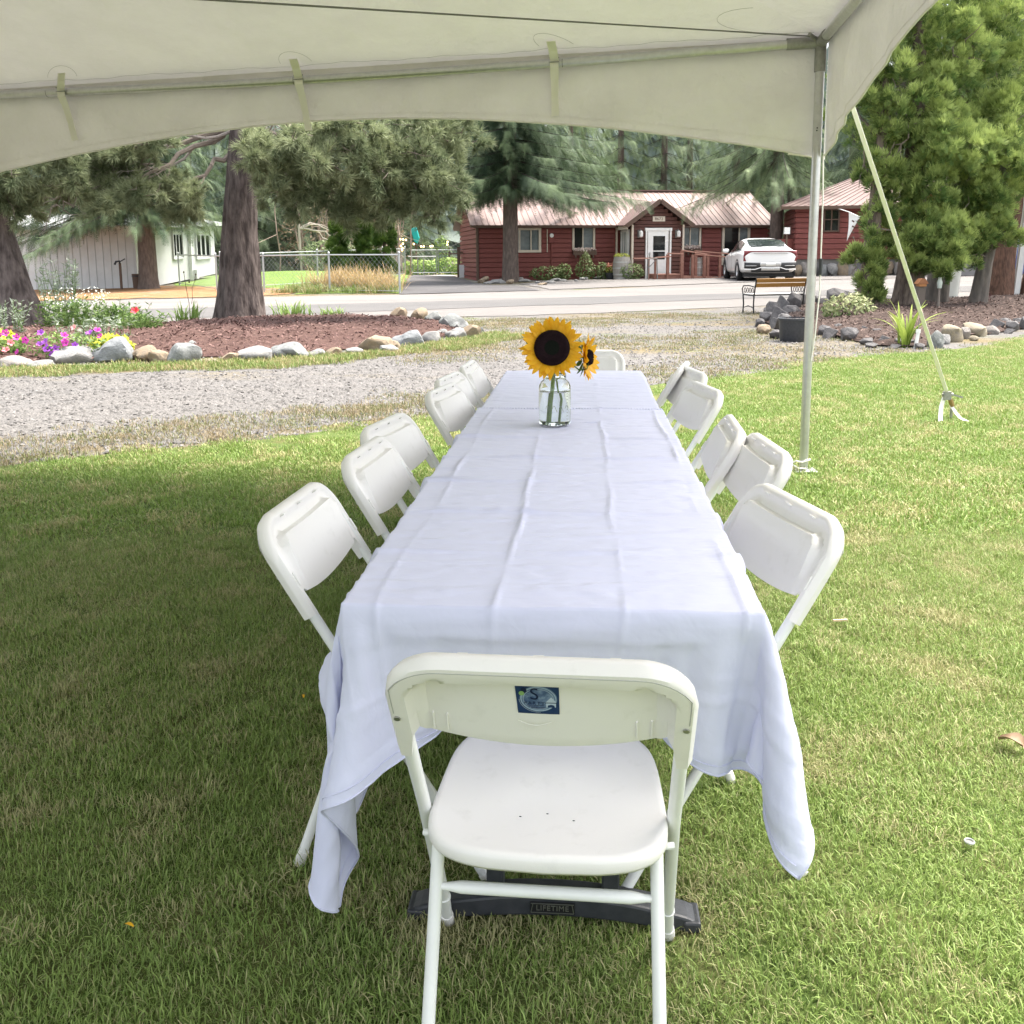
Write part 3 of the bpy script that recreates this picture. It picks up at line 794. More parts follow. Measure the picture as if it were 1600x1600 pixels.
# ================================================================== folding chairs
def back_half(t): return .237
def make_chair(label):
    c = thing('folding_chair', label, 'chair', (0, 0, 0), 0, 'white folding chairs around the table')
    # frame axis: from front foot up to the back; w = forward normal
    def fr(t):            # t = height
        return Vector((0, .225 - .645 * t + .10 * max(0, t - .5) ** 2, t))
    tdir = (fr(.80) - fr(.60)).normalized(); fwd = Vector((0, tdir.z, -tdir.y)); 
    # seat: rings from underside to the middle of the top
    def ring(sc, z, yoff=0, n=56):
        out = []
        for i in range(n):
            a = 2 * math.pi * i / n
            ca, sa = math.cos(a), math.sin(a)
            p = 5.0 if sa < 0 else 3.6
            x = abs(ca) ** (2 / p) * np.sign(ca); y = abs(sa) ** (2 / p) * np.sign(sa)
            hw = .197 - .012 * y
            yy = y * .190
            if y < 0: yy -= .020 * (1 - abs(x) ** 2.2) * (-y) ** 3
            if y > 0: yy -= .0 
            out.append((x * hw * sc, yy * sc + yoff + .030, z + .010 * yy / .19 - (.003 * (1 - abs(x) ** 2) * max(0, -y) ** 4 if z < .43 else 0)))
        return out
    rings = [ring(.93, .426), ring(.985, .420), ring(1.0, .426), ring(1.0, .438), ring(.99, .444), ring(.965, .4475), ring(.93, .447), ring(.85, .4445), ring(.65, .4415), ring(.4, .440), ring(.15, .4398)]
    n = len(rings[0]); V = [p for r_ in rings for p in r_]; F = []
    for j in range(len(rings) - 1):
        for i in range(n): F.append((j * n + i, j * n + (i + 1) % n, (j + 1) * n + (i + 1) % n, (j + 1) * n + i))
    F.append(tuple((len(rings) - 1) * n + i for i in range(n)))
    seat = MB().add(V, F).build('seat', m_plastic, c, smooth='all')
    b = MB()
    for x, y in ((-.045, -.08), (.0, -.068), (.045, -.084)): MB().add([(x + .0024 * math.cos(t), y + .0016 * math.sin(t), .4428) for t in np.linspace(0, 6.28, 9)[:-1]], [tuple(range(8))]).build('drain_hole', m_dark, seat)
    # backrest shell
    T0, T1, W_, RC = .655, .817, .229, .088
    nu, nv = 56, 26
    def outline(u, v):
        s = u * W_
        k = max(0, abs(s) - (W_ - RC))
        top = T1 - (RC - math.sqrt(max(0, RC * RC - k * k))) * .9
        inner = max(0, 1 - (abs(s) / .185) ** 2)
        bot = T0 - .014 * inner + (.006 if abs(s) > .185 else 0)
        if abs(s) > .2: bot = T0 - .042
        return s, bot + (top - bot) * v, top, bot
    def dist(s, t, top):
        k = abs(s) - (W_ - RC)
        if k > 0:
            dtop = RC - math.hypot(k, max(0, (t - (T1 - RC * .9)) / .9)) if t > T1 - RC * .9 else W_ - abs(s)
        else: dtop = min(W_ - abs(s), T1 - t)
        return max(0, dtop)
    def front(s, t, d):
        rim = .014 * math.sqrt(max(0, 1 - min(1, (max(0, .017 - d)) / .017) ** 2))
        k = np.clip((d - .028) / .010, 0, 1); k = k * k * (3 - 2 * k)
        g = rim - .010 * np.clip((d - .018) / .010, 0, 1)
        panel = .016 * (min(1, abs(s) / .19)) ** 2 - .006 + .027 * float(np.clip((t - T0) / .15, 0, 1))
        k2 = np.clip((d - .046) / .008, 0, 1); k2 = k2 * k2 * (3 - 2 * k2)
        return g * (1 - k2) + panel * k2
    def back(s, t, d, f):
        k = np.clip((d - .032) / .008, 0, 1); k = k * k * (3 - 2 * k)
        rim = -.016 * math.sqrt(max(0, 1 - min(1, (max(0, .012 - d)) / .012) ** 2)) - .004
        return rim * (1 - k) + (f - .005) * k
    Vf = []; Vb = []
    for j in range(nv + 1):
        for i in range(nu + 1):
            u = -1 + 2 * i / nu
            v = j / nv
            v = .5 - .5 * math.cos(math.pi * v) if False else v
            s, t, top, bot = outline(u, v)
            d = dist(s, t, top)
            f = front(s, t, d); g = min(back(s, t, d, f), f - .003)
            base = fr(t)
            Vf.append((s, base.y + fwd.y * f, base.z + fwd.z * f)); Vb.append((s, base.y + fwd.y * g, base.z + fwd.z * g))
    N1 = len(Vf); F = []
    q = lambda i, j: j * (nu + 1) + i
    for j in range(nv):
        for i in range(nu):
            F.append((q(i, j), q(i + 1, j), q(i + 1, j + 1), q(i, j + 1)))
            F.append((N1 + q(i, j), N1 + q(i, j + 1), N1 + q(i + 1, j + 1), N1 + q(i + 1, j)))
    bd = [q(i, 0) for i in range(nu + 1)] + [q(nu, j) for j in range(1, nv + 1)] + [q(i, nv) for i in range(nu - 1, -1, -1)] + [q(0, j) for j in range(nv - 1, 0, -1)]
    for k in range(len(bd)):
        a, b2 = bd[k], bd[(k + 1) % len(bd)]; F.append((b2, a, N1 + a, N1 + b2))
    br = MB().add(Vf + Vb, F).build('backrest', m_plastic, c, smooth=True)
    def onb(s, t, off):
        p = fr(t); return Vector((s, p.y + fwd.y * off, p.z + fwd.z * off))
    for s, t in ((-.11, .7965), (.0, .7965), (.11, .7965)): MB().bar(onb(s - .008, t, .017), onb(s + .008, t, .017), .004, .012, fwd).build('clip_tab', m_plastic, br, bevel=.001)
    for s in (-.2125, .2125): MB().bar(onb(s, .672, .011), onb(s, .70, .011), .009, .010, fwd).build('clip_tab', m_plastic, br, bevel=.001)
    for s in (-.165, -.143, .143, .165):
        po = .016 * (abs(s) / .19) ** 2 - .011
        MB().bar(onb(s, .660, po - .001), onb(s, .688, po + .006), .003, .006).build('rib', m_plastic, br, bevel=.001)
    # seam of the wrap-over cap on the tube, seen from behind
    seam = []
    for i in range(41):
        u = -1 + 2 * i / 40; s = u * (W_ - .012)
        k = max(0, abs(s) - (W_ - RC)); top = T1 - (RC - math.sqrt(max(0, RC * RC - k * k))) * .9 - .012
        seam.append(onb(s, top, -.0195))
    seam = [onb(-W_ + .012, .715, -.0195)] + seam + [onb(W_ - .012, .715, -.0195)]
    MB().tube(seam, .0011, 4).build('cap_seam', M('seam_shadow', (.42, .42, .40), .6), br)
    for s in (-.213, .213): MB().tube([onb(s, .705, -.018), onb(s, .705, -.0225)], .0048, 12).build('screw', m_screw, br)
    # legs
    for sx in (-1, 1):
        pts = [(sx * .226, fr(.012).y, .012)] + [(sx * (.224 - .012 * min(1, t / .44)), fr(t).y, t) for t in (.1, .2, .32, .44, .55, .66, .72)]
        l = MB().tube([Vector(p) for p in pts], .0115, 12).build('front_leg', m_steelw, c, smooth=True)
        a = Vector(pts[0]); d = (Vector(pts[1]) - a).normalized()
        MB().tube([a - d * .004, a + d * .02, a + d * .035], [.0145, .0142, .013], 12).build('foot_cap', m_plastic, l, smooth=True)
        MB().tube([a + d * .12, a + d * .126], [.0135, .0135], 12).build('collar', m_steelw, l, smooth=True)
        p0 = Vector((sx * .182, -.085, .418)); p1 = Vector((sx * .190, -.232, .012))
        l2 = MB().tube([p0, p0.lerp(p1, .5), p1], .0112, 12).build('rear_leg', m_steelw, c, smooth=True)
        d = (p0 - p1).normalized()
        MB().tube([p1 - d * .004, p1 + d * .03], [.0142, .0132], 12).build('foot_cap', m_plastic, l2, smooth=True)
        MB().tube([Vector((sx * .185, -.078, .40)), Vector((sx * .212, -.072, .40))], .006, 8).build('pivot_bolt', m_steelw, l2)
    z = .332; y = -.085 + (z - .418) / (.012 - .418) * (-.147)
    fl = MB(); xx = .186
    fl.tube([(-xx, y, z), (-xx + .02, y, z), (-xx + .045, y, z), (xx - .045, y, z), (xx - .02, y, z), (xx, y, z)], [.006, .0065, .0105, .0105, .0065, .006], 12)
    fl.build('rear_crossbar', m_steelw, c, smooth=True)
    return c, br, onb
chair0, back0, onb0 = make_chair('white folding chair at the table end with a dark blue sticker on its backrest')
HEAD = -YAW
def put(ch, x, y, face):           # face: angle the sitter looks, degrees clockwise from the table axis
    ch.location = TW(x, y); ch.rotation_euler = (0, 0, HEAD - R(face))
names_L = ['first chair along the gravel drive side of the table, next to the sticker chair', 'second chair along the gravel drive side, its back overlapping the third one', 'third chair along the gravel drive side, half hidden behind the second', 'fourth chair along the gravel drive side, seen against gravel beside the jar', 'fifth chair along the gravel drive side, peeking out just behind the fourth', 'last chair along the gravel drive side, farthest from the sticker chair']
names_R = ['first chair along the tent pole side of the table, turned toward the sticker chair', 'second chair along the tent pole side, just in front of the pole foot', 'third chair along the tent pole side, its back seen narrowest against the grass', 'fourth chair along the tent pole side, its back panel seen wide', 'fifth chair along the tent pole side, tucked behind the fourth', 'last chair along the tent pole side, edge on at the far table corner']
for (x, y, a), nm in zip(CH_L, names_L):
    put(copy_tree(chair0, label=nm), x - .0, y, 90 + a)
for (x, y, a), nm in zip(CH_R, names_R):
    put(copy_tree(chair0, label=nm), x, y, -90 + a)
put(copy_tree(chair0, label='chair at the far head of the table, half hidden by the small sunflower'), .075, 3.80, 180)
put(chair0, .003, -.085, 1.5)
# --- sticker on the nearest chair only
m_blue = M('sticker_blue', (.012, .035, .11), .35); m_glow = M('sticker_pale', (.20, .29, .42), .4, (.10, .16, .28), 60)
m_navy = M('sticker_navy', (.005, .012, .05), .35); m_lime = M('sticker_green', (.22, .38, .14), .4); m_sil = M('sticker_silver', (.42, .50, .60), .4)
tx = Vector((1, 0, 0)); p0 = onb0(-.004, .705, 0); up = (onb0(0, .73, 0) - onb0(0, .69, 0)).normalized(); nb = Vector((0, -up.z, up.y))
def panel_off(s, t):
    return .016 * (min(1, abs(s) / .19)) ** 2 - .006 + .027 * min(1, max(0, (t - .655) / .15)) - .005
def stk(x, y, off=.0):
    """sticker coordinates in metres, origin at its middle, lifted off the shell"""
    s = -.004 - x * -1; t = .733 + y * up.z * 1.12
    return onb0(s, t, panel_off(s, t) - .0012 - off)
def flat(name, outline, m, off):
    b = MB(); V = [stk(x, y, off) for x, y in outline]; b.add(V, [tuple(range(len(V)))])
    return b.build(name, m, st, fix=False)
SW, SH = .0325, .0290
b = MB(); b.grid(lambda u, v: stk((u - .5) * 2 * SW + (.0035 * (1 - v) * (1 - u)), (v - .5) * 2 * SH, 0), 10, 8)
st = b.build('sticker', m_blue, chair0, fix=False, label='dark blue hire sticker with a pale round emblem')
def ell(cx, cy, rx, ry, n=40): return [(cx + rx * math.cos(t), cy + ry * math.sin(t)) for t in np.linspace(0, 2 * math.pi, n, endpoint=False)]
def ring2(name, cx, cy, rx, ry, w, m, off, n=48):
    b = MB(); a = [stk(*p, off) for p in ell(cx, cy, rx, ry, n)]; c_ = [stk(*p, off) for p in ell(cx, cy, rx - w, ry - w, n)]
    b.add(a + c_, [(i, (i + 1) % n, n + (i + 1) % n, n + i) for i in range(n)]); b.build(name, m, st, fix=False)
ring2('halo', .002, -.001, .0275, .0232, .009, m_glow, .0003)
flat('medallion', ell(.002, -.001, .0235, .0195), M('sticker_mid', (.05, .09, .19), .4, (.16, .23, .35), 90, fac=(.4, .6)), .0005)
ring2('ring_line', .002, -.001, .0262, .0218, .0009, m_sil, .0007)
ring2('ring_line', .002, -.001, .0226, .0186, .0006, m_sil, .0007)
flat('balloon', ell(-.019, .0145, .0042, .0052, 16), m_navy, .0009); flat('balloon', ell(-.0225, .009, .0042, .0040, 16), m_lime, .0011)
def txt(name, s, size, x, y, m, sp=1.0, off=.0010):
    me = text_mesh(s, size, 0, spacing=sp); me.name = name; me.materials.clear(); me.materials.append(m)
    for v in me.vertices: v.co = stk(x + v.co.x, y + v.co.y, off)
    return link(name, me, st)
txt('letter', 'S', .030, -.004, .0075, m_navy)
txt('lettering', 'PARTY', .0085, -.004, -.0085, m_navy, 1.3)
b = MB()
for k, (x0, x1, y) in enumerate([(-.016, .010, -.0130), (-.014, .011, -.0155), (-.010, .010, -.0175)]):
    b.add([stk(x0, y, .001), stk(x1, y, .001), stk(x1, y + .0009, .001), stk(x0, y + .0009, .001)], [(0, 1, 2, 3)])
b.build('small_print', m_navy, st, fix=False)
flat('marquee_roof', [(.0125, -.006), (.0285, -.006), (.0215, .0035), (.0205, .0035)], m_sil, .0012)
flat('marquee_wall', [(.0135, -.015), (.0275, -.015), (.0278, -.007), (.0132, -.007)], m_sil, .0012)
flat('marquee_band', [(.0118, -.0072), (.0292, -.0072), (.0292, -.0060), (.0118, -.0060)], m_navy, .0014)
flat('marquee_people', [(.0150, -.0148), (.0262, -.0148), (.025, -.011), (.0205, -.0095), (.016, -.011)], m_blue, .0014)
b = MB()
for i in range(26):
    t = math.pi * (1.02 + .5 * i / 25 * 1.0); x, y = .002 + .0285 * math.cos(t), -.001 + .0240 * math.sin(t)
    b.add([stk(x - .0004, y - .0006, .0009), stk(x + .0004, y - .0006, .0009), stk(x + .0004, y + .0006, .0009), stk(x - .0004, y + .0006, .0009)], [(0, 1, 2, 3)])
b.build('ring_lettering', m_sil, st, fix=False)
b = MB(); b.tube([onb0(-.02 + .05 * t - .012, .690 + .010 * (2 * t - 1) ** 2, panel_off(-.02, .66) - .0015) for t in np.linspace(0, 1, 9)], .0006, 5)
b.build('moulded_mark', m_plastic, back0)
# ================================================================== jar of sunflowers
JX, JY = -.049, 1.87
J = TW(JX, JY, TH + .0085)
jar = thing('glass_jar', 'clear glass jar of water standing on the tablecloth, holding the sunflowers', 'jar', J)
def rr(prof, n=48): return MB().lathe(prof, n)
outer = [(.0, .0), (.040, .0), (.052, .003), (.0585, .010), (.060, .02), (.060, .135), (.058, .15), (.052, .163), (.042, .172), (.0405, .176), (.0405, .19), (.042, .192), (.042, .1945), (.0405, .1965)]
inner = [(.0375, .1965), (.0375, .174), (.048, .160), (.0545, .148), (.0565, .134), (.0565, .022), (.0545, .013), (.050, .009), (.02, .011), (.0, .012)]
g = rr(outer + inner).build('glass', m_glass, jar, smooth=True)
tb = MB()
for z in (.180, .186): tb.tube([(.0415 * math.cos(t), .0415 * math.sin(t), z + .004 * t / 6.28) for t in np.linspace(0, 6.2, 40)], .0012, 6)
tb.build('screw_thread', m_glass, g, smooth=True)
b = MB()
for k in range(4):
    a0 = -2.2 + k * .42
    b.tube([(.0602 * math.cos(a0 + t), .0602 * math.sin(a0 + t), .07 + .012 * math.sin(t * 14)) for t in np.linspace(0, .3, 8)], .0009, 5)
for s in range(9): b.box((.0598 * math.cos(-.75), .0598 * math.sin(-.75), .03 + s * .012), (.006, .006, .001))
b.build('moulded_mark', m_glass, g)
wz = .128
rr([(.0, .0122), (.02, .0112), (.0502, .0092), (.0547, .0131), (.0567, .0222), (.0567, wz + .001), (.054, wz), (.0, wz)]).build('water', m_water, jar, smooth=True)

m_stem = M('green_stem', (.20, .30, .085), .55, (.14, .24, .05), 60, bump=.0005, bscale=300)
m_leafg = M('sepal_green', (.09, .19, .04), .6, (.06, .13, .025), 30, transl=.25)
m_petal = M('petal_yellow', (.80, .40, .008), .55, (.88, .50, .015), 30, bump=.0006, bscale=120, stretch=(6, 1, 1), transl=.25)
m_disc = M('seed_disc', (.008, .004, .006), .95, (.018, .008, .010), 160, bump=.0015, bscale=400, spec=.15)
m_core = M('seed_core', (.003, .005, .0035), .95, (.007, .009, .006), 200, bump=.001, bscale=500, spec=.15)
def petal_mesh(name, L, Wd, curl, seed):
    r = np.random.default_rng(seed); nu, nv = 4, 8
    b = MB()
    def f(u, v):
        w = Wd * (math.sin(math.pi * min(1, (v * .90 + .10)) ** .8) ** .75) * (1 if v < .97 else .25)
        x = (u - .5) * 2 * w
        return (x, v * L, curl * L * v * v - .22 * abs(x) * 1.0 * (1 - v) + .03 * L * math.sin(v * 5 + seed))
    b.grid(f, nu, nv)
    return b.mesh(name, m_petal, smooth='all')
def sunflower(name_label, base_pts, head, normal, Rd, Lp, n_pet, seed, stem_r):
    loc = Vector(base_pts[0])
    t = thing('sunflower', name_label, 'sunflower', loc)
    h = Vector(head); nrmv = Vector(normal).normalized()
    MB().tube([Vector(p) - loc for p in base_pts] + [h - nrmv * .03 - loc, h - nrmv * .008 - loc], [stem_r] * len(base_pts) + [stem_r * 1.1, stem_r * 2.0], 10).build('stem', m_stem, t, smooth=True)
    rot = nrmv.to_track_quat('Z', 'Y').to_matrix().to_4x4(); rot.translation = h - loc
    d = MB().lathe([(.0, .006), (Rd * .25, .0065), (Rd * .42, .009), (Rd * .55, .0125), (Rd * .78, .0135), (Rd * .93, .010), (Rd, .003), (Rd * .96, -.006), (Rd * .5, -.016), (0, -.02)], 40).build('seed_disc', m_disc, t, smooth='all')
    d.matrix_local = rot
    c = MB().lathe([(.0, .0092), (Rd * .30, .0092), (Rd * .40, .0095), (Rd * .44, .008)], 32).build('disc_core', m_core, d, smooth='all')
    fl = MB(); r = np.random.default_rng(seed)
    for i in range(260):          # florets standing up on the rim of the disc
        a = r.uniform(0, 6.28); q = r.uniform(.5, 1.0) ** .7 * Rd
        zz = .0125 - .010 * max(0, (q / Rd - .8) / .2)
        fl.lathe([(.0013, -.001), (.0009, .003 + r.uniform(0, .0015)), (0, .0038)], 4, (q * math.cos(a), q * math.sin(a), zz))
    fl.build('floret_ring', m_disc, d, smooth='all')
    ms = [petal_mesh('petal', Lp, Lp * .22, .10, seed), petal_mesh('petal', Lp * .92, Lp * .24, .30, seed + 1), petal_mesh('petal', Lp * 1.06, Lp * .19, -.06, seed + 2)]
    for i in range(n_pet):
        a = 2 * math.pi * i / n_pet * (2 if True else 1) + r.uniform(-.09, .09)
        lay = i % 2
        p = link('petal', ms[i % 3], t)
        tilt = r.uniform(-.05, .28) + (.12 if lay else 0)
        m4 = rot @ Matrix.Rotation(a, 4, 'Z') @ Matrix.Translation((0, Rd * .86, -.003 - .003 * lay)) @ Matrix.Rotation(tilt, 4, 'X') @ Matrix.Rotation(r.uniform(-.35, .35), 4, 'Y')
        # lower petals droop forward over the jar
        p.matrix_local = m4 @ Matrix.Scale(r.uniform(.86, 1.08), 4)
    for i in range(11):
        a = 2 * math.pi * i / 11 + .2
        b = MB(); b.grid(lambda u, v: ((u - .5) * .022 * math.sin(math.pi * (.12 + .88 * v)), v * Lp * .8, -.006 - .25 * v * v * Lp), 3, 6)
        s = b.build('sepal', m_leafg, t, smooth='all')
        s.matrix_local = rot @ Matrix.Rotation(a, 4, 'Z') @ Matrix.Translation((0, Rd * .8, -.010))
    return t
b0 = J
sunflower('large open sunflower with a big dark disc, facing forward above the jar', [J + Vector((-.018, -.005, .014)), J + Vector((-.014, -.005, .08)), J + Vector((-.006, -.008, .18))], J + Vector((-.012, -.028, .292)), (-.05, -.96, .20), .066, .060, 56, 4, .0075)
sunflower('smaller sunflower leaning out behind the large one, seen from its side', [J + Vector((.012, .01, .014)), J + Vector((.018, .01, .1)), J + Vector((.006, .015, .17)), J + Vector((.05, .03, .225))], J + Vector((.125, .03, .250)), (.93, -.36, .02), .030, .062, 40, 17, .0035)
b = MB(); b.tube([J + Vector((.06, -.01, .232)), J + Vector((.09, -.02, .208)), J + Vector((.118, -.01, .212)), J + Vector((.124, 0, .23))], [.0022, .003, .0022, .001], 6)
# a curled leaf tip below the head
lf = thing('loose_leaf', 'thin curled green leaf hanging between the two sunflower heads', 'leaf', J + Vector((.06, -.01, .232)))
b.v = [tuple(Vector(p) - (J + Vector((.06, -.01, .232)))) for p in b.v]; b.build('blade', m_leafg, lf, smooth=True)
# ================================================================== buildings
m_red = M('red_boards', (.20, .056, .046), .7, (.165, .044, .037), 3, bump=.002, bscale=60, stretch=(1, 1, 6))
m_brownb = M('brown_boards', (.105, .040, .028), .7, (.08, .03, .022), 3, bump=.002, bscale=60, stretch=(1, 1, 6))
m_roof = M('pink_metal_roof', (.23, .148, .13), .5, (.19, .122, .108), 1.2, bump=.001, bscale=20)
m_trimc = M('cream_trim', (.62, .55, .45), .6, (.56, .49, .40), 6)
m_trimb = M('brown_trim', (.10, .06, .042), .6)
m_rail = M('red_brown_rail', (.20, .085, .060), .65, (.26, .13, .095), 8)
m_deck = M('deck_boards', (.38, .20, .145), .7, (.32, .16, .12), 6)
m_gpan = M('window_glass', (.08, .10, .105), .08, (.20, .23, .24), 1.5, spec=.8)
m_gdark = M('dark_pane', (.012, .014, .014), .08, spec=.7)
m_blind = M('blind_fabric', (.42, .40, .37), .8)
m_pinkfl = M('pink_flowers', (.72, .50, .46), .7, (.80, .74, .68), 40)
m_shrub = M('shrub_leaves', (.10, .155, .05), .6, (.19, .24, .095), attr=True, transl=.2)

class Frame:
    """local house coordinates u along the front, v back, z up"""
    def __init__(s, O, deg): s.O = Vector((*O, 0)); s.rz = R(deg)
def siding(parent, u0, u1, z0, z1, m, holes=(), v=0, side=None, pitch=.19, top=None, name='siding_board', th=.042):
    """horizontal lap boards on the plane v (front) or u (side='u'); holes are (u0,u1,z0,z1)"""
    z = z0
    while z < z1 - .02:
        zt = min(z + pitch, z1)
        segs = [(u0, u1)]
        if top: segs = [top(z + .5 * (zt - z))]
        for (a, b_, c, d) in holes:
            if c < zt - .03 and d > z + .03:
                ns = []
                for (s0, s1) in segs:
                    if b_ <= s0 or a >= s1: ns.append((s0, s1)); continue
                    if a > s0: ns.append((s0, a))
                    if b_ < s1: ns.append((b_, s1))
                segs = ns
        for s0, s1 in segs:
            if s1 - s0 < .04: continue
            # wedge: thick lower edge
            P = [(-th - .006, z), (.004, z), (.004, zt - .026), (-th * .7, zt - .026)]
            b = MB()
            if side is None: b.prism([(v + p[0], p[1]) for p in P], 'x', s0, s1)
            else: b.prism([(v + p[0] * side, p[1]) for p in P], 'y', s0, s1)
            b.build(name, m, parent)
        z = zt
def window(parent, u0, u1, z0, z1, v=0, side=None, mull=(), m=m_white, glass=m_gpan, w=.07, bars=(), dark=(), name='window'):
    """frame with its panes as sub-parts; side None = in the front plane"""
    sd = -1 if side is None else -side
    def P(u, z, o): return (u, v + sd * o, z) if side is None else (v + sd * o, u, z)
    f = MB()
    for a, b_ in (((u0, z0), (u1, z0)), ((u0, z1), (u1, z1))):
        f.bar(P(a[0], a[1], .02), P(b_[0], b_[1], .02), .09, w, (0, 0, 1))
    for u in (u0, u1): f.bar(P(u, z0 - w / 2, .024), P(u, z1 + w / 2, .024), .09, w, (1, 0, 0) if side is None else (0, 1, 0))
    for u in mull: f.bar(P(u, z0, .018), P(u, z1, .018), .06, .045, (1, 0, 0) if side is None else (0, 1, 0))
    for z in bars: f.bar(P(u0, z, .018), P(u1, z, .018), .06, .04, (0, 0, 1))
    wd = f.build(name, m, parent)
    ed = [u0] + list(mull) + [u1]
    for i in range(len(ed) - 1):
        b = MB(); b.add([P(ed[i], z0, .004), P(ed[i + 1], z0, .004), P(ed[i + 1], z1, .004), P(ed[i], z1, .004)], [(0, 1, 2, 3)])
        b.build('pane', m_gdark if i in dark else glass, wd)
    return wd
def blob_leaves(n, ext, size, seed, up=.3):
    r = np.random.default_rng(seed)
    d = nrm(r.normal(size=(n, 3))); q = d * r.uniform(.55, 1, (n, 1)) ** .5 * np.array(ext)
    tv = np.array([(-.35, 0, 0), (0, -.1, .02), (.35, 0, 0), (0, 1, .12)]) * size
    M_ = frames(nrm(d * .8 + r.normal(0, .6, (n, 3)) + [0, 0, up]), r.uniform(0, 6.28, n))
    V, F = scatter(tv, [(0, 1, 2), (0, 2, 3)], M_, q, r.uniform(.6, 1.3, n))
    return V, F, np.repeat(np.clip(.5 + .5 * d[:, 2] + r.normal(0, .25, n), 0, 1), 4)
def flowerbox(parent, u0, u1, z, v, seed):
    bx = MB().box(((u0 + u1) / 2, v - .12, z), (u1 - u0, .20, .17)).build('flower_box', m_trimb, parent)
    V, F, s = blob_leaves(260, ((u1 - u0) / 2, .14, .09), .06, seed)
    o = link('flowers', npmesh('flowers', V + [(u0 + u1) / 2, v - .14, z + .13], F, m_pinkfl), bx)
    b = MB()
    for k in range(5): b.bar((u0 + .1 + k * .18, v - .2, z), (u0 + .1 + k * .18, v - .21, z - .2 - .05 * (k % 2)), .05, .02)
    b.build('trailing_stems', m_trimb, bx)
def ribroof(parent, A, B, C, D, n, m=m_roof, name='roof_slope', rib=.02, over=0):
    """sheet metal slope A-B eave, D-C ridge, ribs up the slope"""
    A, B, C, D = map(Vector, (A, B, C, D)); up = (B - A).cross(D - A).normalized()
    if up.z < 0: up = -up
    b = MB(); b.add([A, B, C, D] + [p - up * .05 for p in (A, B, C, D)], [(0, 1, 2, 3), (7, 6, 5, 4), (0, 4, 5, 1), (1, 5, 6, 2), (2, 6, 7, 3), (3, 7, 4, 0)])
    o = b.build(name, m, parent)
    rb = MB()
    for i in range(n + 1):
        t = i / n; rb.bar(A.lerp(B, t) + up * .012, D.lerp(C, t) + up * .012, .05, rib, up)
    rb.build('roof_rib', m, o)
    return o
# ------------------------------------------------------------------ long red house
H = thing('red_house', 'long low red boarded house with a pale pink metal roof and gabled entrance porch', 'house', (-1.33, 38.5, 0), R(9.5))
zb = .2
core = MB().box((6.15, 3.0, 1.45), (12.2, 5.9, 2.5)).build('wall', m_red, H)
holes = [(1.20, 2.58, 1.52, 2.53), (3.84, 4.82, 1.6, 2.62), (5.75, 8.15, 0, 3), (8.25, 9.35, 1.66, 2.66), (10.2, 11.45, .95, 2.66)]
siding(H, .05, 12.25, zb, 2.66, m_red, holes)
siding(H, 0, 5.9, zb, 2.66, m_red, v=0, side=1)
def gtop(z):
    k = (4.06 - z) / (4.06 - 2.66) * 2.95
    return (2.95 - k, 2.95 + k)
siding(H, 0, 5.9, 2.66, 4.0, m_red, v=0, side=1, top=gtop)
siding(H, 0, 5.9, zb, 2.66, m_red, v=12.3, side=-1)
MB().prism([(0.05, 2.66), (5.85, 2.66), (2.95, 4.02)], 'x', .03, 12.27).build('gable_wall', m_red, H)
b = MB()
for u in (-.02,): b.bar((u, -.03, zb - .1), (u, -.03, 2.66), .09, .09, (1, 0, 0))
b.build('corner_board', m_trimb, H)
MB().bar((5.70, -.035, zb), (5.70, -.035, 2.62), .07, .10, (0, 1, 0)).build('corner_board', m_trimc, H)
ribroof(H, (-.30, -.32, 2.60), (12.6, -.32, 2.60), (12.6, 2.97, 4.16), (-.30, 2.97, 4.16), 52)
ribroof(H, (-.30, 6.22, 2.60), (12.6, 6.22, 2.60), (12.6, 2.97, 4.16), (-.30, 2.97, 4.16), 26)
MB().bar((-.32, 2.97, 4.19), (12.62, 2.97, 4.19), .3, .05).build('ridge_cap', m_roof, H)
b = MB(); b.bar((-.28, -.30, 2.555), (12.58, -.30, 2.555), .03, .10); b.bar((-.29, -.3, 2.545), (-.29, 2.97, 4.10), .03, .12); b.build('fascia', m_trimb, H)
MB().box((6.15, -.15, 2.51), (12.6, .28, .02)).build('soffit', m_trimb, H)
window(H, 1.26, 2.52, 1.58, 2.47, mull=(1.70, 2.16), w=.10, m=m_trimc)
MB().box((1.48, -.02, 2.03), (.42, .02, .84)).build('blind', m_blind, H)
window(H, 3.90, 4.76, 1.66, 2.57, mull=(4.30,), w=.08, m=m_trimc, dark=(0,))
flowerbox(H, 3.86, 4.82, 1.50, -.03, 31)
window(H, 8.30, 9.27, 1.74, 2.60, mull=(8.84,), w=.08, m=m_trimc)
flowerbox(H, 8.25, 9.3, 1.58, -.03, 32)
window(H, 10.28, 11.4, 1.02, 2.60, mull=(10.98,), w=.10, m=m_trimc, dark=(0,))
b = MB(); b.bar((2.82, -.05, 1.54), (2.82, -.05, 2.45), .03, .03); b.build('thermometer_strip', m_trimc, H)
mt = MB().tube([(2.99, -.03, 2.2), (2.99, -.13, 2.2)], .08, 16).build('electric_meter', m_white, H)
MB().box((2.99, -.06, 2.08), (.2, .08, .34)).build('meter_box', m_red, mt)
MB().tube([(2.99, -.06, 1.92), (2.99, -.06, .85), (2.92, -.06, .78)], .025, 8).build('conduit', m_red, mt)
for c_, d_ in (((.3, -.055, .55), (.2, .03, .12)), ((1.05, -.055, .5), (.35, .03, .10)), ((3.6, -.055, .62), (.2, .03, .06))): MB().box(c_, d_).build('foundation_vent', m_trimb, H)
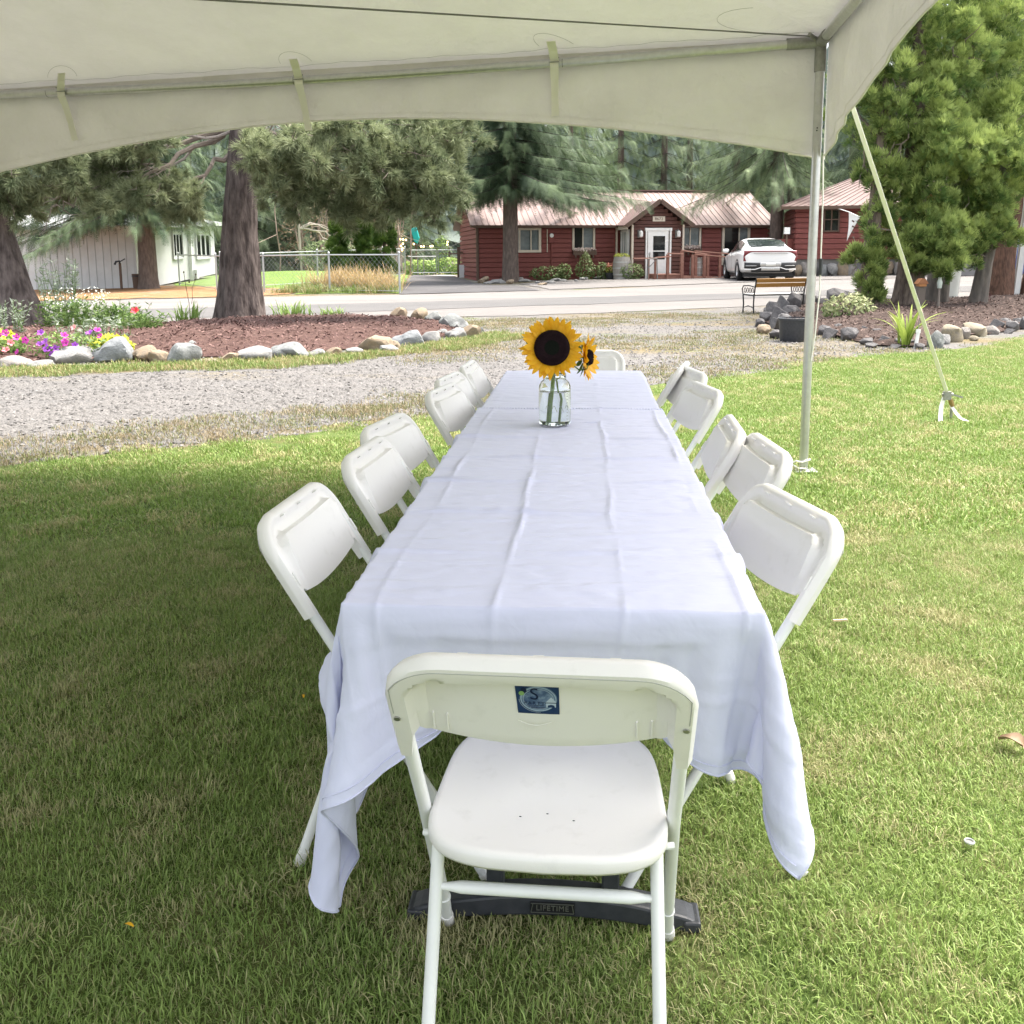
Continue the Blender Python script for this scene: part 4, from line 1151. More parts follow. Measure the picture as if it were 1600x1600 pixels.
# porch
PV = -1.5
MB().box((6.95, -.72, 1.42), (2.02, 1.46, 2.46)).build('porch_wall', m_brownb, H)
dh = [(6.45, 7.52, 0, 2.45)]
siding(H, 5.95, 7.97, .4, 2.60, m_brownb, dh, v=PV, pitch=.15)
siding(H, 5.95, 7.97, 2.60, 3.34, m_brownb, v=PV, pitch=.15, top=lambda z: (6.98 - (3.42 - z) / .82 * 1.05, 6.98 + (3.42 - z) / .82 * 1.05))
MB().prism([(5.95, 2.55), (8.0, 2.55), (6.98, 3.38)], 'y', -1.48, 1.4).build('porch_gable', m_brownb, H)
siding(H, -1.45, -.02, .4, 2.55, m_brownb, [(-1.3, -.1, 1.0, 2.45)], v=5.94, side=1, pitch=.15)
for u in (5.92, 8.0): MB().bar((u, PV - .035, .45), (u, PV - .035, 2.58), .07, .13, (0, 1, 0)).build('corner_board', m_trimc, H)
window(H, -1.12, -.22, 1.12, 2.36, v=5.90, side=1, mull=(-.82, -.52), w=.09)
for sgn, u1 in ((-1, 5.62), (1, 8.34)):
    A = (u1, PV - .28, 2.555); B = (u1, 1.0 if sgn < 0 else .9, 2.555)
    q = ribroof(H, A, (u1, 1.0, 2.62), (6.98, 1.55, 3.52), (6.98, PV - .28, 3.52), 9, rib=.012)
b = MB()
for u1 in (5.60, 8.36): b.bar((u1, PV - .29, 2.52), (6.98, PV - .29, 3.50), .04, .17, (0, 0, 1))
b.build('barge_board', m_trimb, H)
b = MB(); b.bar((5.7, -1.6, 2.50), (5.7, 0, 2.50), .04, .2); b.build('fascia', m_trimc, H)
dr = MB().box((6.985, PV - .012, 1.42), (.84, .05, 1.86)).build('door', m_white, H)
f = MB(); f.bar((6.49, PV - .03, .45), (6.49, PV - .03, 2.44), .06, .12, (0, 1, 0)); f.bar((7.48, PV - .03, .45), (7.48, PV - .03, 2.44), .06, .12, (0, 1, 0)); f.bar((6.43, PV - .032, 2.40), (7.54, PV - .032, 2.40), .06, .11)
f.build('door_frame', m_white, dr)
MB().box((7.02, PV - .042, 1.86), (.48, .012, .56)).build('door_glass', m_gdark, dr)
MB().box((7.02, PV - .042, 1.38), (.48, .012, .30)).build('door_glass', m_gdark, dr)
MB().bar((6.64, PV - .06, 1.28), (6.64, PV - .06, 1.5), .03, .04).build('handle', m_screw, dr)
sg = MB().box((6.99, PV - .045, 2.80), (.50, .03, .19)).build('number_plate', m_trimc, H)
text_part('lettering', '8672', .155, m_trimb, sg, (6.99, PV - .064, 2.80), (R(90), 0, 0), .004, 1.12)
for u in (6.18, 7.72):
    lm = MB().box((u, PV - .05, 2.22), (.09, .05, .3)).build('wall_lamp', m_cable, H)
    MB().lathe([(.03, -.13), (.07, -.1), (.08, .08), (.03, .13)], 6, (u + .06, PV - .16, 2.22)).build('lamp_glass', m_white, lm)
    MB().tube([(u, PV - .06, 2.32), (u + .04, PV - .12, 2.40), (u + .06, PV - .16, 2.36)], .015, 6).build('lamp_arm', m_cable, lm)
# low rockery along the house front comes later
# ------------------------------------------------------------------ entrance ramp
HF = lambda u, v, z=0: Vector((-1.33 + u * math.cos(R(9.5)) - v * math.sin(R(9.5)), 38.5 + u * math.sin(R(9.5)) + v * math.cos(R(9.5)), z))
rp = thing('wooden_ramp', 'red brown wooden ramp with handrails leading up to the house door', 'ramp', HF(7.5, -3), R(9.5))
def rl(u, v, z): return (u - 7.5, v + 3, z)
dk = MB(); dk.add([rl(7.5, -3.1, .62), rl(9.9, -3.1, .50), rl(9.9, -1.9, .50), rl(7.5, -1.9, .62)] + [rl(7.5, -3.1, .45), rl(9.9, -3.1, .42), rl(9.9, -1.9, .42), rl(7.5, -1.9, .45)], [(0, 1, 2, 3), (0, 4, 5, 1), (3, 2, 6, 7), (0, 3, 7, 4), (1, 5, 6, 2)])
dk.build('deck', m_deck, rp)
for i in range(5): MB().box(rl(6.55 + i * .19, -2.5, .66), (.182, 1.25, .04)).build('deck_board', m_deck, rp)
MB().box(rl(6.93, -2.5, .52), (.95, 1.2, .24)).build('deck_skirt', m_rail, rp)
for (u, v, h, w) in ((6.35, -3.15, 1.28, .07), (6.85, -3.12, 1.42, .10), (7.42, -3.1, 1.54, .12), (7.85, -3.1, 1.40, .10), (8.32, -3.1, 1.36, .10), (9.25, -3.1, 1.25, .10), (8.4, -1.95, 1.5, .1), (8.9, -1.95, 1.45, .1), (9.4, -1.95, 1.4, .1), (6.05, -3.3, 1.25, .05)):
    MB().bar(rl(u, v, .42), rl(u, v, h), w, w).build('post', m_rail, rp)
for a, b_ in (((5.45, -3.3, 1.28), (6.35, -3.2, 1.28)), ((6.35, -3.2, 1.30), (6.95, -3.15, 1.34)), ((6.85, -3.12, 1.46), (7.45, -3.1, 1.44)), ((7.40, -3.1, 1.57), (8.40, -3.1, 1.42)), ((8.35, -1.95, 1.55), (9.9, -1.95, 1.42)), ((8.35, -1.95, 1.42), (9.9, -1.95, 1.29))):
    MB().bar(rl(*a), rl(*b_), .14, .045).build('handrail', m_deck, rp)
b = MB(); b.tube([rl(6.0, -3.35, .5), rl(6.0, -3.35, 1.25), rl(6.35, -3.35, 1.28), rl(6.38, -3.35, .5)], .025, 8); b.tube([rl(6.0, -3.35, .9), rl(6.3, -3.35, 1.2)], .015, 6); b.build('grab_rail', m_cable, rp)
# ------------------------------------------------------------------ barrels
m_barrel = M('weathered_barrel', (.36, .34, .31), .7, (.28, .26, .24), 12, bump=.003, bscale=40, stretch=(6, 6, 1)); m_hoop = M('barrel_hoop', (.45, .45, .44), .4, metallic=.7)
def barrel(x, y, label, h=.8, r=.3, plant=True):
    t = thing('barrel', label, 'barrel', (x, y, G(x, y)), 0, 'barrels by the house entrance')
    for k in range(16):
        a = 2 * math.pi * k / 16; b = MB()
        def f(u, v):
            rad = r * (.86 + .14 * math.sin(math.pi * v)); an = a + (u - .5) * 2 * math.pi / 16 * .95
            return (rad * math.cos(an), rad * math.sin(an), v * h)
        b.grid(f, 2, 6); b.build('stave', m_barrel, t)
    MB().lathe([(0, 0.02), (r * .85, .02), (r * .85, h * .5), (r * .84, h - .04), (0, h - .04)], 16).build('core', m_barrel, t)
    for z in (.06, .22, .5, .76):
        rad = r * (.86 + .14 * math.sin(math.pi * z)) + .006
        MB().lathe([(rad, -.025), (rad + .006, -.025), (rad + .006, .025), (rad, .025)], 20, (0, 0, z * h)).build('hoop', m_hoop, t)
    if plant:
        V, F, s = blob_leaves(240, (r * .9, r * .9, .12), .07, 5)
        link('planting', npmesh('planting', V + [0, 0, h + .02], F, M('lime_planting', (.33, .36, .06), .6, transl=.2)), t)
p = HF(5.45, -1.75); barrel(p.x, p.y, 'grey wooden barrel planter with yellow green plants left of the porch', .88, .36)
p = HF(8.55, -1.6); barrel(p.x, p.y, 'pale barrel half hidden behind the ramp railing', .8, .26, False)
# ------------------------------------------------------------------ pale shed on the left
m_shed = M('grey_white_panels', (.62, .635, .645), .6, (.55, .56, .57), 2, bump=.001, bscale=30)
m_shedw = M('white_panels', (.55, .56, .57), .6, (.51, .52, .53), 2)
S = thing('garden_shed', 'long pale grey shed of upright panels with a whiter windowed wing, behind spruce boughs', 'shed', (-13.9, 35.6, .2), R(-3))
n = 26
for i in range(n):
    u = -.02 - (i + .5) * .29
    MB().box((u, .03, 1.18), (.272, .06, 2.36)).build('panel', m_shed, S, bevel=.006)
MB().box((-4.0, 2.1, 1.15), (8.0, 4.0, 2.3)).build('wall', m_shed, S)
b = MB()
for i in range(n + 1): b.bar((-.02 - i * .29, -.004, 0), (-.02 - i * .29, -.004, 2.36), .02, .012, (0, 1, 0))
b.build('panel_joint', M('panel_seam', (.40, .41, .41), .7), S)
MB().bar((.03, 0, 0), (.03, 0, 2.4), .10, .1, (0, 1, 0)).build('corner_board', m_shedw, S)
ribroof(S, (-8.4, -.35, 2.36), (.3, -.35, 2.36), (.3, 4.4, 3.0), (-8.4, 4.4, 3.0), 22, m=m_shedw, rib=.02)
MB().bar((-8.3, -.3, 2.32), (.3, -.3, 2.32), .05, .14).build('fascia', m_shedw, S)
# wing set back, its wall running away to the right
wg = MB(); wg.add([(.2, .6, .1), (1.35, 4.6, .55), (1.35, 4.6, 2.55), (.2, .6, 2.36), (-1, 4.6, .55), (-1, 4.6, 2.55), (-1, .6, .1), (-1, .6, 2.36)], [(0, 1, 2, 3), (1, 4, 5, 2), (6, 0, 3, 7), (3, 2, 5, 7)])
wing = wg.build('wing_wall', m_shedw, S)
def wp(t, z, o=.0):
    a = Vector((.2, .6, 0)); b_ = Vector((1.35, 4.6, 0)); d = (b_ - a).normalized(); nn = Vector((d.y, -d.x, 0)); q = a.lerp(b_, t) + nn * o; q.z = z; return q
for t0, t1 in ((.36, .50), (.70, .92)):
    b = MB(); b.add([wp(t0, 1.15, .02), wp(t1, 1.2, .02), wp(t1, 2.25, .02), wp(t0, 2.2, .02)], [(0, 1, 2, 3)]); wd = b.build('window', m_shedw, S)
    for k in range(3):
        f = MB(); s0 = t0 + (t1 - t0) * (.10 + k * .31); s1 = s0 + (t1 - t0) * .2
        f.add([wp(s0, 1.3, .035), wp(s1, 1.3, .035), wp(s1, 2.1, .035), wp(s0, 2.1, .035)], [(0, 1, 2, 3)]); f.build('pane', m_gdark, wd)
    f = MB()
    for (p, q) in (((t0, 1.15), (t1, 1.2)), ((t0, 2.2), (t1, 2.25)), ((t0, 1.15), (t0, 2.2)), ((t1, 1.2), (t1, 2.25))): f.bar(wp(*p, .04), wp(*q, .04), .05, .05)
    f.build('frame', m_shedw, wd)
MB().bar(wp(.60, .3, .06), wp(.60, 2.35, .06), .1, .12).build('downpipe', m_shed, S)
MB().box(wp(.63, .55, .12), (.25, .2, .35)).build('meter_box', m_shedw, S)
ribroof(S, wp(-.05, 2.40, .25), wp(1.08, 2.62, .25), wp(1.08, 3.0, -2.2), wp(-.05, 2.8, -2.2), 8, m=m_shedw, rib=.02, name='wing_roof')
MB().bar(wp(-.05, 2.36, .27), wp(1.08, 2.58, .27), .04, .12).build('fascia', m_shedw, S)
# bin and water pump beside the shed
tb = thing('rubbish_bin', 'dark cylindrical bin against the shed corner beside the spruce trunk', 'bin', (-13.62, 35.1, G(-13.6, 35.1)))
MB().lathe([(0, 0), (.19, 0), (.21, .50), (.22, .5), (.22, .54), (0, .54)], 18).build('body', m_trimb, tb)
MB().lathe([(.215, .44), (.225, .45), (.225, .47), (.215, .48)], 18).build('rim', m_rubber, tb)
hp = thing('water_hydrant', 'dark hand pump on a post in front of the pale shed panels', 'pump', (-14.05, 34.6, G(-14, 34.6)))
MB().bar((0, 0, 0), (0, 0, .95), .07, .07).build('post', m_trimb, hp)
MB().tube([(0, 0, .93), (.0, -.05, 1.02), (-.12, -.05, 1.0), (-.17, -.05, .9)], .04, 8).build('spout', m_rubber, hp); MB().bar((0, 0, 1.0), (.2, -.03, 1.1), .04, .03).build('handle', m_rubber, hp)
# ------------------------------------------------------------------ red cabin on the right
C2 = thing('red_cabin', 'red boarded cabin on a stone footing behind the tent pole, under a brown metal roof', 'cabin', (11.0, 37.4, 0), R(-11))
siding(C2, .0, 6.2, 1.2, 3.22, m_red, [(1.0, 1.62, 2.2, 3.12)], v=0, pitch=.2)
siding(C2, 0, 5, 1.2, 3.22, m_red, v=0, side=1, pitch=.2)
MB().box((3.1, 2.5, 2.2), (6.15, 4.9, 2.05)).build('wall', m_red, C2)
window(C2, 1.04, 1.58, 2.26, 3.08, mull=(1.31,), m=m_trimb, w=.05, bars=(2.7,), glass=m_gdark)
# roof with a hipped near left end
m_roof2 = M('brown_pink_roof', (.175, .112, .101), .5, (.15, .096, .086), 1.5)
ribroof(C2, (-.6, -.5, 3.2), (6.8, -.5, 3.2), (6.8, 2.5, 4.5), (2.6, 2.5, 4.5), 26, m=m_roof2)
ribroof(C2, (-.6, 5.5, 3.2), (-.6, -.5, 3.2), (2.6, 2.5, 4.5), (2.6, 2.5, 4.5), 14, m=m_roof2)
MB().bar((-.6, -.48, 3.14), (6.8, -.48, 3.14), .05, .12).build('fascia', m_trimb, C2); MB().bar((-.58, -.5, 3.14), (-.58, 5.5, 3.14), .05, .12).build('fascia', m_trimb, C2)
MB().box((3.1, 2.5, .75), (6.3, 4.95, .9)).build('footing', M('footing_grey', (.20, .19, .175), .9), C2)
fp = thing('banner_flag', 'white pennant flag hanging from a pole on the red cabin wall', 'flag', (12.62, 36.6, 3.02))
MB().tube([(-.28, .1, .08), (0, -.25, -.06), (.34, -.62, -.28)], .018, 8).build('flag_pole', m_white, fp)
fb = MB(); fb.grid(lambda u, v: (.02 + .30 * u + .03 * math.sin(v * 5), -.3 - .2 * u + .04 * math.sin(v * 6 + u * 3), -.10 - .14 * u - v * (1.05 - .85 * u)), 6, 14)
o = fb.build('flag_cloth', m_white, fp, smooth='all')
fb = MB()
for k in range(4): fb.box((.14 + .01 * k, -.46, -.42 - k * .2), (.10, .01, .05), Matrix.Rotation(.5, 3, 'Y'))
fb.build('flag_marking', m_trimb, fp)
pf = thing('board_fence', 'short red board fence between the white car and the cabin', 'fence', (10.75, 37.6, G(10.7, 37.6)))
for k in range(7): MB().box((k * .15 - .45, 0, .72), (.142, .025, 1.45)).build('board', m_red, pf)
MB().bar((-.5, .03, 1.2), (.55, .03, 1.2), .04, .08).build('rail', m_red, pf)
mb_ = thing('white_box', 'small white box on a post behind the parked car', 'box', (10.55, 37.0, G(10.5, 37)))
MB().box((0, 0, 1.75), (.2, .15, .25)).build('body', m_white, mb_); MB().bar((0, 0, 0), (0, 0, 1.65), .06, .06).build('post', m_trimb, mb_)
# ------------------------------------------------------------------ shop front at the far right edge
m_orange = M('bright_red_boards', (.42, .085, .05), .65, (.36, .07, .045), 4)
FS = thing('red_storefront', 'orange red boarded storefront with grey lower wall at the right edge behind the cedars', 'building', (16.3, 34.4, .5), R(2))
siding(FS, -.6, 4.5, 1.35, 3.2, m_orange, v=0, pitch=.16)
MB().box((2.0, 2.0, 2.2), (5.1, 3.9, 2.0)).build('wall', m_orange, FS)
MB().box((2.0, 1.97, .65), (5.3, 3.9, 1.3)).build('lower_wall', M('grey_lower_wall', (.22, .21, .205), .7, (.19, .18, .175), 3), FS)
window(FS, .55, 1.0, .35, 1.25, v=.04, m=m_shed, w=.06, glass=m_gpan)
MB().box((1.9, -.06, .9), (.5, .05, 1.7)).build('blue_panel', M('blue_sign', (.03, .075, .26), .5), FS)
MB().box((2.0, -1.2, .0), (6.5, 2.0, .12)).build('boardwalk', M('pale_kerb', (.36, .32, .25), .8), FS)
MB().box((2.2, 1.8, 3.3), (6, 5, .12)).build('roof', m_roof2, FS)
wpst = thing('sign_post_frame', 'pair of white painted posts leaning together at the right edge by the dark trunk', 'post', (12.85, 24.5, G(12.8, 24.5)))
MB().bar((-.20, 0, 0), (.10, .1, 2.9), .14, .10, (0, 1, 0)).build('post', m_white, wpst); MB().bar((-.02, -.12, 0), (.22, 0, 2.9), .14, .10, (0, 1, 0)).build('post', m_white, wpst)
MB().bar((-.1, 0, 2.7), (1.4, 0, 2.9), .12, .12).build('crosspiece', m_white, wpst)
# ================================================================== parked car
m_paint = M('white_car_paint', (.86, .86, .855), .25, coat=.6)
m_tyre = M('tyre_rubber', (.02, .02, .021), .8); m_trim = M('black_trim', (.022, .023, .025), .5)
m_tail = M('tail_lamp', (.16, .008, .014), .2, coat=.5); m_silver = M('silver_trim', (.55, .55, .54), .35, metallic=.5)
m_cglass = M('car_glass', (.02, .027, .027), .05, spec=.8)
car = thing('parked_car', 'white fastback saloon car seen from behind, parked on the gravel before the ramp', 'car', (8.55, 31.75, G(8.6, 33)), R(-4.2))
CL = 4.88
# stations from the rear (y=0) to the front: y, sill z, half width at sill, half width at belt, belt z, deck z
ST = [(.0, .42, .66, .70, .86, 1.00), (.03, .36, .74, .78, .88, 1.06), (.12, .30, .83, .86, .90, 1.105), (.35, .24, .90, .915, .92, 1.10), (.8, .20, .92, .93, .93, 1.08), (1.6, .19, .92, .925, .92, 1.0), (2.6, .19, .92, .92, .90, .98), (3.4, .19, .92, .915, .87, .98), (4.0, .20, .91, .90, .82, .90), (4.5, .23, .86, .85, .74, .82), (4.75, .28, .74, .74, .66, .74), (CL, .36, .52, .52, .58, .62)]
def sect(st):
    y, zs, ws, wb, zb_, zd = st
    pts = [(0, zs), (ws * .8, zs), (ws, zs + .10), (ws + .012, (zs + zb_) / 2 - .03), (wb + .008, zb_ - .10), (wb, zb_ - .02), (wb - .03, zb_ + .02), (wb * .80, zd - .015), (wb * .5, zd), (0, zd + .006)]
    return [(x, y, z) for x, z in pts] + [(-x, y, z) for x, z in reversed(pts[1:-1])]
V = []; F = []; k = None
for s in ST:
    q = sect(s); k = len(q); V += q
for i in range(len(ST) - 1):
    for j in range(k): F.append((i * k + j, (i + 1) * k + j, (i + 1) * k + (j + 1) % k, i * k + (j + 1) % k))
F.append(tuple(range(k))); F.append(tuple(range((len(ST) - 1) * k, len(ST) * k))[::-1])
body = MB().add(V, F).build('body', m_paint, car, smooth='all')
md = body.modifiers.new('round', 'SUBSURF'); md.levels = 2; md.render_levels = 2
# cabin: roof shell with glass set into it
RS = [(.42, 1.075, .56, 1.085), (.75, 1.06, .60, 1.20), (1.15, 1.02, .60, 1.33), (1.7, .98, .585, 1.425), (2.3, .96, .575, 1.445), (2.8, .955, .56, 1.415), (3.3, .96, .52, 1.25), (3.75, .95, .48, 1.02)]
def rsec(st, grow=0):
    y, z0, wt, zt = st; wb = .865 - .05 * abs(y - 2) / 2
    h = zt - z0
    pts = [(wb + grow, z0 - .10), (wb - (wb - wt) * .12 + grow, z0 + h * .10), (wb - (wb - wt) * .75 + grow, z0 + h * .78), (wt - .02 + grow * .6, z0 + h * .93), (wt * .7, zt + grow), (wt * .35, zt + .008 + grow), (0, zt + .010 + grow)]
    return [(x, y, z) for x, z in pts] + [(-x, y, z) for x, z in reversed(pts[:-1])]
V = []; F = []
for s in RS: q = rsec(s); kk = len(q); V += q
for i in range(len(RS) - 1):
    for j in range(kk - 1): F.append((i * kk + j, (i + 1) * kk + j, (i + 1) * kk + j + 1, i * kk + j + 1))
roof = MB().add(V, F).build('roof', m_paint, car, smooth='all')
md = roof.modifiers.new('round', 'SUBSURF'); md.levels = 2; md.render_levels = 2
def interp_r(y):
    for a, b in zip(RS, RS[1:]):
        if a[0] <= y <= b[0]:
            t = (y - a[0]) / (b[0] - a[0]); t2 = t; return tuple(p + (q - p) * t2 for p, q in zip(a, b))
    return RS[-1]
def rear_glass(u, v):
    y = .52 + v * .98; s = interp_r(y); w = .60 - .03 * v - .05 * abs(2 * v - 1) ** 3
    x = (u - .5) * 2 * w
    return (x, y, s[3] + .016 - .02 * (abs(x) / .6) ** 3 + (.012 if .1 < v < .95 else 0))
MB().grid(rear_glass, 12, 8).build('rear_window', m_cglass, car, smooth='all')
def side_glass(sg, y0, y1):
    def f(u, v):
        y = y0 + (y1 - y0) * u; s = interp_r(min(max(y, .42), 3.75)); wb = .865 - .05 * abs(y - 2) / 2
        h = s[3] - s[1]; zz = .06 + v * .78
        lim = min(.86, zz)
        x = wb - (wb - s[2]) * (.12 + (lim - .10) / .68 * .63) + .018
        return (sg * x, y, s[1] + h * lim)
    return f
for sg in (-1, 1):
    for y0, y1 in ((1.05, 1.42), (1.46, 2.2), (2.27, 3.2)):
        MB().grid(side_glass(sg, y0, y1), 6, 4).build('side_window', m_cglass, car, smooth='all')
    mr = MB(); mr.lathe([(0, -.07), (.06, -.06), (.085, 0), (.07, .06), (0, .07)], 12, (0, 0, 0)); mr.v = [(x * 1.3 + sg * 1.03, y * .7 + 2.95, z * 1.0 + 1.02) for x, y, z in mr.v]
    mo = mr.build('mirror', m_paint, car, smooth='all'); MB().bar((sg * .90, 2.98, .98), (sg * 1.0, 2.96, .99), .05, .04).build('mirror_arm', m_trim, mo)
    for y in (.98, 3.83):
        w = thing('wheel', None, None, (sg * .83, y, .335)); w.parent = car
        prof = [(.19, -.10), (.30, -.105), (.335, -.08), (.338, 0), (.335, .08), (.30, .108), (.21, .10)]
        ty = MB().lathe(prof, 28); ty.v = [(z, x, y_) for x, y_, z in ty.v]; ty.build('tyre', m_tyre, w, smooth='all')
        rm = MB().lathe([(0, .05), (.06, .06), (.08, .03)], 12)
        for q in range(5):
            an = q * 2 * math.pi / 5; rm.bar((.05 * math.cos(an), .05 * math.sin(an), .05), (.21 * math.cos(an), .21 * math.sin(an), .075), .05, .02)
        rm.lathe([(.195, .0), (.215, .09), (.205, .095), (.19, .05)], 24); rm.lathe([(0, -.02), (.2, -.02)], 20)
        rm.v = [(z * sg, x, y_) for x, y_, z in rm.v]; rm.build('rim', m_silver, w)
        ar = MB().lathe([(.345, 0), (.40, 0), (.40, .02), (.345, .02)], 30); ar.v = [(sg * (z + .085), x, max(y_, -.16)) for x, y_, z in ar.v]; ar.build('arch', m_trim, w)
def rear_y(x, z): 
    return -.004 + .09 * (abs(x) / .78) ** 3.2 + .03 * max(0, (z - .9)) + .05 * max(0, (.55 - z))
def strip(name, fz0, fz1, xr, m, off=.03, n=24, parent=None):
    b = MB()
    def f(u, v):
        x = xr[0] + (xr[1] - xr[0]) * u; z = fz0(x) + (fz1(x) - fz0(x)) * v
        return (x, rear_y(x, z) - off, z)
    b.grid(f, n, 2); o = b.build(name, m, parent or car, smooth='all'); md = o.modifiers.new('t', 'SOLIDIFY'); md.thickness = .012
    return o
strip('tail_light_bar', lambda x: .965, lambda x: 1.0, (-.62, .62), m_tail)
for sg in (-1, 1):
    strip('tail_light', lambda x: .965 - .17 * max(0, (abs(x) - .58) / .28) ** 1.6, lambda x: 1.0 + .012 * (abs(x) - .5), (sg * .56, sg * .86), m_tail, .045)
    strip('tail_light', lambda x: .66 + .0 * x, lambda x: .66 + max(.02, (abs(x) - .78) / .08 * .19), (sg * .79, sg * .87), m_tail, .04, 6)
    strip('bumper_vent', lambda x: .42 + .05 * max(0, abs(x) - .7), lambda x: .60 + .04 * (abs(x) - .3), (sg * .32, sg * .84), m_trim, .05)
    strip('vent_slat', lambda x: .50, lambda x: .518, (sg * .46, sg * .80), m_silver, .065)
    strip('bumper_lip', lambda x: .375 + .07 * max(0, (.50 - abs(x)) / .2), lambda x: .405 + .07 * max(0, (.50 - abs(x)) / .2), (sg * .30, sg * .84), m_paint, .07)
strip('diffuser', lambda x: .30, lambda x: .45, (-.62, .62), m_trim, .03)
strip('skid_plate', lambda x: .35, lambda x: .47, (-.30, .30), m_silver, .06)
strip('plate_recess', lambda x: .49, lambda x: .625, (-.34, .34), m_silver, .05)
pl = strip('number_plate', lambda x: .495, lambda x: .62, (-.155, .155), m_white, .066)
for i in range(4): MB().box((-.09 + i * .06, -.10, .41), (.03, .012, .03)).build('skid_stud', m_white, car)
strip('boot_shut_line', lambda x: .905, lambda x: .912, (-.55, .55), m_trim, .028)
b = MB(); b.tube([(-.25, .40, 1.113), (.25, .40, 1.113)], .012, 6); b.build('spoiler_lip', m_paint, car)
for sg in (-1, 1):
    b = MB()
    for y in (1.42, 2.24, 3.25): b.bar((sg * .936, y, .3), (sg * .925, y, .93), .006, .008, (0, 1, 0))
    b.build('door_gap', m_trim, car)
    for y in (1.62, 2.42): MB().bar((sg * .945, y, .86), (sg * .945, y + .18, .86), .02, .03).build('door_handle', m_paint, car)
MB().box((0, 2.4, .2), (1.6, 4.2, .12)).build('underbody', m_trim, car)

# ================================================================== bench
m_slat = M('varnished_slat', (.42, .22, .06), .45, (.34, .17, .045), 14, stretch=(1, 8, 8)); m_iron = M('black_iron', (.014, .015, .017), .5)
m_slatg = M('weathered_slat', (.50, .48, .45), .7)
bn = thing('park_bench', 'garden bench with black iron ends and two orange varnished back slats by the rock wall', 'bench', (6.12, 22.35, G(6.1, 22.4)), R(200))
for sx in (-.68, .68):
    e = MB()
    e.tube([(sx, -.22, .0), (sx, -.2, .2), (sx, -.23, .42)], .017, 8)
    e.tube([(sx, .22, 0), (sx, .2, .2), (sx, .21, .40), (sx, .25, .60), (sx, .29, .79)], .017, 8)
    e.tube([(sx, -.23, .42), (sx, .21, .40)], .015, 8)
    e.tube([(sx, -.23, .42), (sx, -.27, .55), (sx, -.22, .62), (sx, .0, .63), (sx, .25, .60)], .015, 8)
    e.tube([(sx, -.2, .12), (sx, 0, .17), (sx, .2, .12)], .010, 6)
    for k in range(4): e.tube([(sx, -.15 + k * .1 + .035 * math.cos(t), .52 + .06 * math.sin(t)) for t in np.linspace(0, 6.28, 12)], .008, 5)
    e.build('iron_end', m_iron, bn, smooth=True)
for k in range(5): MB().box((0, -.2 + k * .095, .43), (1.36, .08, .022)).build('seat_slat', m_slatg, bn, bevel=.004)
for z in (.64, .745): MB().box((0, .245 + (z - .6) * .26, z), (1.36, .022, .095), Matrix.Rotation(-.24, 3, 'X')).build('back_slat', m_slat, bn, bevel=.004)
MB().tube([(-.68, 0, .40), (.68, 0, .40)], .012, 6).build('stretcher', m_iron, bn)

# ================================================================== planter and small garden pieces
po = thing('planter_pot', 'large black plastic pot half hidden behind the tent pole, in front of the rock wall', 'pot', (4.53, 15.3, 0))
MB().lathe([(0, .0), (.205, .0), (.215, .02), (.235, .34), (.25, .34), (.25, .375), (.235, .38), (.225, .34), (.21, .30), (0, .29)], 32).build('body', m_rubber, po, smooth=True)
V, F, s = blob_leaves(160, (.2, .2, .06), .05, 6); link('soil', npmesh('soil', V + [0, 0, .32], F, mg_brown), po)
pp = thing('drain_pipe', 'short white plastic standpipe sticking up among the front rocks of the cedar bed', 'pipe', (5.93, 13.95, 0))
MB().tube([(0, 0, 0), (.035, .02, .24)], .026, 14).build('pipe', m_white, pp, smooth=True); MB().tube([(.033, .02, .23), (.038, .022, .285)], .034, 14).build('cap', m_white, pp, smooth=True)
MB().tube([(.038, .022, .28), (.045, .03, .42)], .006, 6).build('wire', m_cable, pp)
bh = thing('bird_house', 'orange roofed bird house on a dark post behind the guy strap', 'birdhouse', (8.0, 18.8, .24))
MB().bar((0, 0, -.2), (.02, 0, .52), .16, .14).build('post', M('old_post', (.12, .10, .085), .9, bump=.006, bscale=20), bh)
MB().box((.02, -.03, .56), (.15, .15, .10)).build('box', M('bird_box_wood', (.36, .16, .06), .7), bh)
b = MB(); b.prism([(-.09, .56), (.13, .56), (.06, .66), (-.01, .66)], 'y', -.12, .07); b.build('roof', M('orange_roof', (.27, .12, .05), .7, (.22, .09, .04), 12), bh)
tp = thing('wrapped_post', 'tall pale draped sheet standing between the cedar trunks beside the road', 'cover', (10.5, 23.2, G(10.5, 23.2)))
b = MB()
def drp(u, v):
    a = 2 * math.pi * u; r = .30 - .17 * v + .02 * math.sin(5 * a + 2 * v) * (1 - v)
    return (r * math.cos(a) + .25 * v, r * .8 * math.sin(a), v * 1.25)
b.grid(drp, 40, 14); b.build('sheet', M('pale_sheet', (.60, .60, .55), .6, (.54, .54, .49), 4), tp, smooth='all')
b = MB(); b.lathe([(0, .12), (.08, .1), (.12, 0), (.08, -.1), (0, -.12)], 12, (.22, 0, 1.30)); b.build('knot', m_white, tp, smooth='all')
gb = thing('glass_ornament', 'small clear glass lantern on a stump beside the orange bird house', 'lantern', (8.75, 19.6, .26))
MB().lathe([(0, .0), (.04, .0), (.055, .12), (.03, .2), (.035, .22), (0, .23)], 14, (0, 0, .42)).build('glass', M('lantern_glass', (.45, .50, .45), .15), gb, smooth=True); MB().lathe([(0, 0), (.03, 0), (.02, .42), (0, .42)], 10).build('stump', M('stump_bark', (.20, .17, .145), .9, bump=.01, bscale=20), gb)

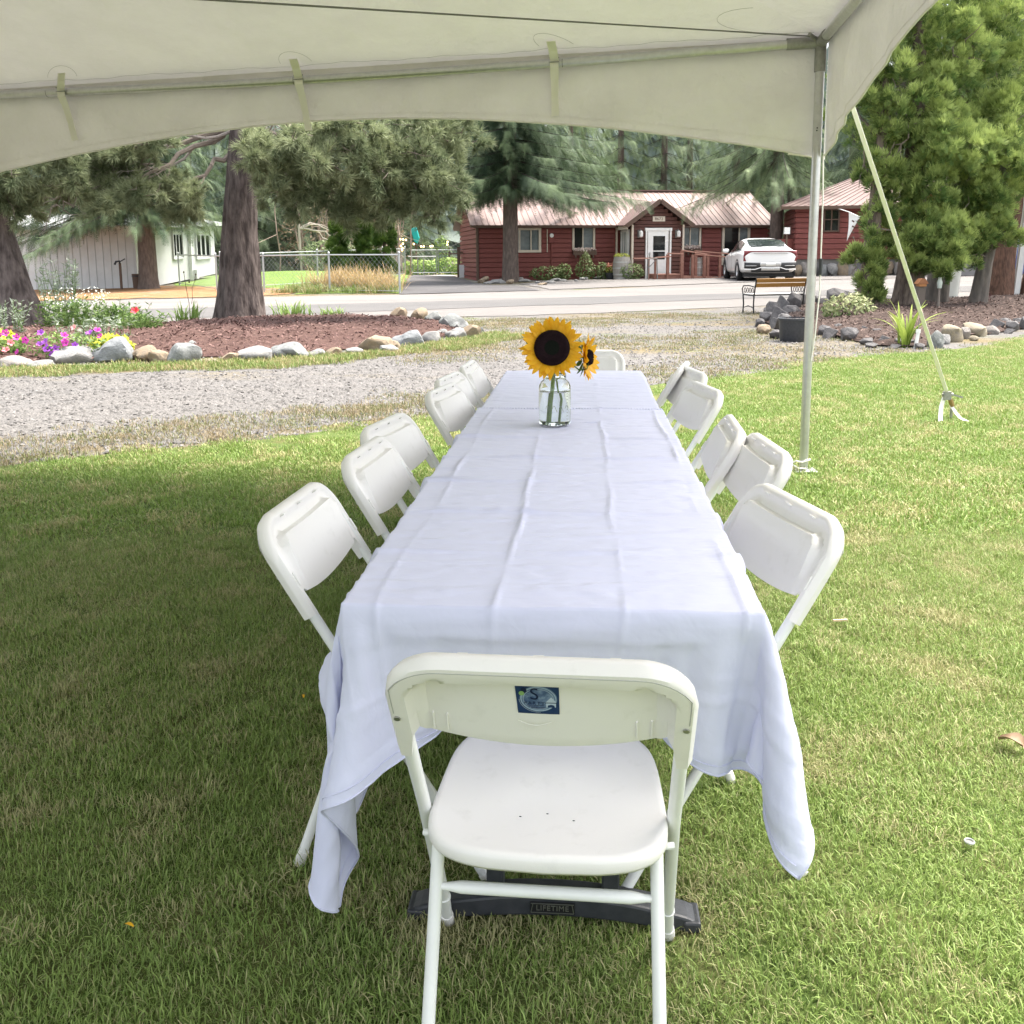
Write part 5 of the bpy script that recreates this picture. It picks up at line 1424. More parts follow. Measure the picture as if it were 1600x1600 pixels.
# ================================================================== chain link fences
m_galv = M('galvanised_steel', (.42, .44, .45), .4, metallic=.6); m_wire = M('fence_wire', (.36, .38, .39), .5, metallic=.4)
def chainlink(label, pts, h, posts_r=.03, pitch=.16, rail_mid=True, group=None):
    t = thing('chain_link_fence', label, 'fence', (pts[0][0], pts[0][1], 0), 0, group)
    o = Vector((pts[0][0], pts[0][1], 0))
    W = [Vector((x, y, G(x, y))) - o for x, y in pts]
    for w in W:
        p = MB().tube([w + Vector((0, 0, -.1)), w + Vector((0, 0, h + .06))], posts_r, 10).build('post', m_galv, t, smooth=True)
        MB().lathe([(posts_r + .008, -.02), (posts_r + .008, .02), (0, .05)], 10, w + Vector((0, 0, h + .06))).build('cap', m_galv, p)
    for a, b_ in zip(W, W[1:]):
        MB().tube([a + Vector((0, 0, h)), b_ + Vector((0, 0, h))], .021, 8).build('top_rail', m_galv, t, smooth=True)
        if rail_mid: MB().tube([a + Vector((0, 0, .08)), b_ + Vector((0, 0, .08))], .012, 6).build('tension_wire', m_galv, t)
        L_ = (b_ - a).length; d = (b_ - a) / L_; mm = MB()
        n = int(L_ / pitch)
        for s in (-1, 1):
            for i in range(-int(h / pitch) - 1, n + 1):
                x0 = i * pitch; x1 = x0 + (h - .08)
                xa, za, xb, zb2 = x0, .08, x1, h
                if s < 0: za, zb2 = h, .08
                sl = (zb2 - za) / (xb - xa)
                if xa < 0: za -= sl * xa; xa = 0
                if xb > L_: zb2 -= sl * (xb - L_); xb = L_
                if xb - xa < .05: continue
                mm.tube([a + d * xa + Vector((0, 0, za)), a + d * xb + Vector((0, 0, zb2))], .0019, 3, cap=False)
        tag(mm.build('wire_mesh', m_wire, t, fix=False), kind='stuff')
    return t
chainlink('chain link fence with grey posts running behind the big pine trunk', [(-12.6, 36.5), (-9.75, 31.8), (-7.8, 30.3), (-5.6, 29.6), (-3.32, 28.55)], 1.15)
chainlink('second chain link fence slanting away up the green lawn', [(-9.75, 32.3), (-7.2, 35.8), (-5.2, 39), (-4.9, 44.5)], 1.2)
g1 = thing('yard_gate', 'low chain link gate closing the asphalt driveway left of the red house', 'gate', (-4.55, 44.2, G(-4.5, 44.2)))
for x0, x1 in ((0, 1.12), (1.2, 2.3)):
    b = MB()
    for a, c in (((x0, .12), (x1, .12)), ((x0, 1.15), (x1, 1.15)), ((x0, .12), (x0, 1.15)), ((x1, .12), (x1, 1.15))): b.tube([(a[0], 0, a[1]), (c[0], 0, c[1])], .02, 6)
    lf_ = b.build('gate_leaf', m_galv, g1)
    mm = MB()
    for i in range(-6, 8):
        for s in (-1, 1):
            a = x0 + i * .16; c = a + 1.03; za, zc = (.12, 1.15) if s > 0 else (1.15, .12); sl = (zc - za) / 1.03
            aa, cc = max(a, x0), min(c, x1)
            if cc - aa > .05: mm.tube([(aa, 0, za + sl * (aa - a)), (cc, 0, za + sl * (cc - a))], .003, 3, cap=False)
    tag(mm.build('wire_mesh', m_wire, lf_, fix=False), kind='stuff')
gp = thing('gate_post', 'pair of brown wooden posts at the left corner of the red house', 'post', (-2.35, 43.2, G(-2.3, 43.2)))
for x in (0, .32): MB().bar((x, 0, 0), (x, 0, 1.35), .13, .13).build('post', m_trimb, gp)
MB().bar((0, 0, 1.1), (.32, 0, 1.1), .06, .1).build('rail', m_trimb, gp); MB().box((.25, -.25, .28), (.42, .3, .56)).build('block', m_shed, gp)
# ------------------------------------------------------------------ yard beyond the gate
pt = thing('patio_table', 'small white topped patio table on thin legs beyond the gate', 'table', (-4.45, 48.5, G(-4.4, 48.5)))
MB().box((0, 0, .98), (1.35, .8, .05)).build('tabletop', m_white, pt); b = MB()
for x in (-.25, .05): b.bar((x, 0, 0), (x, 0, .96), .05, .05)
b.build('leg', m_cable, pt)
pc = thing('picnic_table', 'dark picnic table on the dry lawn seen just left of the red house', 'table', (-3.9, 66, G(-3.9, 66)))
MB().box((0, 0, .95), (1.9, .8, .08)).build('tabletop', m_cable, pc)
for y in (-.7, .7): MB().box((0, y, .5), (1.9, .28, .06)).build('bench', m_cable, pc)
b = MB()
for x in (-.7, .7):
    b.bar((x, -.65, 0), (x, .3, .95), .09, .06); b.bar((x, .65, 0), (x, -.3, .95), .09, .06); b.bar((x, -.75, .46), (x, .75, .46), .08, .06)
b.build('leg_frame', m_cable, pc)
ww = M('white_post', (.7, .7, .68), .6); m_bulb = M('glow_bulb', (.9, .7, .3), .4)
m_bulb.node_tree.nodes['Principled BSDF'].inputs['Emission Color'].default_value = (1, .68, .25, 1); m_bulb.node_tree.nodes['Principled BSDF'].inputs['Emission Strength'].default_value = 2.2
sp = thing('string_light_post', 'dark post with a string of warm glowing bulbs in the yard beyond the gate', 'lights', (-5.95, 51, G(-5.9, 51)))
MB().bar((0, 0, 0), (0, 0, 2.05), .13, .13).build('post', m_cable, sp); MB().bar((.0, -.1, .9), (0, -.1, 1.3), .09, .05).build('white_tag', ww, sp)
line = [(.10, 0, 1.95), (.3, .1, 1.9), (.6, .3, 1.75), (1.1, .6, 1.6), (1.9, 1, 1.5), (2.6, 1.4, 1.5), (3.4, 1.8, 1.9)]
MB().tube(line, .012, 4).build('light_cable', m_cable, sp)
for k, p in enumerate([(.12, -.05, 1.93), (.26, 0, 1.92), (.4, .1, 1.9), (.25, -.05, 1.70), (.14, -.08, 1.58), (.22, -.08, 1.46), (.2, -.08, 1.36), (.78, .4, 1.69), (1.15, .6, 1.56), (1.27, .7, 1.56), (1.62, .9, 1.56), (1.72, 1, 1.58), (2.5, 1.3, 1.66), (2.52, 1.3, 1.8)]):
    MB().lathe([(0, -.05), (.04, -.03), (.045, .02), (0, .05)], 8, p).build('bulb', m_bulb, sp, smooth=True)
ts = thing('teal_slide', 'turquoise garden play thing half hidden under the pine tips in the yard', 'slide', (-6.0, 60, G(-6, 60)))
MB().prism([(-.2, 2.75), (.15, 2.9), (.32, 2.2), (.2, 1.85), (0, 2.0)], 'y', -.2, .2).build('slide_hood', M('teal_plastic', (.01, .36, .36), .5), ts, bevel=.03)
MB().bar((.1, 0, 0), (.1, 0, 2.1), .08, .08).build('support', m_trimb, ts)
rf = thing('rail_fence', 'weathered rail fence with thin posts in the dry yard left of the house', 'fence', (-5.2, 67, G(-5.2, 67)))
for x in (-.0, .9, 1.8, 2.6): MB().bar((x, 0, 0), (x, 0, 1.7 - .2 * (x > 1)), .1, .1).build('post', m_trimb, rf)
for z in (.75, 1.25): MB().bar((0, 0, z), (2.8, 0, z), .08, .1).build('rail', m_trimb, rf)
MB().bar((-2.6, 0, 2.0), (-.3, 0, 1.75), .08, .12).build('rail', m_trimb, rf)
# ------------------------------------------------------------------ litter in the grass
dl = thing('dead_leaf', 'curled brown dead leaf lying in the sunny grass at the right edge', 'leaf', (1.373, 2.455, 0.040), .5)
b = MB(); b.grid(lambda u, v: ((u - .5) * .05 * math.sin(math.pi * (.06 + .9 * v)) ** .7, (v - .5) * .075, .012 * (2 * u - 1) ** 2 + .012 * math.sin(v * 4)), 6, 8)
b.build('blade', M('dry_leaf', (.30, .215, .15), .8, (.24, .16, .10), 40), dl, smooth='all')
rg = thing('sprinkler_cap', 'small pale plastic ring lying in the grass at the lower right', 'ring', (1.051, 2.020, 0.030))
MB().lathe([(.008, 0), (.0115, 0), (.012, .003), (.0105, .005), (.0085, .003)], 20).build('ring', M('ring_grey', (.42, .43, .41), .5), rg, smooth=True); MB().lathe([(0, .001), (.008, .001)], 12).build('centre', m_cable, rg)
for (x, y, rz, lab) in ((-0.648, 2.763, .3, 'tiny yellow petal in the shaded grass beside the hanging cloth'), (-0.782, 1.747, 1.2, 'tiny yellow petal out in the open grass, far from the cloth')):
    t = thing('fallen_petal', lab, 'petal', (x, y, .04), rz, 'yellow petals in the grass'); b = MB(); b.grid(lambda u, v: ((u - .5) * .008 * math.sin(math.pi * (.1 + .8 * v)), (v - .5) * .022, .004 * math.sin(v * 3)), 2, 4); b.build('petal', m_petal, t, smooth='all')
ch = thing('wood_chip', 'pale wood chip lying in the grass right of the nearest side chair', 'chip', (1.207, 3.353, 0.040), .1)
MB().box((0, 0, 0), (.055, .009, .006)).build('chip', M('pale_chip', (.55, .42, .28), .8), ch)
# ================================================================== trees
def leafmat(name, c1, c2, transl=.25, rough=.6): return M(name, c1, rough, c2, attr=True, transl=transl, spec=.3)
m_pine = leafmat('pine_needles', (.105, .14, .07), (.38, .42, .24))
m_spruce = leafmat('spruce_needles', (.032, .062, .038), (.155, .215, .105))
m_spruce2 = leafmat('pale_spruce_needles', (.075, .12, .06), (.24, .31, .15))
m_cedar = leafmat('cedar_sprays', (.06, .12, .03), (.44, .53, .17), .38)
m_fir = leafmat('hazed_far_fir', (.065, .10, .06), (.22, .28, .145))  # needle colours lightened to stand for haze over the far trees
m_firhaze = leafmat('hazed_distant_fir', (.09, .125, .115), (.16, .20, .17))  # bluish colours stand in for haze before the hill
m_brush = leafmat('brown_brush', (.12, .085, .06), (.22, .18, .11))
def barkmat(name, c1, c2, sc=9, bump=.02):
    return M(name, c1, .95, c2, nscale=sc, detail=6, fac=(.38, .62), bump=bump, bscale=sc * 1.6, stretch=(1, 1, .28), spec=.2)
m_bark = barkmat('pine_bark', (.155, .128, .118), (.060, .048, .045), 9, .05)
m_barks = barkmat('spruce_bark', (.16, .125, .11), (.10, .08, .07), 14, .012)
m_barkc = barkmat('cedar_bark', (.20, .16, .13), (.09, .07, .06), 14, .02)
m_barkr = barkmat('red_bark', (.165, .095, .068), (.085, .052, .04), 16, .03)
m_barkg = barkmat('grey_bark', (.17, .15, .13), (.11, .10, .09), 10, .01)
m_darkwood = M('dark_bough_wood', (.05, .042, .036), .95)
m_twig = M('grey_twig', (.24, .20, .165), .9, (.16, .13, .11), 12)

def trunk_mesh(path, rad, n=28, rows=40, rough=.05, seed=0, flare=0):
    """tapered bark trunk with furrows and root flare; path and radii interpolated"""
    path = np.array(path, float); rad = np.array(rad, float)
    s = np.r_[0, np.cumsum(np.linalg.norm(np.diff(path, axis=0), axis=1))]
    q = np.linspace(0, 1, rows + 1) ** 1.6 * s[-1]
    C = np.stack([np.interp(q, s, path[:, i]) for i in range(3)], 1); rr_ = np.interp(q, s, rad)
    a = np.linspace(0, 2 * math.pi, n, endpoint=False)
    A, Q = np.meshgrid(a, q)
    nz = snoise(np.stack([np.cos(A) * 2.2, np.sin(A) * 2.2, Q * .35], 2), .9, seed, 4)
    fl = flare * np.exp(-Q / .35) * (1 + .6 * np.sin(A * 5 + seed) + .3 * np.sin(A * 9))
    rad2 = rr_[:, None] * (1 + rough * nz * 1.6) + fl
    V = np.stack([C[:, None, 0] + rad2 * np.cos(A), C[:, None, 1] + rad2 * np.sin(A), C[:, None, 2] + 0 * A], 2).reshape(-1, 3)
    F = [(j * n + i, j * n + (i + 1) % n, (j + 1) * n + (i + 1) % n, (j + 1) * n + i) for j in range(rows) for i in range(n)]
    return V, np.array(F)

def needles(n, L, w, a0, a1, seed):
    """a tuft: n thin needles round +Z"""
    r = np.random.default_rng(seed); V = []; F = []
    for i in range(n):
        th = a0 + (a1 - a0) * r.uniform() ** .8; ph = r.uniform(0, 6.28); l = L * r.uniform(.75, 1.1)
        d = np.array([math.sin(th) * math.cos(ph), math.sin(th) * math.sin(ph), math.cos(th)])
        s = np.cross(d, r.normal(size=3)); s /= np.linalg.norm(s)
        b0 = np.array([0, 0, -.06 * r.uniform()])
        V += [b0 - s * w, b0 + s * w, b0 + d * l]; F.append((3 * i, 3 * i + 1, 3 * i + 2))
    return np.array(V), np.array(F)

def wigg(a, b, n, amp, r, sag=0):
    a = np.array(a, float); b = np.array(b, float); t = np.linspace(0, 1, n)[:, None]
    P = a + (b - a) * t + r.normal(0, amp, (n, 3)) * np.sin(t * math.pi); P[:, 2] -= sag * np.sin(t[:, 0] * math.pi)
    return P

def tree_base(name, label, loc, path, rad, bark, group=None, **kw):
    t = thing(name, label, 'tree', loc, 0, group)
    V, F = trunk_mesh(path, rad, **kw)
    me = npmesh('trunk', V, F, bark, smooth=True); link('trunk', me, t)
    return t

def pine_crown(t, limbs, seed, mat, L=.17, w=.0045, nn=22, per=5, tipn=900, loc=(0, 0, 0)):
    """limbs: [(start, mid/end centre, (rx,ry,rz), tips)] world coordinates; twigs reach into each cloud and end in tufts"""
    r = np.random.default_rng(seed); loc = np.array(loc)
    tips = []; dirs = []; wood = MB()
    for (st, ce, ex, k) in limbs:
        st = np.array(st, float); ce = np.array(ce, float); ex = np.array(ex, float)
        main = wigg(st, ce, 8, .06, r, -.1)
        wood.tube(main - loc, np.linspace(.06, .022, 8), 6, cap=False)
        hubs = []
        for i in range(max(3, k // 9)):
            d = nrm(r.normal(size=(1, 3)))[0]; p = ce + d * ex * r.uniform(.25, .95) ** .6
            o = main[r.integers(4, 8)]
            br = wigg(o, p, 6, .05, r, .05); wood.tube(br - loc, np.linspace(.018, .006, 6), 4, cap=False); hubs.append((br, p))
        for i in range(k):
            br, p = hubs[r.integers(len(hubs))]; j = r.integers(2, 6)
            o = br[j]; d = nrm((o - st)[None])[0] * .5 + r.normal(0, .7, 3); d[2] += .15
            e = o + nrm(d[None])[0] * r.uniform(.12, .42)
            tips.append(e); dirs.append(nrm((e - o)[None])[0])
            for m_ in range(per - 1):
                f = 1 - (m_ + 1) * .13
                tips.append(o + (e - o) * f + r.normal(0, .02, 3)); dirs.append(nrm((e - o + r.normal(0, .1, 3))[None])[0])
            if i % 3 == 0: wood.tube([o - loc, e - loc], [.006, .003], 3, cap=False)
    tips = np.array(tips); dirs = np.array(dirs); K = len(tips)
    tv, tf = needles(nn, L, w, .12, 1.25, seed)
    V, F = scatter(tv, tf, frames(dirs, r.uniform(0, 6.28, K)), tips - loc, r.uniform(.75, 1.15, K))
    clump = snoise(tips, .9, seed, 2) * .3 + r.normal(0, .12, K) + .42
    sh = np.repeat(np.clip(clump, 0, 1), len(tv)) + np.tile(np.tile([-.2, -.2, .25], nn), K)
    link('crown', npmesh('crown', V, F, mat, np.clip(sh, 0, 1)), t)
    wood.build('branches', m_twig, t, fix=False)

def spray_tpl(L, W, n, w, droop, seed):
    """flat feathery conifer twig along +X... needles to both sides"""
    r = np.random.default_rng(seed); V = []; F = []
    for i in range(n):
        u = (i + .5) / n; x = u * L
        for s in (-1, 1):
            l = W * (1 - u * .75) * r.uniform(.8, 1.15)
            z0 = -droop * u * u * L
            b = np.array([x, 0, z0]); e = b + np.array([l * .55, s * l, -abs(droop) * .35 * l + r.normal(0, .01)])
            o = np.array([w, -s * w * .2, 0])
            k = len(V); V += [b - o, b + o, e]; F.append((k, k + 1, k + 2))
    return np.array(V), np.array(F)

def spruce(name, label, x, y, h, z0, rad, trad, seed, mat, bark=None, levels=26, br=9, droop=.55, spr=11, upfac=.35, group=None, lean=(0, 0), sect=None, tiplen=.5, lowz=None):
    """whorled conifer with drooping boughs; z0 is where the boughs leave the trunk"""
    r = np.random.default_rng(seed); gz_ = G(x, y)
    t = tree_base(name, label, (x, y, gz_), [(0, 0, -.2), (lean[0] * .4, lean[1] * .4, h * .4), (lean[0], lean[1], h)], [trad, trad * .7, .03], bark or m_barks, group, n=18, rows=30, rough=.03, seed=seed, flare=trad * .25)
    P = []; D = []; S = []; shd = []; wood = MB()
    for li in range(levels):
        f = li / (levels - 1); z = z0 + (h - z0) * f ** 1.25
        R0 = rad * (1 - f) ** .85 + .15
        nb = max(4, int(br * (1 - .5 * f)))
        for b in range(nb):
            a = 2 * math.pi * (b + r.uniform(-.3, .3)) / nb + li * .9
            RR = R0 * r.uniform(.72, 1.12)
            if sect: RR *= sect(a, z)
            c = np.array([math.cos(a), math.sin(a), 0]); n = 7
            tt = np.linspace(0, 1, n)
            pts = np.array([0, 0, z]) + c * (RR * tt)[:, None]
            pts[:, 2] += RR * (-droop * tt ** 1.3 + upfac * droop * tt ** 4)
            pts[:, :2] += np.array(lean) * z / h
            wood.tube(pts, np.linspace(.026 * (1 - f) + .008, .004, n), 4, cap=False)
            m = max(5, int(spr * RR / 1.6))
            for q in range(m):
                u = .12 + .88 * (q + r.uniform()) / m
                p = np.array([np.interp(u, tt, pts[:, i]) for i in range(3)])
                side = 1 if q % 2 else -1
                t_ = np.array([-c[1], c[0], 0]) * side
                d = c * (.55 + .5 * u) + t_ * (.9 - .5 * u) * r.uniform(.5, 1.2) + np.array([0, 0, -droop * .7 - .95 * r.uniform()]) + r.normal(0, .22, 3)
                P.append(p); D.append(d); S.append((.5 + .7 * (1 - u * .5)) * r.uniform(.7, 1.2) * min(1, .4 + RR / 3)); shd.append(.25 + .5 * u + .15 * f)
    P = np.array(P); D = nrm(np.array(D)); S = np.array(S); K = len(P)
    tv, tf = spray_tpl(tiplen, tiplen * .36, 15, tiplen * .015, .5, seed)
    # orient: x along D, z up-ish
    up = np.array([[0, 0, 1.]]) + r.normal(0, .35, (K, 3)); yv = nrm(np.cross(up, D)); zv = np.cross(D, yv)
    Mx = np.stack([D, yv, zv], 2)
    V, F = scatter(tv, tf, Mx, P, S)
    if lowz is not None: V[:, 2] = np.maximum(V[:, 2], lowz)
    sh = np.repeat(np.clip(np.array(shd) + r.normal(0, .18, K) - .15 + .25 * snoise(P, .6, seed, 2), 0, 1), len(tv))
    link('crown', npmesh('crown', V, F, mat, sh), t)
    wood.build('branches', m_darkwood, t, fix=False)
    return t

# --- big pine in the red bed, and the leaning one at the left edge
PX, PY = -5.75, 20.4
big = tree_base('pine_tree', 'tall pine with a thick furrowed trunk standing in the red mulch bed', (PX, PY, .05), [(-.05, 0, -.15), (-.02, 0, .6), (.02, 0, 1.8), (.26, 0, 4.2), (.3, .1, 9), (.2, .2, 15)], [.47, .43, .36, .275, .2, .04], m_bark, n=64, rows=90, rough=.055, seed=3, flare=.10)
L0 = (PX, PY, .05)
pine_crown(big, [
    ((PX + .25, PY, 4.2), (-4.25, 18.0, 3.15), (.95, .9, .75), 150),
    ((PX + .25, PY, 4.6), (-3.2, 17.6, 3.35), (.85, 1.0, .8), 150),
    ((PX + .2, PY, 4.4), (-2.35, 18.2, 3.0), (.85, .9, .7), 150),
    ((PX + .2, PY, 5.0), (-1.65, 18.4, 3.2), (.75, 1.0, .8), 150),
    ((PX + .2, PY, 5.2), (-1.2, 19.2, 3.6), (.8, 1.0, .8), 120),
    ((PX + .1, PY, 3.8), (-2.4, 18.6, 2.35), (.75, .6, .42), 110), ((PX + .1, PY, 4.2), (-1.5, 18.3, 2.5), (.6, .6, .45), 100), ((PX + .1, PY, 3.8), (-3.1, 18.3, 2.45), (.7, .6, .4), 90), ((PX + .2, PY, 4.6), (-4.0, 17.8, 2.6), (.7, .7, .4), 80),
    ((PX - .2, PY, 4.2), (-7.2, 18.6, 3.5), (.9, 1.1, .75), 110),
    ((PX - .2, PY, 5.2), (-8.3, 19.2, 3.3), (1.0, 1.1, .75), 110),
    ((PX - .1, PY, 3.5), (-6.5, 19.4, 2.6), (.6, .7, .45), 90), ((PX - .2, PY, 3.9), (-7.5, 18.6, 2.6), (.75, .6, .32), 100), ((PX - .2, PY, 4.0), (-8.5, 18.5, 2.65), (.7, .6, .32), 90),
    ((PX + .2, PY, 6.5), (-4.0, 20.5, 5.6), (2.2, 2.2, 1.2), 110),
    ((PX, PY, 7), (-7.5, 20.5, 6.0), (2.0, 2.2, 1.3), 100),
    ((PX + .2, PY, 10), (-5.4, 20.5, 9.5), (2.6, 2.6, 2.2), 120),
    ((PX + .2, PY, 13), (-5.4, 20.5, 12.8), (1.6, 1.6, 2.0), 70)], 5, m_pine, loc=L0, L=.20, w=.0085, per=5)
# bare grey dead branches left of the trunk
b = MB(); r5 = np.random.default_rng(8); lo = np.array(L0)
for (s, e) in (((-5.75, 20.4, 4.0), (-8.3, 18.6, 2.7)), ((-5.8, 20.3, 3.95), (-7.9, 18.9, 3.75)), ((-7.2, 19.2, 3.1), (-8.8, 18.3, 2.9)), ((-8.0, 18.6, 2.8), (-8.6, 18.2, 2.35)), ((-6.9, 19.4, 3.6), (-7.5, 19, 2.9)), ((-9.6, 18.6, 2.9), (-8.4, 18.2, 2.55)), ((-5.3, 20.4, 4.3), (-4.2, 18.6, 3.9))):
    w = wigg(s, e, 9, .09, r5, .15) - lo; b.tube(w, np.linspace(.035, .01, 9), 6, cap=False)
    for k in range(7):
        o = w[r5.integers(2, 9)]; b.tube(wigg(o, o + r5.normal(0, .3, 3) + (np.array(e) - s) * .08, 5, .03, r5), np.linspace(.012, .003, 5), 4, cap=False)
b.build('dead_branches', M('dead_branch', (.34, .30, .27), .9, (.24, .21, .19), 20), big, smooth=True)
ln = tree_base('pine_tree', 'leaning pine trunk at the left edge behind the purple petunias', (-9.45, 18.4, .1), [(.1, 0, -.15), (-.12, 0, .7), (-.42, 0, 2.2), (-1.0, 0, 5), (-1.8, 0, 10)], [.46, .36, .29, .22, .05], m_bark, n=56, rows=70, rough=.055, seed=9, flare=.12)
L1 = (-9.45, 18.4, .1)
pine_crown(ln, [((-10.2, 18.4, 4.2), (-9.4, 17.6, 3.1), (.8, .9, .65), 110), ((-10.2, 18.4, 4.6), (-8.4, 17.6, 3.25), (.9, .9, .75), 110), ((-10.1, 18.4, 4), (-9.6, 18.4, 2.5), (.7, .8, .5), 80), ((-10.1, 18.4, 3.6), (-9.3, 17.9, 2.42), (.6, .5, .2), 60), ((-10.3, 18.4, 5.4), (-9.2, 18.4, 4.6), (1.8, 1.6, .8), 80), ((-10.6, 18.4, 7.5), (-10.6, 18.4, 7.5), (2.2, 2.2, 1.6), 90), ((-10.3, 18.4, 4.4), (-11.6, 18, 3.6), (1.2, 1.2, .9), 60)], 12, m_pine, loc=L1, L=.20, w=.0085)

# --- spruces across the road
def sectL(a, z): return 1.0
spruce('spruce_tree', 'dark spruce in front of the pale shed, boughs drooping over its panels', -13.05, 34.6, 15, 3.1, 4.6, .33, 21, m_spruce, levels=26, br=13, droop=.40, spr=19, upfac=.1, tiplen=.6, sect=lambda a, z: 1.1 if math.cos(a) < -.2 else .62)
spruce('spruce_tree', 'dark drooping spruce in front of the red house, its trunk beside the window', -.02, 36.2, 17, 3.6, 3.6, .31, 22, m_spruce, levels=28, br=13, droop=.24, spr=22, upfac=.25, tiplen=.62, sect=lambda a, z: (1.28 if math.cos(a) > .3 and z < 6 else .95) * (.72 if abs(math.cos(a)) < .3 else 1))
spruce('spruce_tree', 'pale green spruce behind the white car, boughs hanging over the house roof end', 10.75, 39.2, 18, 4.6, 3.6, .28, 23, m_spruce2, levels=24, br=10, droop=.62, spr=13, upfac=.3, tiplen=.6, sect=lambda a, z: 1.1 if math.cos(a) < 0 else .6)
# --- forest trees behind the houses: three kinds, each tree its own object
FK = []
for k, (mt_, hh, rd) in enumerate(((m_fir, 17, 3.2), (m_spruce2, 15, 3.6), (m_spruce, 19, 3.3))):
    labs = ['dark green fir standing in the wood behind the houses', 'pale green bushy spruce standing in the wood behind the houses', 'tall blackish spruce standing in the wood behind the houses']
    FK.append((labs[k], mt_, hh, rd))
spots = [(3.5, 57, 1, 1.0), (6.2, 55, 1, 1.05), (8.8, 56, 0, 1), (12.5, 54, 1, 1.1), (15, 52, 0, 1), (17.5, 50, 2, 1), (20, 49, 0, 1.2), (22, 44, 2, 1.25), (20.3, 43, 0, 1.5), (21.6, 47, 1, 1.5), (17.2, 43.5, 2, 1.1), (18.5, 45, 1, 1.3), (25, 44, 0, 1.3), (28, 42, 2, 1.3), (1.0, 62, 0, 1), (-1.5, 68, 2, .9), (11, 60, 2, 1), (23, 50, 1, 1), (26, 47, 2, 1.1), (15.8, 58, 2, 1.1), (4.9, 66, 0, 1.1),
         (-9.2, 56, 0, .9), (-11.5, 53, 2, .9), (-13.8, 52, 0, 1), (-16.5, 50, 2, 1), (-19.5, 48, 0, 1), (-23, 46, 2, 1), (-26, 44, 0, 1), (-12.6, 58, 1, 1), (-8, 62, 2, 1), (-16, 57, 0, 1.1), (-21, 54, 2, 1.1), (-7, 70, 0, 1), (-30, 44, 1, 1)]
protos = {}
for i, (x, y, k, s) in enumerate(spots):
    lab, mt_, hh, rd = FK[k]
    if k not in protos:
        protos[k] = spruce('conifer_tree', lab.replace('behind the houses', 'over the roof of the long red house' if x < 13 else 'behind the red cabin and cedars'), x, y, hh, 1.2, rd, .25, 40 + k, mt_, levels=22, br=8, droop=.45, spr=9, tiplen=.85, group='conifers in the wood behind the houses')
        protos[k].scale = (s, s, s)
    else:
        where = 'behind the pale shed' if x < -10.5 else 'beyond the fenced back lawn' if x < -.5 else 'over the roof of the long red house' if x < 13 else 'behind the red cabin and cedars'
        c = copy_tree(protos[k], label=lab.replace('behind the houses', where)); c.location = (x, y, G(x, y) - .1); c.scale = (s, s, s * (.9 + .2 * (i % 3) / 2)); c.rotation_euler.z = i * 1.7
# far forest on the hill: one mass, blue haze put into its colour
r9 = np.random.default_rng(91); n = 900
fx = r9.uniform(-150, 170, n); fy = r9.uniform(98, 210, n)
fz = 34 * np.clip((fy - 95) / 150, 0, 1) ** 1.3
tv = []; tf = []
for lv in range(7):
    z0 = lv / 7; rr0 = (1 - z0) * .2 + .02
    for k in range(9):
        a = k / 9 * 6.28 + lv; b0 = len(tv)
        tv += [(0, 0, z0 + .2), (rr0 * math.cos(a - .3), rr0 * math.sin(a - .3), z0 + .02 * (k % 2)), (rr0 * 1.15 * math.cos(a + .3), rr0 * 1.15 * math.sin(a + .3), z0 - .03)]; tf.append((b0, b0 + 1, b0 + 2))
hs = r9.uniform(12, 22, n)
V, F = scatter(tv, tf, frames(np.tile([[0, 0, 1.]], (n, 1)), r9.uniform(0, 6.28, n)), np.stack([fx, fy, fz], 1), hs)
o = link('far_forest', npmesh('far_forest', V, F, m_firhaze, np.repeat(r9.uniform(0, 1, n), len(tv))))
tag(o, 'forest, coloured blue green for haze, covering the hill far behind the houses', 'forest', kind='stuff')

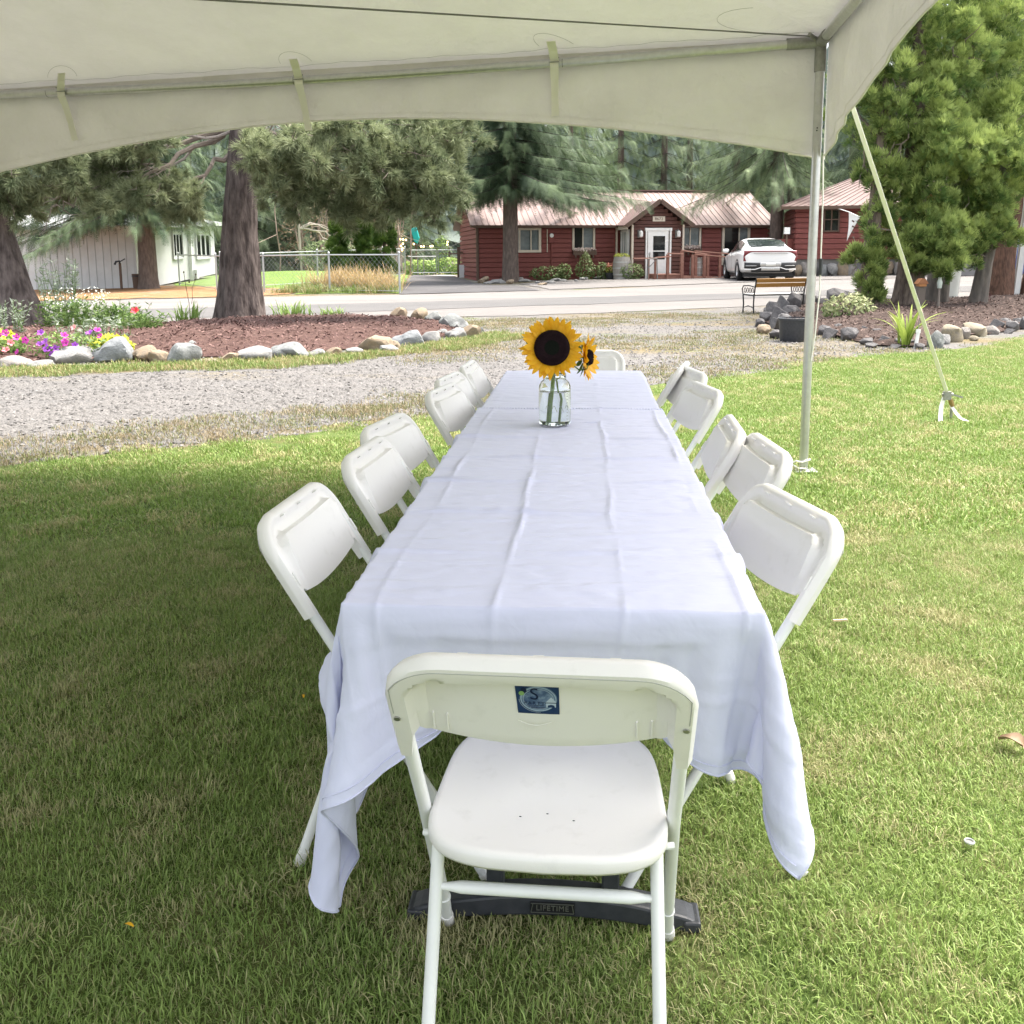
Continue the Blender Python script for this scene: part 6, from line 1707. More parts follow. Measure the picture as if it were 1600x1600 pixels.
# --- cedars in the cedar bed
def fan_tpl(L, seed, n=9):
    r = np.random.default_rng(seed); V = []; F = []
    for i in range(n):
        a = -1.0 + 2.0 * i / (n - 1); l = L * (1 - .35 * abs(a)) * r.uniform(.8, 1.1)
        d = np.array([math.sin(a), .12 * r.normal(), math.cos(a)]); s = np.array([math.cos(a), 0, -math.sin(a)]) * L * .048
        k = len(V); o = d * l * .08
        V += [o, d * l * .62 - s, d * l, d * l * .62 + s]; F += [(k, k + 1, k + 2), (k, k + 2, k + 3)]
    return np.array(V), np.array(F)
def cedar_crown(t, lumps, seed, loc, mat=None, L=.185, dens=1.25):
    r = np.random.default_rng(seed); loc = np.array(loc, float); P = []; D = []; sh = []
    for (c, ex, k) in lumps:
        c = np.array(c, float); ex = np.array(ex, float)
        k = int(k * dens)
        # sub-clumps sit on the lump so the outline is uneven
        nsub = max(6, k // 30)
        sd = nrm(r.normal(size=(nsub, 3))); sc = c + sd * ex * r.uniform(.45, 1.0, (nsub, 1))
        sr = float(np.mean(ex)) * r.uniform(.15, .33, nsub)
        idx = r.integers(0, nsub, k); d = nrm(r.normal(size=(k, 3)) + sd[idx] * .5 + [0, 0, .35])
        p = sc[idx] + d * (sr[idx] * r.uniform(.35, 1.2, k) ** .7)[:, None] * np.array([1, 1, 1.25])
        P.append(p); D.append(d * .7 + np.array([0, 0, .75]) + r.normal(0, .25, (k, 3)))
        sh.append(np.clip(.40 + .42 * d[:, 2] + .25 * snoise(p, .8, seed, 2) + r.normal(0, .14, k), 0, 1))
    P = np.concatenate(P); D = np.concatenate(D); sh = np.concatenate(sh); K = len(P)
    tv, tf = fan_tpl(L, seed)
    V, F = scatter(tv, tf, frames(D, r.uniform(0, 6.28, K)), P - loc, r.uniform(.7, 1.25, K))
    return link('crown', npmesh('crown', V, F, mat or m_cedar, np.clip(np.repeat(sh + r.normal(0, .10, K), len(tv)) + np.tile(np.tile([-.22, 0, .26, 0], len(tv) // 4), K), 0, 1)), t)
def cedar(label, x, y, path, rad, bark, lumps, seed, **kw):
    g = G(x, y) + .2
    t = tree_base('cedar_tree', label, (x, y, g), path, rad, bark, n=36, rows=50, rough=.08, seed=seed, flare=.05)
    if lumps:
        cedar_crown(t, lumps, seed, (x, y, g), **kw)
        b = MB(); rq = np.random.default_rng(seed)
        for (c, ex, k) in lumps:
            z = min(c[2] - g, path[-1][2]); px_ = np.interp(z * .8, [p[2] for p in path], [p[0] for p in path]); py_ = np.interp(z * .8, [p[2] for p in path], [p[1] for p in path])
            b.tube(wigg((px_, py_, z * .8), np.array(c) - [x, y, g], 7, .05, rq), np.linspace(.05, .012, 7), 5, cap=False)
            for q in range(4):
                e = np.array(c) - [x, y, g] + rq.normal(0, .5, 3) * np.array(ex); b.tube(wigg(np.array(c) - [x, y, g], e, 5, .05, rq), np.linspace(.02, .006, 5), 4, cap=False)
        b.build('branches', m_twig, t, fix=False)
    return t
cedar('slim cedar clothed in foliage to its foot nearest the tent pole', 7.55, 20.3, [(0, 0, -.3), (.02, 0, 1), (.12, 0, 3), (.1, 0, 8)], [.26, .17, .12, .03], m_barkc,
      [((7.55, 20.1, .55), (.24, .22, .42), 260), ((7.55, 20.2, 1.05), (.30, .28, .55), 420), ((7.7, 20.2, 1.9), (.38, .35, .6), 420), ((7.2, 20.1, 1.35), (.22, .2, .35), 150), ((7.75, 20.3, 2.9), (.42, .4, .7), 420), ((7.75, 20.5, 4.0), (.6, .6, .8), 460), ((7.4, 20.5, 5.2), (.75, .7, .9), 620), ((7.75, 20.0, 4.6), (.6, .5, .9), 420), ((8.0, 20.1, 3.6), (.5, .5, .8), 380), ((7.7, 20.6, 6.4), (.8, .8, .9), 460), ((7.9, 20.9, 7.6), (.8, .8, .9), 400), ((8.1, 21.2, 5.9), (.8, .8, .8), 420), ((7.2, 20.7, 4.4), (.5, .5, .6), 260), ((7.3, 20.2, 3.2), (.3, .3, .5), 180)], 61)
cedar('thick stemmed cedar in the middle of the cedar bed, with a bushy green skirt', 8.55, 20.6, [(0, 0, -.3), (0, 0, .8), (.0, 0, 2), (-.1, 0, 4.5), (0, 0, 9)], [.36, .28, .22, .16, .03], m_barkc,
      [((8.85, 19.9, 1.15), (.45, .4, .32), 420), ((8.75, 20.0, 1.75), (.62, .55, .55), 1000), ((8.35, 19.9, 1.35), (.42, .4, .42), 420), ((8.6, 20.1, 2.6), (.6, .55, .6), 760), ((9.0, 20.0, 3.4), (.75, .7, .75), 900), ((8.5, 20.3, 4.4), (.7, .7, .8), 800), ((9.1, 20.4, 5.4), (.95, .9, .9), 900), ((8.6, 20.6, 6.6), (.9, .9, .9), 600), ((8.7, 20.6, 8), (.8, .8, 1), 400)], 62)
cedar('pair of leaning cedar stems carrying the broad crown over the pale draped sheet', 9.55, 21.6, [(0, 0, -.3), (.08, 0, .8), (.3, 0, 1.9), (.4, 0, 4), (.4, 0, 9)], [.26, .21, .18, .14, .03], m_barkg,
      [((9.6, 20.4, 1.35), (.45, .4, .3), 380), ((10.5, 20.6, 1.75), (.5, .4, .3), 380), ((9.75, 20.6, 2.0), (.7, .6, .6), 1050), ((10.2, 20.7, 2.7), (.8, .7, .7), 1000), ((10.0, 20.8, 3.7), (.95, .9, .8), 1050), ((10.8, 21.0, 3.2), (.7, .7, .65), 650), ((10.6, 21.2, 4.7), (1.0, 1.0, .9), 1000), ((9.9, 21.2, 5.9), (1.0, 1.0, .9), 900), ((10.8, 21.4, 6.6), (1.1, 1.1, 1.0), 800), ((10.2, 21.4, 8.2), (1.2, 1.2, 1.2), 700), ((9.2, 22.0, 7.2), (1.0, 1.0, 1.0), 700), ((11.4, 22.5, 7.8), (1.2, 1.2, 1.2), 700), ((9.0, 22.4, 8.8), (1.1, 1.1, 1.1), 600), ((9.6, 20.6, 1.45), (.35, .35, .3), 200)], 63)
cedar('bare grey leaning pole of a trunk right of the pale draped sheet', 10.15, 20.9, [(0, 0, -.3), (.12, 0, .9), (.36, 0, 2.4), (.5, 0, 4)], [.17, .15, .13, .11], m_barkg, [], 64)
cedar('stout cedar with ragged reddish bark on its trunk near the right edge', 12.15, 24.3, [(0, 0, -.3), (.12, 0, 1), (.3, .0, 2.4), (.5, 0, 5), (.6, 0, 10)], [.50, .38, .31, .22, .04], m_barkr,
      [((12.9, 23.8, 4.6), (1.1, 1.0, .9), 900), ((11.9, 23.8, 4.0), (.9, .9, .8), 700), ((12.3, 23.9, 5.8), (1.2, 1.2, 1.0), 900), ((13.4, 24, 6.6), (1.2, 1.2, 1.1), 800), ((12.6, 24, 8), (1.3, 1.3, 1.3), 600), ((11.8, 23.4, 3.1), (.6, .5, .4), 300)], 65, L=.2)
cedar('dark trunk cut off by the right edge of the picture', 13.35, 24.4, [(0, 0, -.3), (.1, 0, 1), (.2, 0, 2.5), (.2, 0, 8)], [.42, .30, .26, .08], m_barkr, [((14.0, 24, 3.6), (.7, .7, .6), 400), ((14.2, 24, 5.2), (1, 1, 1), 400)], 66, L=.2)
# cut branch stump and fallen twig, trunks of the brown thicket
def thicket():
    t = thing('thicket', 'brown leafless thicket of thin trunks behind the lawn, between pine and arborvitae', 'trees', (-9, 50, G(-9, 50)))
    r = np.random.default_rng(77); b = MB()
    for i in range(34):
        x = r.uniform(-3.0, 3.6); y = r.uniform(-1.5, 5); hgt = r.uniform(3, 7)
        w = wigg((x, y, -.1), (x + r.normal(0, .4), y, hgt), 6, .12, r); b.tube(w, np.linspace(.09 if i % 5 == 0 else .045, .015, 6), 5, cap=False)
        for k in range(6):
            o = w[r.integers(1, 6)]; b.tube(wigg(o, o + r.normal(0, .7, 3), 4, .06, r), np.linspace(.02, .006, 4), 3, cap=False)
    b.build('stems', M('brown_stems', (.20, .15, .12), .9, (.30, .24, .19), 3), t, fix=False)
    V, F, s = blob_leaves(2200, (3.4, 3, 2.4), .16, 7); link('undergrowth', npmesh('undergrowth', V + [0, 1.5, 1.9], F, m_brush, s), t)
thicket()
bs = thing('bush', 'grey green bush under an arching bare branch on the lawn behind the pine trunk', 'bush', (-8.9, 45.0, G(-8.9, 45)))
V, F, s = blob_leaves(900, (1.5, .9, .8), .13, 9); link('leaves', npmesh('leaves', V + [.4, 0, .7], F, leafmat('sage_leaves', (.14, .18, .09), (.26, .31, .17)), s), bs)
b = MB(); r6 = np.random.default_rng(3)
for e in ((1.5, 0, 1.1), (1.1, .2, .9), (.5, 0, 2.0), (1.0, -.2, 1.7)): b.tube(wigg((-.9, 0, 2.0), e, 8, .05, r6, -.25), np.linspace(.05, .01, 8), 5, cap=False)
b.tube([(-.9, 0, 0), (-.95, 0, 2.2)], .06, 6); b.build('bare_branch', M('pale_branch', (.42, .37, .32), .9), bs)
def arbor(label, x, y, h, rad, seed):
    t = thing('arborvitae', label, 'tree', (x, y, G(x, y)), 0, 'dark arborvitae by the chain link fence')
    MB().tube([(0, 0, 0), (0, 0, h * .8)], [.12, .03], 8).build('trunk', m_barkc, t)
    lum = [((x, y, G(x, y) + h * f), (rad * (1.05 - .6 * f), rad * (1.05 - .6 * f), h * .16), 330) for f in (.12, .3, .5, .7, .88)]
    cedar_crown(t, lum, seed, (x, y, G(x, y)), mat=leafmat('arborvitae_sprays', (.035, .085, .015), (.13, .20, .045)), L=.22)
for i, (x, y, h, rd) in enumerate(((-6.5, 36.5, 2.6, .55), (-5.6, 36.8, 2.9, .6), (-4.75, 36.2, 2.7, .6))):
    arbor(['leftmost dark arborvitae beside the chain link fence', 'middle arborvitae, the tallest of the row by the fence', 'rightmost arborvitae, next to the dry grass clump'][i], x, y, h, rd, 80 + i)
# ================================================================== stone borders
ROCKL = [(-6.37, 12.02, 0.44, 0.18, 'g'), (-5.99, 12.0, 0.34, 0.13, 'w'), (-5.9, 12.57, 0.61, 0.27, 'w'), (-5.38, 12.7, 0.56, 0.31, 'b'), (-4.97, 12.76, 0.34, 0.22, 't'), (-4.71, 12.58, 0.32, 0.17, 't'), (-5.52, 13.99, 0.28, 0.15, 't'), (-4.36, 12.49, 0.42, 0.27, 'd'), (-4.69, 13.94, 0.21, 0.17, 'd'), (-5.41, 15.43, 0.35, 0.21, 'b'), (-5.41, 14.67, 0.26, 0.18, 't'), (-5.94, 16.44, 0.24, 0.18, 't'), (-5.91, 15.69, 0.25, 0.15, 't'), (-6.91, 18.06, 0.29, 0.15, 't'), (-3.93, 12.39, 0.2, 0.08, 't'), (-3.79, 12.69, 0.26, 0.13, 't'), (-3.44, 12.74, 0.48, 0.22, 'w'), (-3.1, 13.13, 0.51, 0.21, 'd'), (-2.75, 13.28, 0.27, 0.12, 'w'), (-2.53, 13.44, 0.22, 0.13, 't'), (-2.24, 13.61, 0.26, 0.11, 'w'), (-2.0, 13.86, 0.48, 0.24, 't'), (-1.77, 14.04, 0.25, 0.17, 't'), (-1.6, 14.74, 0.48, 0.24, 'b'), (-1.76, 13.76, 0.28, 0.13, 'w'), (-1.3, 15.5, 0.33, 0.21, 'w'), (-0.95, 16.21, 0.37, 0.2, 'w'), (-0.71, 16.45, 0.33, 0.24, 't'), (-1.1, 17.91, 0.55, 0.29, 'd'), (-0.56, 17.56, 0.09, 0.09, 'd'), (-1.23, 16.76, 0.23, 0.14, 'w'), (-2.46, 20.67, 0.36, 0.33, 't'), (-2.0, 20.64, 0.33, 0.3, 't'), (-1.67, 20.24, 0.35, 0.22, 'd'), (-2.85, 20.53, 0.33, 0.14, 't'), (-3.19, 20.55, 0.28, 0.11, 'w'), (-3.54, 20.58, 0.28, 0.14, 'w')]
ROCKR = [(4.76, 18.24, 0.22, 0.22, 'k'), (5.23, 19.43, 0.31, 0.29, 'k'), (4.46, 16.74, 0.29, 0.18, 't'), (4.92, 17.74, 0.26, 0.26, 'k'), (4.39, 15.69, 0.3, 0.19, 'k'), (5.39, 18.87, 0.3, 0.33, 'k'), (6.09, 20.69, 0.42, 0.36, 'k'), (6.15, 21.7, 0.38, 0.26, 'k'), (6.72, 22.76, 0.4, 0.31, 'k'), (5.78, 21.24, 0.31, 0.26, 'k'), (7.18, 23.18, 0.4, 0.37, 'k'), (6.17, 20.32, 0.27, 0.25, 'k'), (7.58, 23.75, 0.29, 0.32, 'k'), (7.46, 22.7, 0.3, 0.37, 'k'), (8.3, 24.29, 0.59, 0.46, 'k'), (8.67, 24.41, 0.43, 0.36, 'k'), (9.36, 23.9, 0.39, 0.29, 'k'), (9.03, 23.63, 0.25, 0.19, 'k'), (5.37, 16.26, 0.28, 0.22, 'k'), (5.23, 15.51, 0.29, 0.23, 'k'), (5.74, 16.64, 0.27, 0.22, 'k'), (6.25, 17.79, 0.31, 0.19, 'k'), (5.45, 15.26, 0.37, 0.27, 'k'), (5.87, 15.84, 0.28, 0.23, 'k'), (5.43, 14.48, 0.25, 0.14, 'k'), (5.36, 14.08, 0.23, 0.09, 'k'), (6.0, 15.58, 0.25, 0.21, 'k'), (5.68, 14.47, 0.27, 0.17, 'k'), (6.11, 15.21, 0.25, 0.18, 'k'), (5.93, 14.24, 0.34, 0.15, 'k'), (5.97, 13.84, 0.2, 0.11, 'k'), (5.63, 13.86, 0.2, 0.09, 'k'), (6.25, 13.92, 0.24, 0.24, 'd'), (6.68, 14.61, 0.22, 0.18, 'w'), (6.94, 14.93, 0.34, 0.32, 'y'), (7.4, 15.48, 0.19, 0.21, 'g'), (7.81, 15.95, 0.39, 0.26, 'y'), (7.37, 15.12, 0.14, 0.08, 'y'), (8.26, 16.31, 0.24, 0.15, 'g'), (8.68, 16.98, 0.32, 0.25, 'k'), (9.27, 17.86, 0.29, 0.22, 'k'), (8.96, 16.96, 0.25, 0.23, 'k'), (9.54, 17.84, 0.29, 0.22, 'k'), (8.62, 16.42, 0.22, 0.11, 'k'), (9.15, 18.2, 0.24, 0.17, 'k'), (9.46, 17.37, 0.35, 0.28, 'k'), (10.41, 18.44, 0.5, 0.32, 'k')]
ROCKH = [(-1.03, 40.02, 0.35, 0.22, 't'), (-1.12, 35.99, 0.29, 0.17, 't'), (-0.8, 34.31, 0.41, 0.14, 'w'), (-0.48, 34.91, 0.52, 0.19, 'w'), (-0.04, 33.89, 0.27, 0.2, 't'), (-0.42, 39.95, 0.16, 0.13, 'w'), (0.35, 39.72, 0.32, 0.19, 'w'), (0.51, 35.99, 0.48, 0.15, 'w'), (0.94, 34.08, 0.18, 0.11, 'w'), (1.38, 33.8, 0.41, 0.14, 'w'), (1.67, 36.17, 0.49, 0.17, 'w'), (2.41, 35.68, 0.14, 0.12, 'w'), (2.77, 37.33, 0.23, 0.15, 'w'), (2.98, 38.19, 0.21, 0.15, 'w'), (3.53, 38.87, 0.52, 0.13, 'w'), (1.04, 31.78, 0.34, 0.11, 't'), (4.23, 40.65, 0.38, 0.11, 'w'), (1.95, 35.99, 0.34, 0.12, 'w')]
SM = {'w': M('pale_granite', (.27, .262, .25), .85, (.18, .18, .178), 7, detail=8, bump=.01, bscale=22), 'b': M('blue_grey_stone', (.225, .235, .24), .85, (.145, .155, .16), 6, detail=8, bump=.01, bscale=18),
      't': M('tan_stone', (.27, .205, .135), .85, (.20, .165, .125), 7, detail=8, bump=.01, bscale=20), 'd': M('grey_green_stone', (.14, .15, .145), .85, (.235, .24, .235), 5, detail=8, bump=.01, bscale=18),
      'g': M('warm_grey_stone', (.235, .21, .19), .85, (.17, .16, .15), 8, detail=8, bump=.01, bscale=20), 'y': M('honey_stone', (.27, .23, .155), .85, (.20, .175, .14), 7, detail=8, bump=.01, bscale=20),
      'k': M('basalt', (.07, .067, .07), .8, (.14, .133, .132), 4, detail=8, bump=.01, bscale=16)}
def rock_mesh(seed, m, angular):
    r = np.random.default_rng(seed); bm = bmesh.new()
    if angular:
        for i in range(16):
            d = nrm(r.normal(size=(1, 3)))[0]; d = np.sign(d) * np.abs(d) ** .7
            bm.verts.new(d * np.array([.5, .5, .5]) * r.uniform(.78, 1.0))
        bmesh.ops.convex_hull(bm, input=bm.verts)
        for v in [v for v in bm.verts if not v.link_faces]: bm.verts.remove(v)
        bmesh.ops.bevel(bm, geom=list(bm.edges), offset=.02, segments=1, affect='EDGES')
    else:
        bmesh.ops.create_icosphere(bm, subdivisions=3, radius=.5)
        off = r.uniform(0, 50, 3)
        for v in bm.verts:
            p = np.array(v.co); k = 1 + .26 * float(snoise(p + off, 1.0, seed, 2)) + .07 * float(snoise(p + off, 3.2, seed + 1, 2))
            q = p * k
            for c in range(4):       # a few flattened faces
                n = nrm(np.random.default_rng(seed * 7 + c).normal(size=(1, 3)))[0]; dd = q @ n
                if dd > .36: q = q - n * (dd - .36) * .75
            v.co = q
    me = bpy.data.meshes.new('rock'); bmesh.ops.recalc_face_normals(bm, faces=bm.faces); bm.to_mesh(me); bm.free(); me.materials.append(m)
    if not angular: me.shade_smooth(); me.set_sharp_from_angle(angle=R(38))
    return me
RM = {}
for k in SM: RM[k] = [rock_mesh(100 + i * 13 + ord(k), SM[k], k == 'k' or (k == 'b' and i % 2 == 0) or (k == 'd' and i == 2)) for i in range(4)]
rr10 = np.random.default_rng(4)
def border(name, label, rocks, origin, lim=None, sink=.18, hs=1.15):
    t = thing(name, label, 'stone border', (origin[0], origin[1], 0))
    for i, (x, y, w, h, k) in enumerate(rocks):
        if lim: y = min(y, lim(x))
        o = link('rock', RM[k][i % 4], t)
        d = w * rr10.uniform(.7, 1.0)
        hh = max(h, w * .34) * hs
        o.scale = (w * 1.06, d, hh)
        o.location = (x - origin[0], y + d * .35 - origin[1], G(x, y) + hh * (.5 - sink))
        o.rotation_euler = (rr10.uniform(-.12, .12), rr10.uniform(-.12, .12), rr10.uniform(-.5, .5) + (math.pi if i % 2 else 0))
    return t
border('stone_border', 'border of rounded grey, white and tan field stones round the red mulch bed', ROCKL, (-3.5, 14))
extraR = [(6.0, 21.2, .4, .55, 'k'), (6.5, 21.9, .42, .6, 'k'), (6.9, 22.6, .4, .5, 'k'), (5.55, 20.2, .38, .5, 'k'), (5.2, 18.6, .36, .45, 'k'), (4.95, 17.3, .34, .4, 'k'), (4.85, 16.6, .34, .34, 'k')]
border('stone_border', 'piled wall of dark angular basalt and a few honey boulders round the cedar bed', ROCKR + extraR, (6, 16))
border('stone_border', 'low row of small pale stones along the front of the long red house', ROCKH, (.5, 36), lim=lambda x: 38.5 + .167 * (x + 1.33) - .75, hs=1.0)
# footing stones of the cabin
cf = []
for i in range(16): cf.append((11.0 + i * .33, 36.95 - i * .065, .42, .42 + .1 * (i % 3), 'tgkdw'[i % 5]))
border('stone_border', 'heap of mixed brown and grey stones along the foot of the red cabin', cf, (13, 36.5), sink=.1)

# ------------------------------------------------------------------ mulch chips
def chips(name, poly, n, mat, H, label, seed, size=.03):
    r = np.random.default_rng(seed); P = np.array(poly); x0, y0 = P.min(0); x1, y1 = P.max(0)
    x = r.uniform(x0, x1, n * 3); y = r.uniform(y0, y1, n * 3); k = poly_in(x, y, poly); x = x[k][:n]; y = y[k][:n]
    z = gz(x, y) + .012 + H(x, y)
    tv = np.array([(-1, -.3, 0), (1, -.25, .1), (.9, .3, .05), (-.9, .3, .15)]) * size
    V, F = scatter(tv, [(0, 1, 2, 3)], frames(nrm(r.normal(0, .45, (len(x), 3)) + [0, 0, 1]), r.uniform(0, 6.28, len(x))), np.stack([x, y, z + r.uniform(0, .015, len(x))], 1), r.uniform(.4, 1.4, len(x)))
    o = link(name, npmesh(name, V, F, mat, np.repeat(r.uniform(0, 1, len(x)), 4))); tag(o, label, 'mulch', kind='stuff')
chips('mulch_chips', BEDL, 9000, M('red_chips', (.085, .04, .036), .9, (.19, .115, .10), attr=True), mound(BEDL, .22, 1.6), 'red bark chips covering the red bed', 51)
chips('mulch_chips', BEDR, 8000, M('brown_chips', (.07, .045, .036), .9, (.18, .125, .105), attr=True), mound(BEDR, .3, 1.8), 'brown bark chips covering the cedar bed', 52)

# ------------------------------------------------------------------ garden plants
def plant(name, label, x, y, z=None, cat='plant', group=None): return thing(name, label, cat, (x, y, (G(x, y) + .1) if z is None else z), 0, group)
def leafpart(t, name, n, ext, size, seed, mat, c=(0, 0, 0), up=.3):
    V, F, s = blob_leaves(n, ext, size, seed, up); return link(name, npmesh(name, V + np.array(c), F, mat, s), t)
def blades(t, name, n, L, w, spread, seed, mat, bend=.5, c=(0, 0, 0), seg=5):
    r = np.random.default_rng(seed); V = []; F = []
    for i in range(n):
        a = r.uniform(0, 6.28); d = np.array([math.cos(a), math.sin(a), 0]); s = np.array([-math.sin(a), math.cos(a), 0])
        l = L * r.uniform(.6, 1.1); b_ = bend * r.uniform(.3, 1.3); o = np.array(c) + d * spread * r.uniform(0, 1) + s * spread * r.normal(0, .5); k = len(V)
        for j in range(seg + 1):
            u = j / seg; p = o + d * l * b_ * u ** 1.7 + np.array([0, 0, l * (u - .55 * b_ * u ** 2.6)]); ww = w * (1 - u ** 2.2) * (.6 + .8 * min(1, u * 3)) / 1.4
            V += [p - s * ww, p + s * ww]
        F += [(k + 2 * j, k + 2 * j + 1, k + 2 * j + 3, k + 2 * j + 2) for j in range(seg)]
    return link(name, npmesh(name, np.array(V), np.array(F), mat, np.tile(np.repeat(np.linspace(.2, .9, seg + 1), 2), n)), t)
m_gleaf = leafmat('garden_leaves', (.07, .14, .035), (.20, .29, .085))
m_slv = leafmat('silver_leaves', (.19, .24, .17), (.40, .45, .36)); m_limel = leafmat('lime_leaves', (.34, .40, .03), (.62, .62, .08), .3)
m_var = leafmat('variegated_leaves', (.09, .16, .045), (.40, .41, .22)); m_lily = leafmat('lily_blades', (.10, .18, .04), (.27, .38, .11))
m_bright = leafmat('bright_blades', (.16, .25, .035), (.36, .43, .10))
def petunia_flower(m, seed):
    b = MB()
    for k in range(5):
        a = k * 2 * math.pi / 5
        b.add([(0, 0, -.02), (.035 * math.cos(a - .55), .035 * math.sin(a - .55), .008), (.045 * math.cos(a - .2), .045 * math.sin(a - .2), .012), (.045 * math.cos(a + .2), .045 * math.sin(a + .2), .012), (.035 * math.cos(a + .55), .035 * math.sin(a + .55), .008)], [(0, 1, 2, 3, 4)])
    return b.mesh('flower', m, fix=False)
FL = {n: [petunia_flower(M(n + '_petals', c, .6, c2, 30, transl=.3), 1), M(n + '_eye', e, .6)] for n, c, c2, e in (('magenta', (.52, .03, .34), (.62, .06, .46), (.16, .005, .12)), ('violet', (.30, .05, .50), (.40, .10, .62), (.08, .01, .16)), ('pink', (.75, .20, .25), (.82, .36, .36), (.45, .05, .10)))}
def petunias(label, x, y, spots, ext, seed):
    t = plant('petunia', label, x, y, 0.02)
    leafpart(t, 'leaves', 700, ext, .055, seed, m_gleaf, (0, 0, ext[2] * .7))
    r = np.random.default_rng(seed)
    for (dx, dy, dz, kind) in spots:
        me, eye = FL[kind]; f = link('flower', me, t, (dx, dy, dz)); s_ = r.uniform(.95, 1.3); f.scale = (s_, s_, s_)
        f.rotation_euler = (R(50) + r.normal(0, .3), r.normal(0, .35), r.normal(0, .4))
        e = MB(); e.lathe([(.009, -.008), (0, -.014)], 8); e.build('flower_eye', eye, f, fix=False)
sp_ = []
r2 = np.random.default_rng(6)
for (px_, pz_, k) in ((-.72, .30, 'magenta'), (-.66, .33, 'magenta'), (-.45, .28, 'magenta'), (-.36, .24, 'magenta'), (-.48, .08, 'magenta'), (-.18, .33, 'violet'), (-.10, .22, 'violet'), (-.19, .18, 'violet'), (-.07, .12, 'violet'), (.04, .12, 'violet'), (.0, .05, 'violet'), (.17, .30, 'magenta'), (.19, .20, 'magenta'), (.30, .17, 'violet'), (.50, .33, 'violet'), (.58, .36, 'magenta'), (.62, .28, 'magenta'), (.70, .11, 'violet'), (.28, .40, 'pink'), (.15, .22, 'magenta'), (-.06, .17, 'violet')):
    sp_.append((px_, -.16 - .25 * (.4 - pz_) + r2.normal(0, .03), pz_ + .05, k))
petunias('mounded petunia covered in magenta and violet blooms behind the pale front stones', -6.15, 12.95, sp_, (.78, .25, .22), 14)
petunias('coral pink petunia at the left edge beside the magenta one', -7.05, 12.9, [(-.1, -.2, .28, 'pink'), (.05, -.2, .12, 'pink'), (.12, -.22, .22, 'pink'), (.28, -.18, .16, 'pink'), (.36, -.2, .26, 'pink'), (-.2, -.2, .14, 'pink')], (.42, .22, .2), 15)
for lab, x, y, e in (('bright lime yellow mounded plant behind the blue grey stone', -5.62, 13.35, (.30, .22, .17)), ('bright lime yellow plant at the left edge above the coral petunia', -7.25, 13.5, (.30, .24, .2))):
    t = plant('coleus', lab, x, y, .02); leafpart(t, 'leaves', 520, e, .085, int(abs(x) * 10), m_limel, (0, 0, e[2] * .8), up=.8)
def stalky(label, x, y, n, h, w, seed, mat, lsize, ext):
    t = plant('shrub', label, x, y, .05); r = np.random.default_rng(seed); b = MB(); P = []
    for i in range(n):
        o = np.array([r.normal(0, ext[0] * .5), r.normal(0, ext[1] * .5), 0]); e = o + np.array([r.normal(0, .12), r.normal(0, .1), h * r.uniform(.7, 1.05)])
        w_ = wigg(o, e, 6, .02, r); b.tube(w_, np.linspace(.008, .003, 6), 3, cap=False)
        for q in range(26): u = r.uniform(.2, 1); P.append(np.array([np.interp(u, np.linspace(0, 1, 6), w_[:, k]) for k in range(3)]))
    P = np.array(P); K = len(P); d = nrm(r.normal(0, 1, (K, 3)) * [1, 1, .4] + [0, 0, .5])
    tv = np.array([(-.16, .4, 0), (0, 0, 0), (.16, .4, 0), (0, 1, .1)]) * lsize
    Mx = frames(nrm(np.cross(d, r.normal(size=(K, 3)))), r.uniform(0, 6.28, K)); Mx = np.stack([Mx[:, :, 0], d, nrm(np.cross(Mx[:, :, 0], d))], 2)
    V, F = scatter(tv, [(1, 2, 3), (1, 3, 0)], Mx, P, r.uniform(.7, 1.3, K)); link('leaves', npmesh('leaves', V, F, mat, np.repeat(r.uniform(0, 1, K), 4)), t)
    b.build('stems', m_lily, t, fix=False); return t
stalky('silvery grey leaved plant directly behind the magenta petunia', -6.1, 13.75, 30, .50, .5, 1, m_slv, .075, (.55, .3, 0))
stalky('silvery blue green plant at the left edge at the foot of the leaning pine', -8.3, 15.4, 36, .65, .5, 2, m_slv, .08, (.6, .4, 0))
wf = stalky('tall bushy plant topped with flat white flower heads beside the leaning pine', -7.6, 16.6, 50, .66, .6, 3, m_gleaf, .10, (.6, .4, 0))
V, F, s = blob_leaves(300, (.6, .42, .18), .034, 33, 1.2); link('white_flowers', npmesh('white_flowers', V + [.1, -.1, .70], F, M('white_florets', (.62, .66, .55), .7, (.78, .78, .72), 30)), wf)
stalky('spiky green clump between the white flowered plant and the red bloom', -6.95, 16.9, 44, .52, .5, 4, m_gleaf, .10, (.5, .35, 0))
rb = stalky('green bush with one red flower at the right end of the flower bed', -6.3, 16.0, 36, .42, .4, 5, m_gleaf, .09, (.36, .3, 0))
rf2 = link('flower', petunia_flower(M('red_petals', (.60, .03, .05), .6), 2), rb, (.10, -.25, .48)); rf2.scale = (1.6, 1.6, 1.6); rf2.rotation_euler = (.8, 0, 0)
stalky('leafy stems with pale buds growing against the leaning pine trunk', -8.15, 17.4, 26, 1.35, .4, 7, m_slv, .10, (.3, .3, 0))
for lab, x, y, n_, L_ in (('strappy daylily clump left of the big pine trunk', -6.75, 19.9, 60, .55), ('daylily clump close to the right side of the big pine trunk', -4.9, 21.2, 70, .5), ('shorter daylily clump farther right along the back of the bed', -4.0, 21.3, 40, .36)):
    t = plant('daylily', lab, x, y, .04); blades(t, 'blades', n_, L_, .018, .32, int(n_), m_lily, .55)
b = MB(); t = plant('weed', 'single tall dry weed stalk standing left of the big pine', -6.55, 19.6, .05); rw = np.random.default_rng(2)
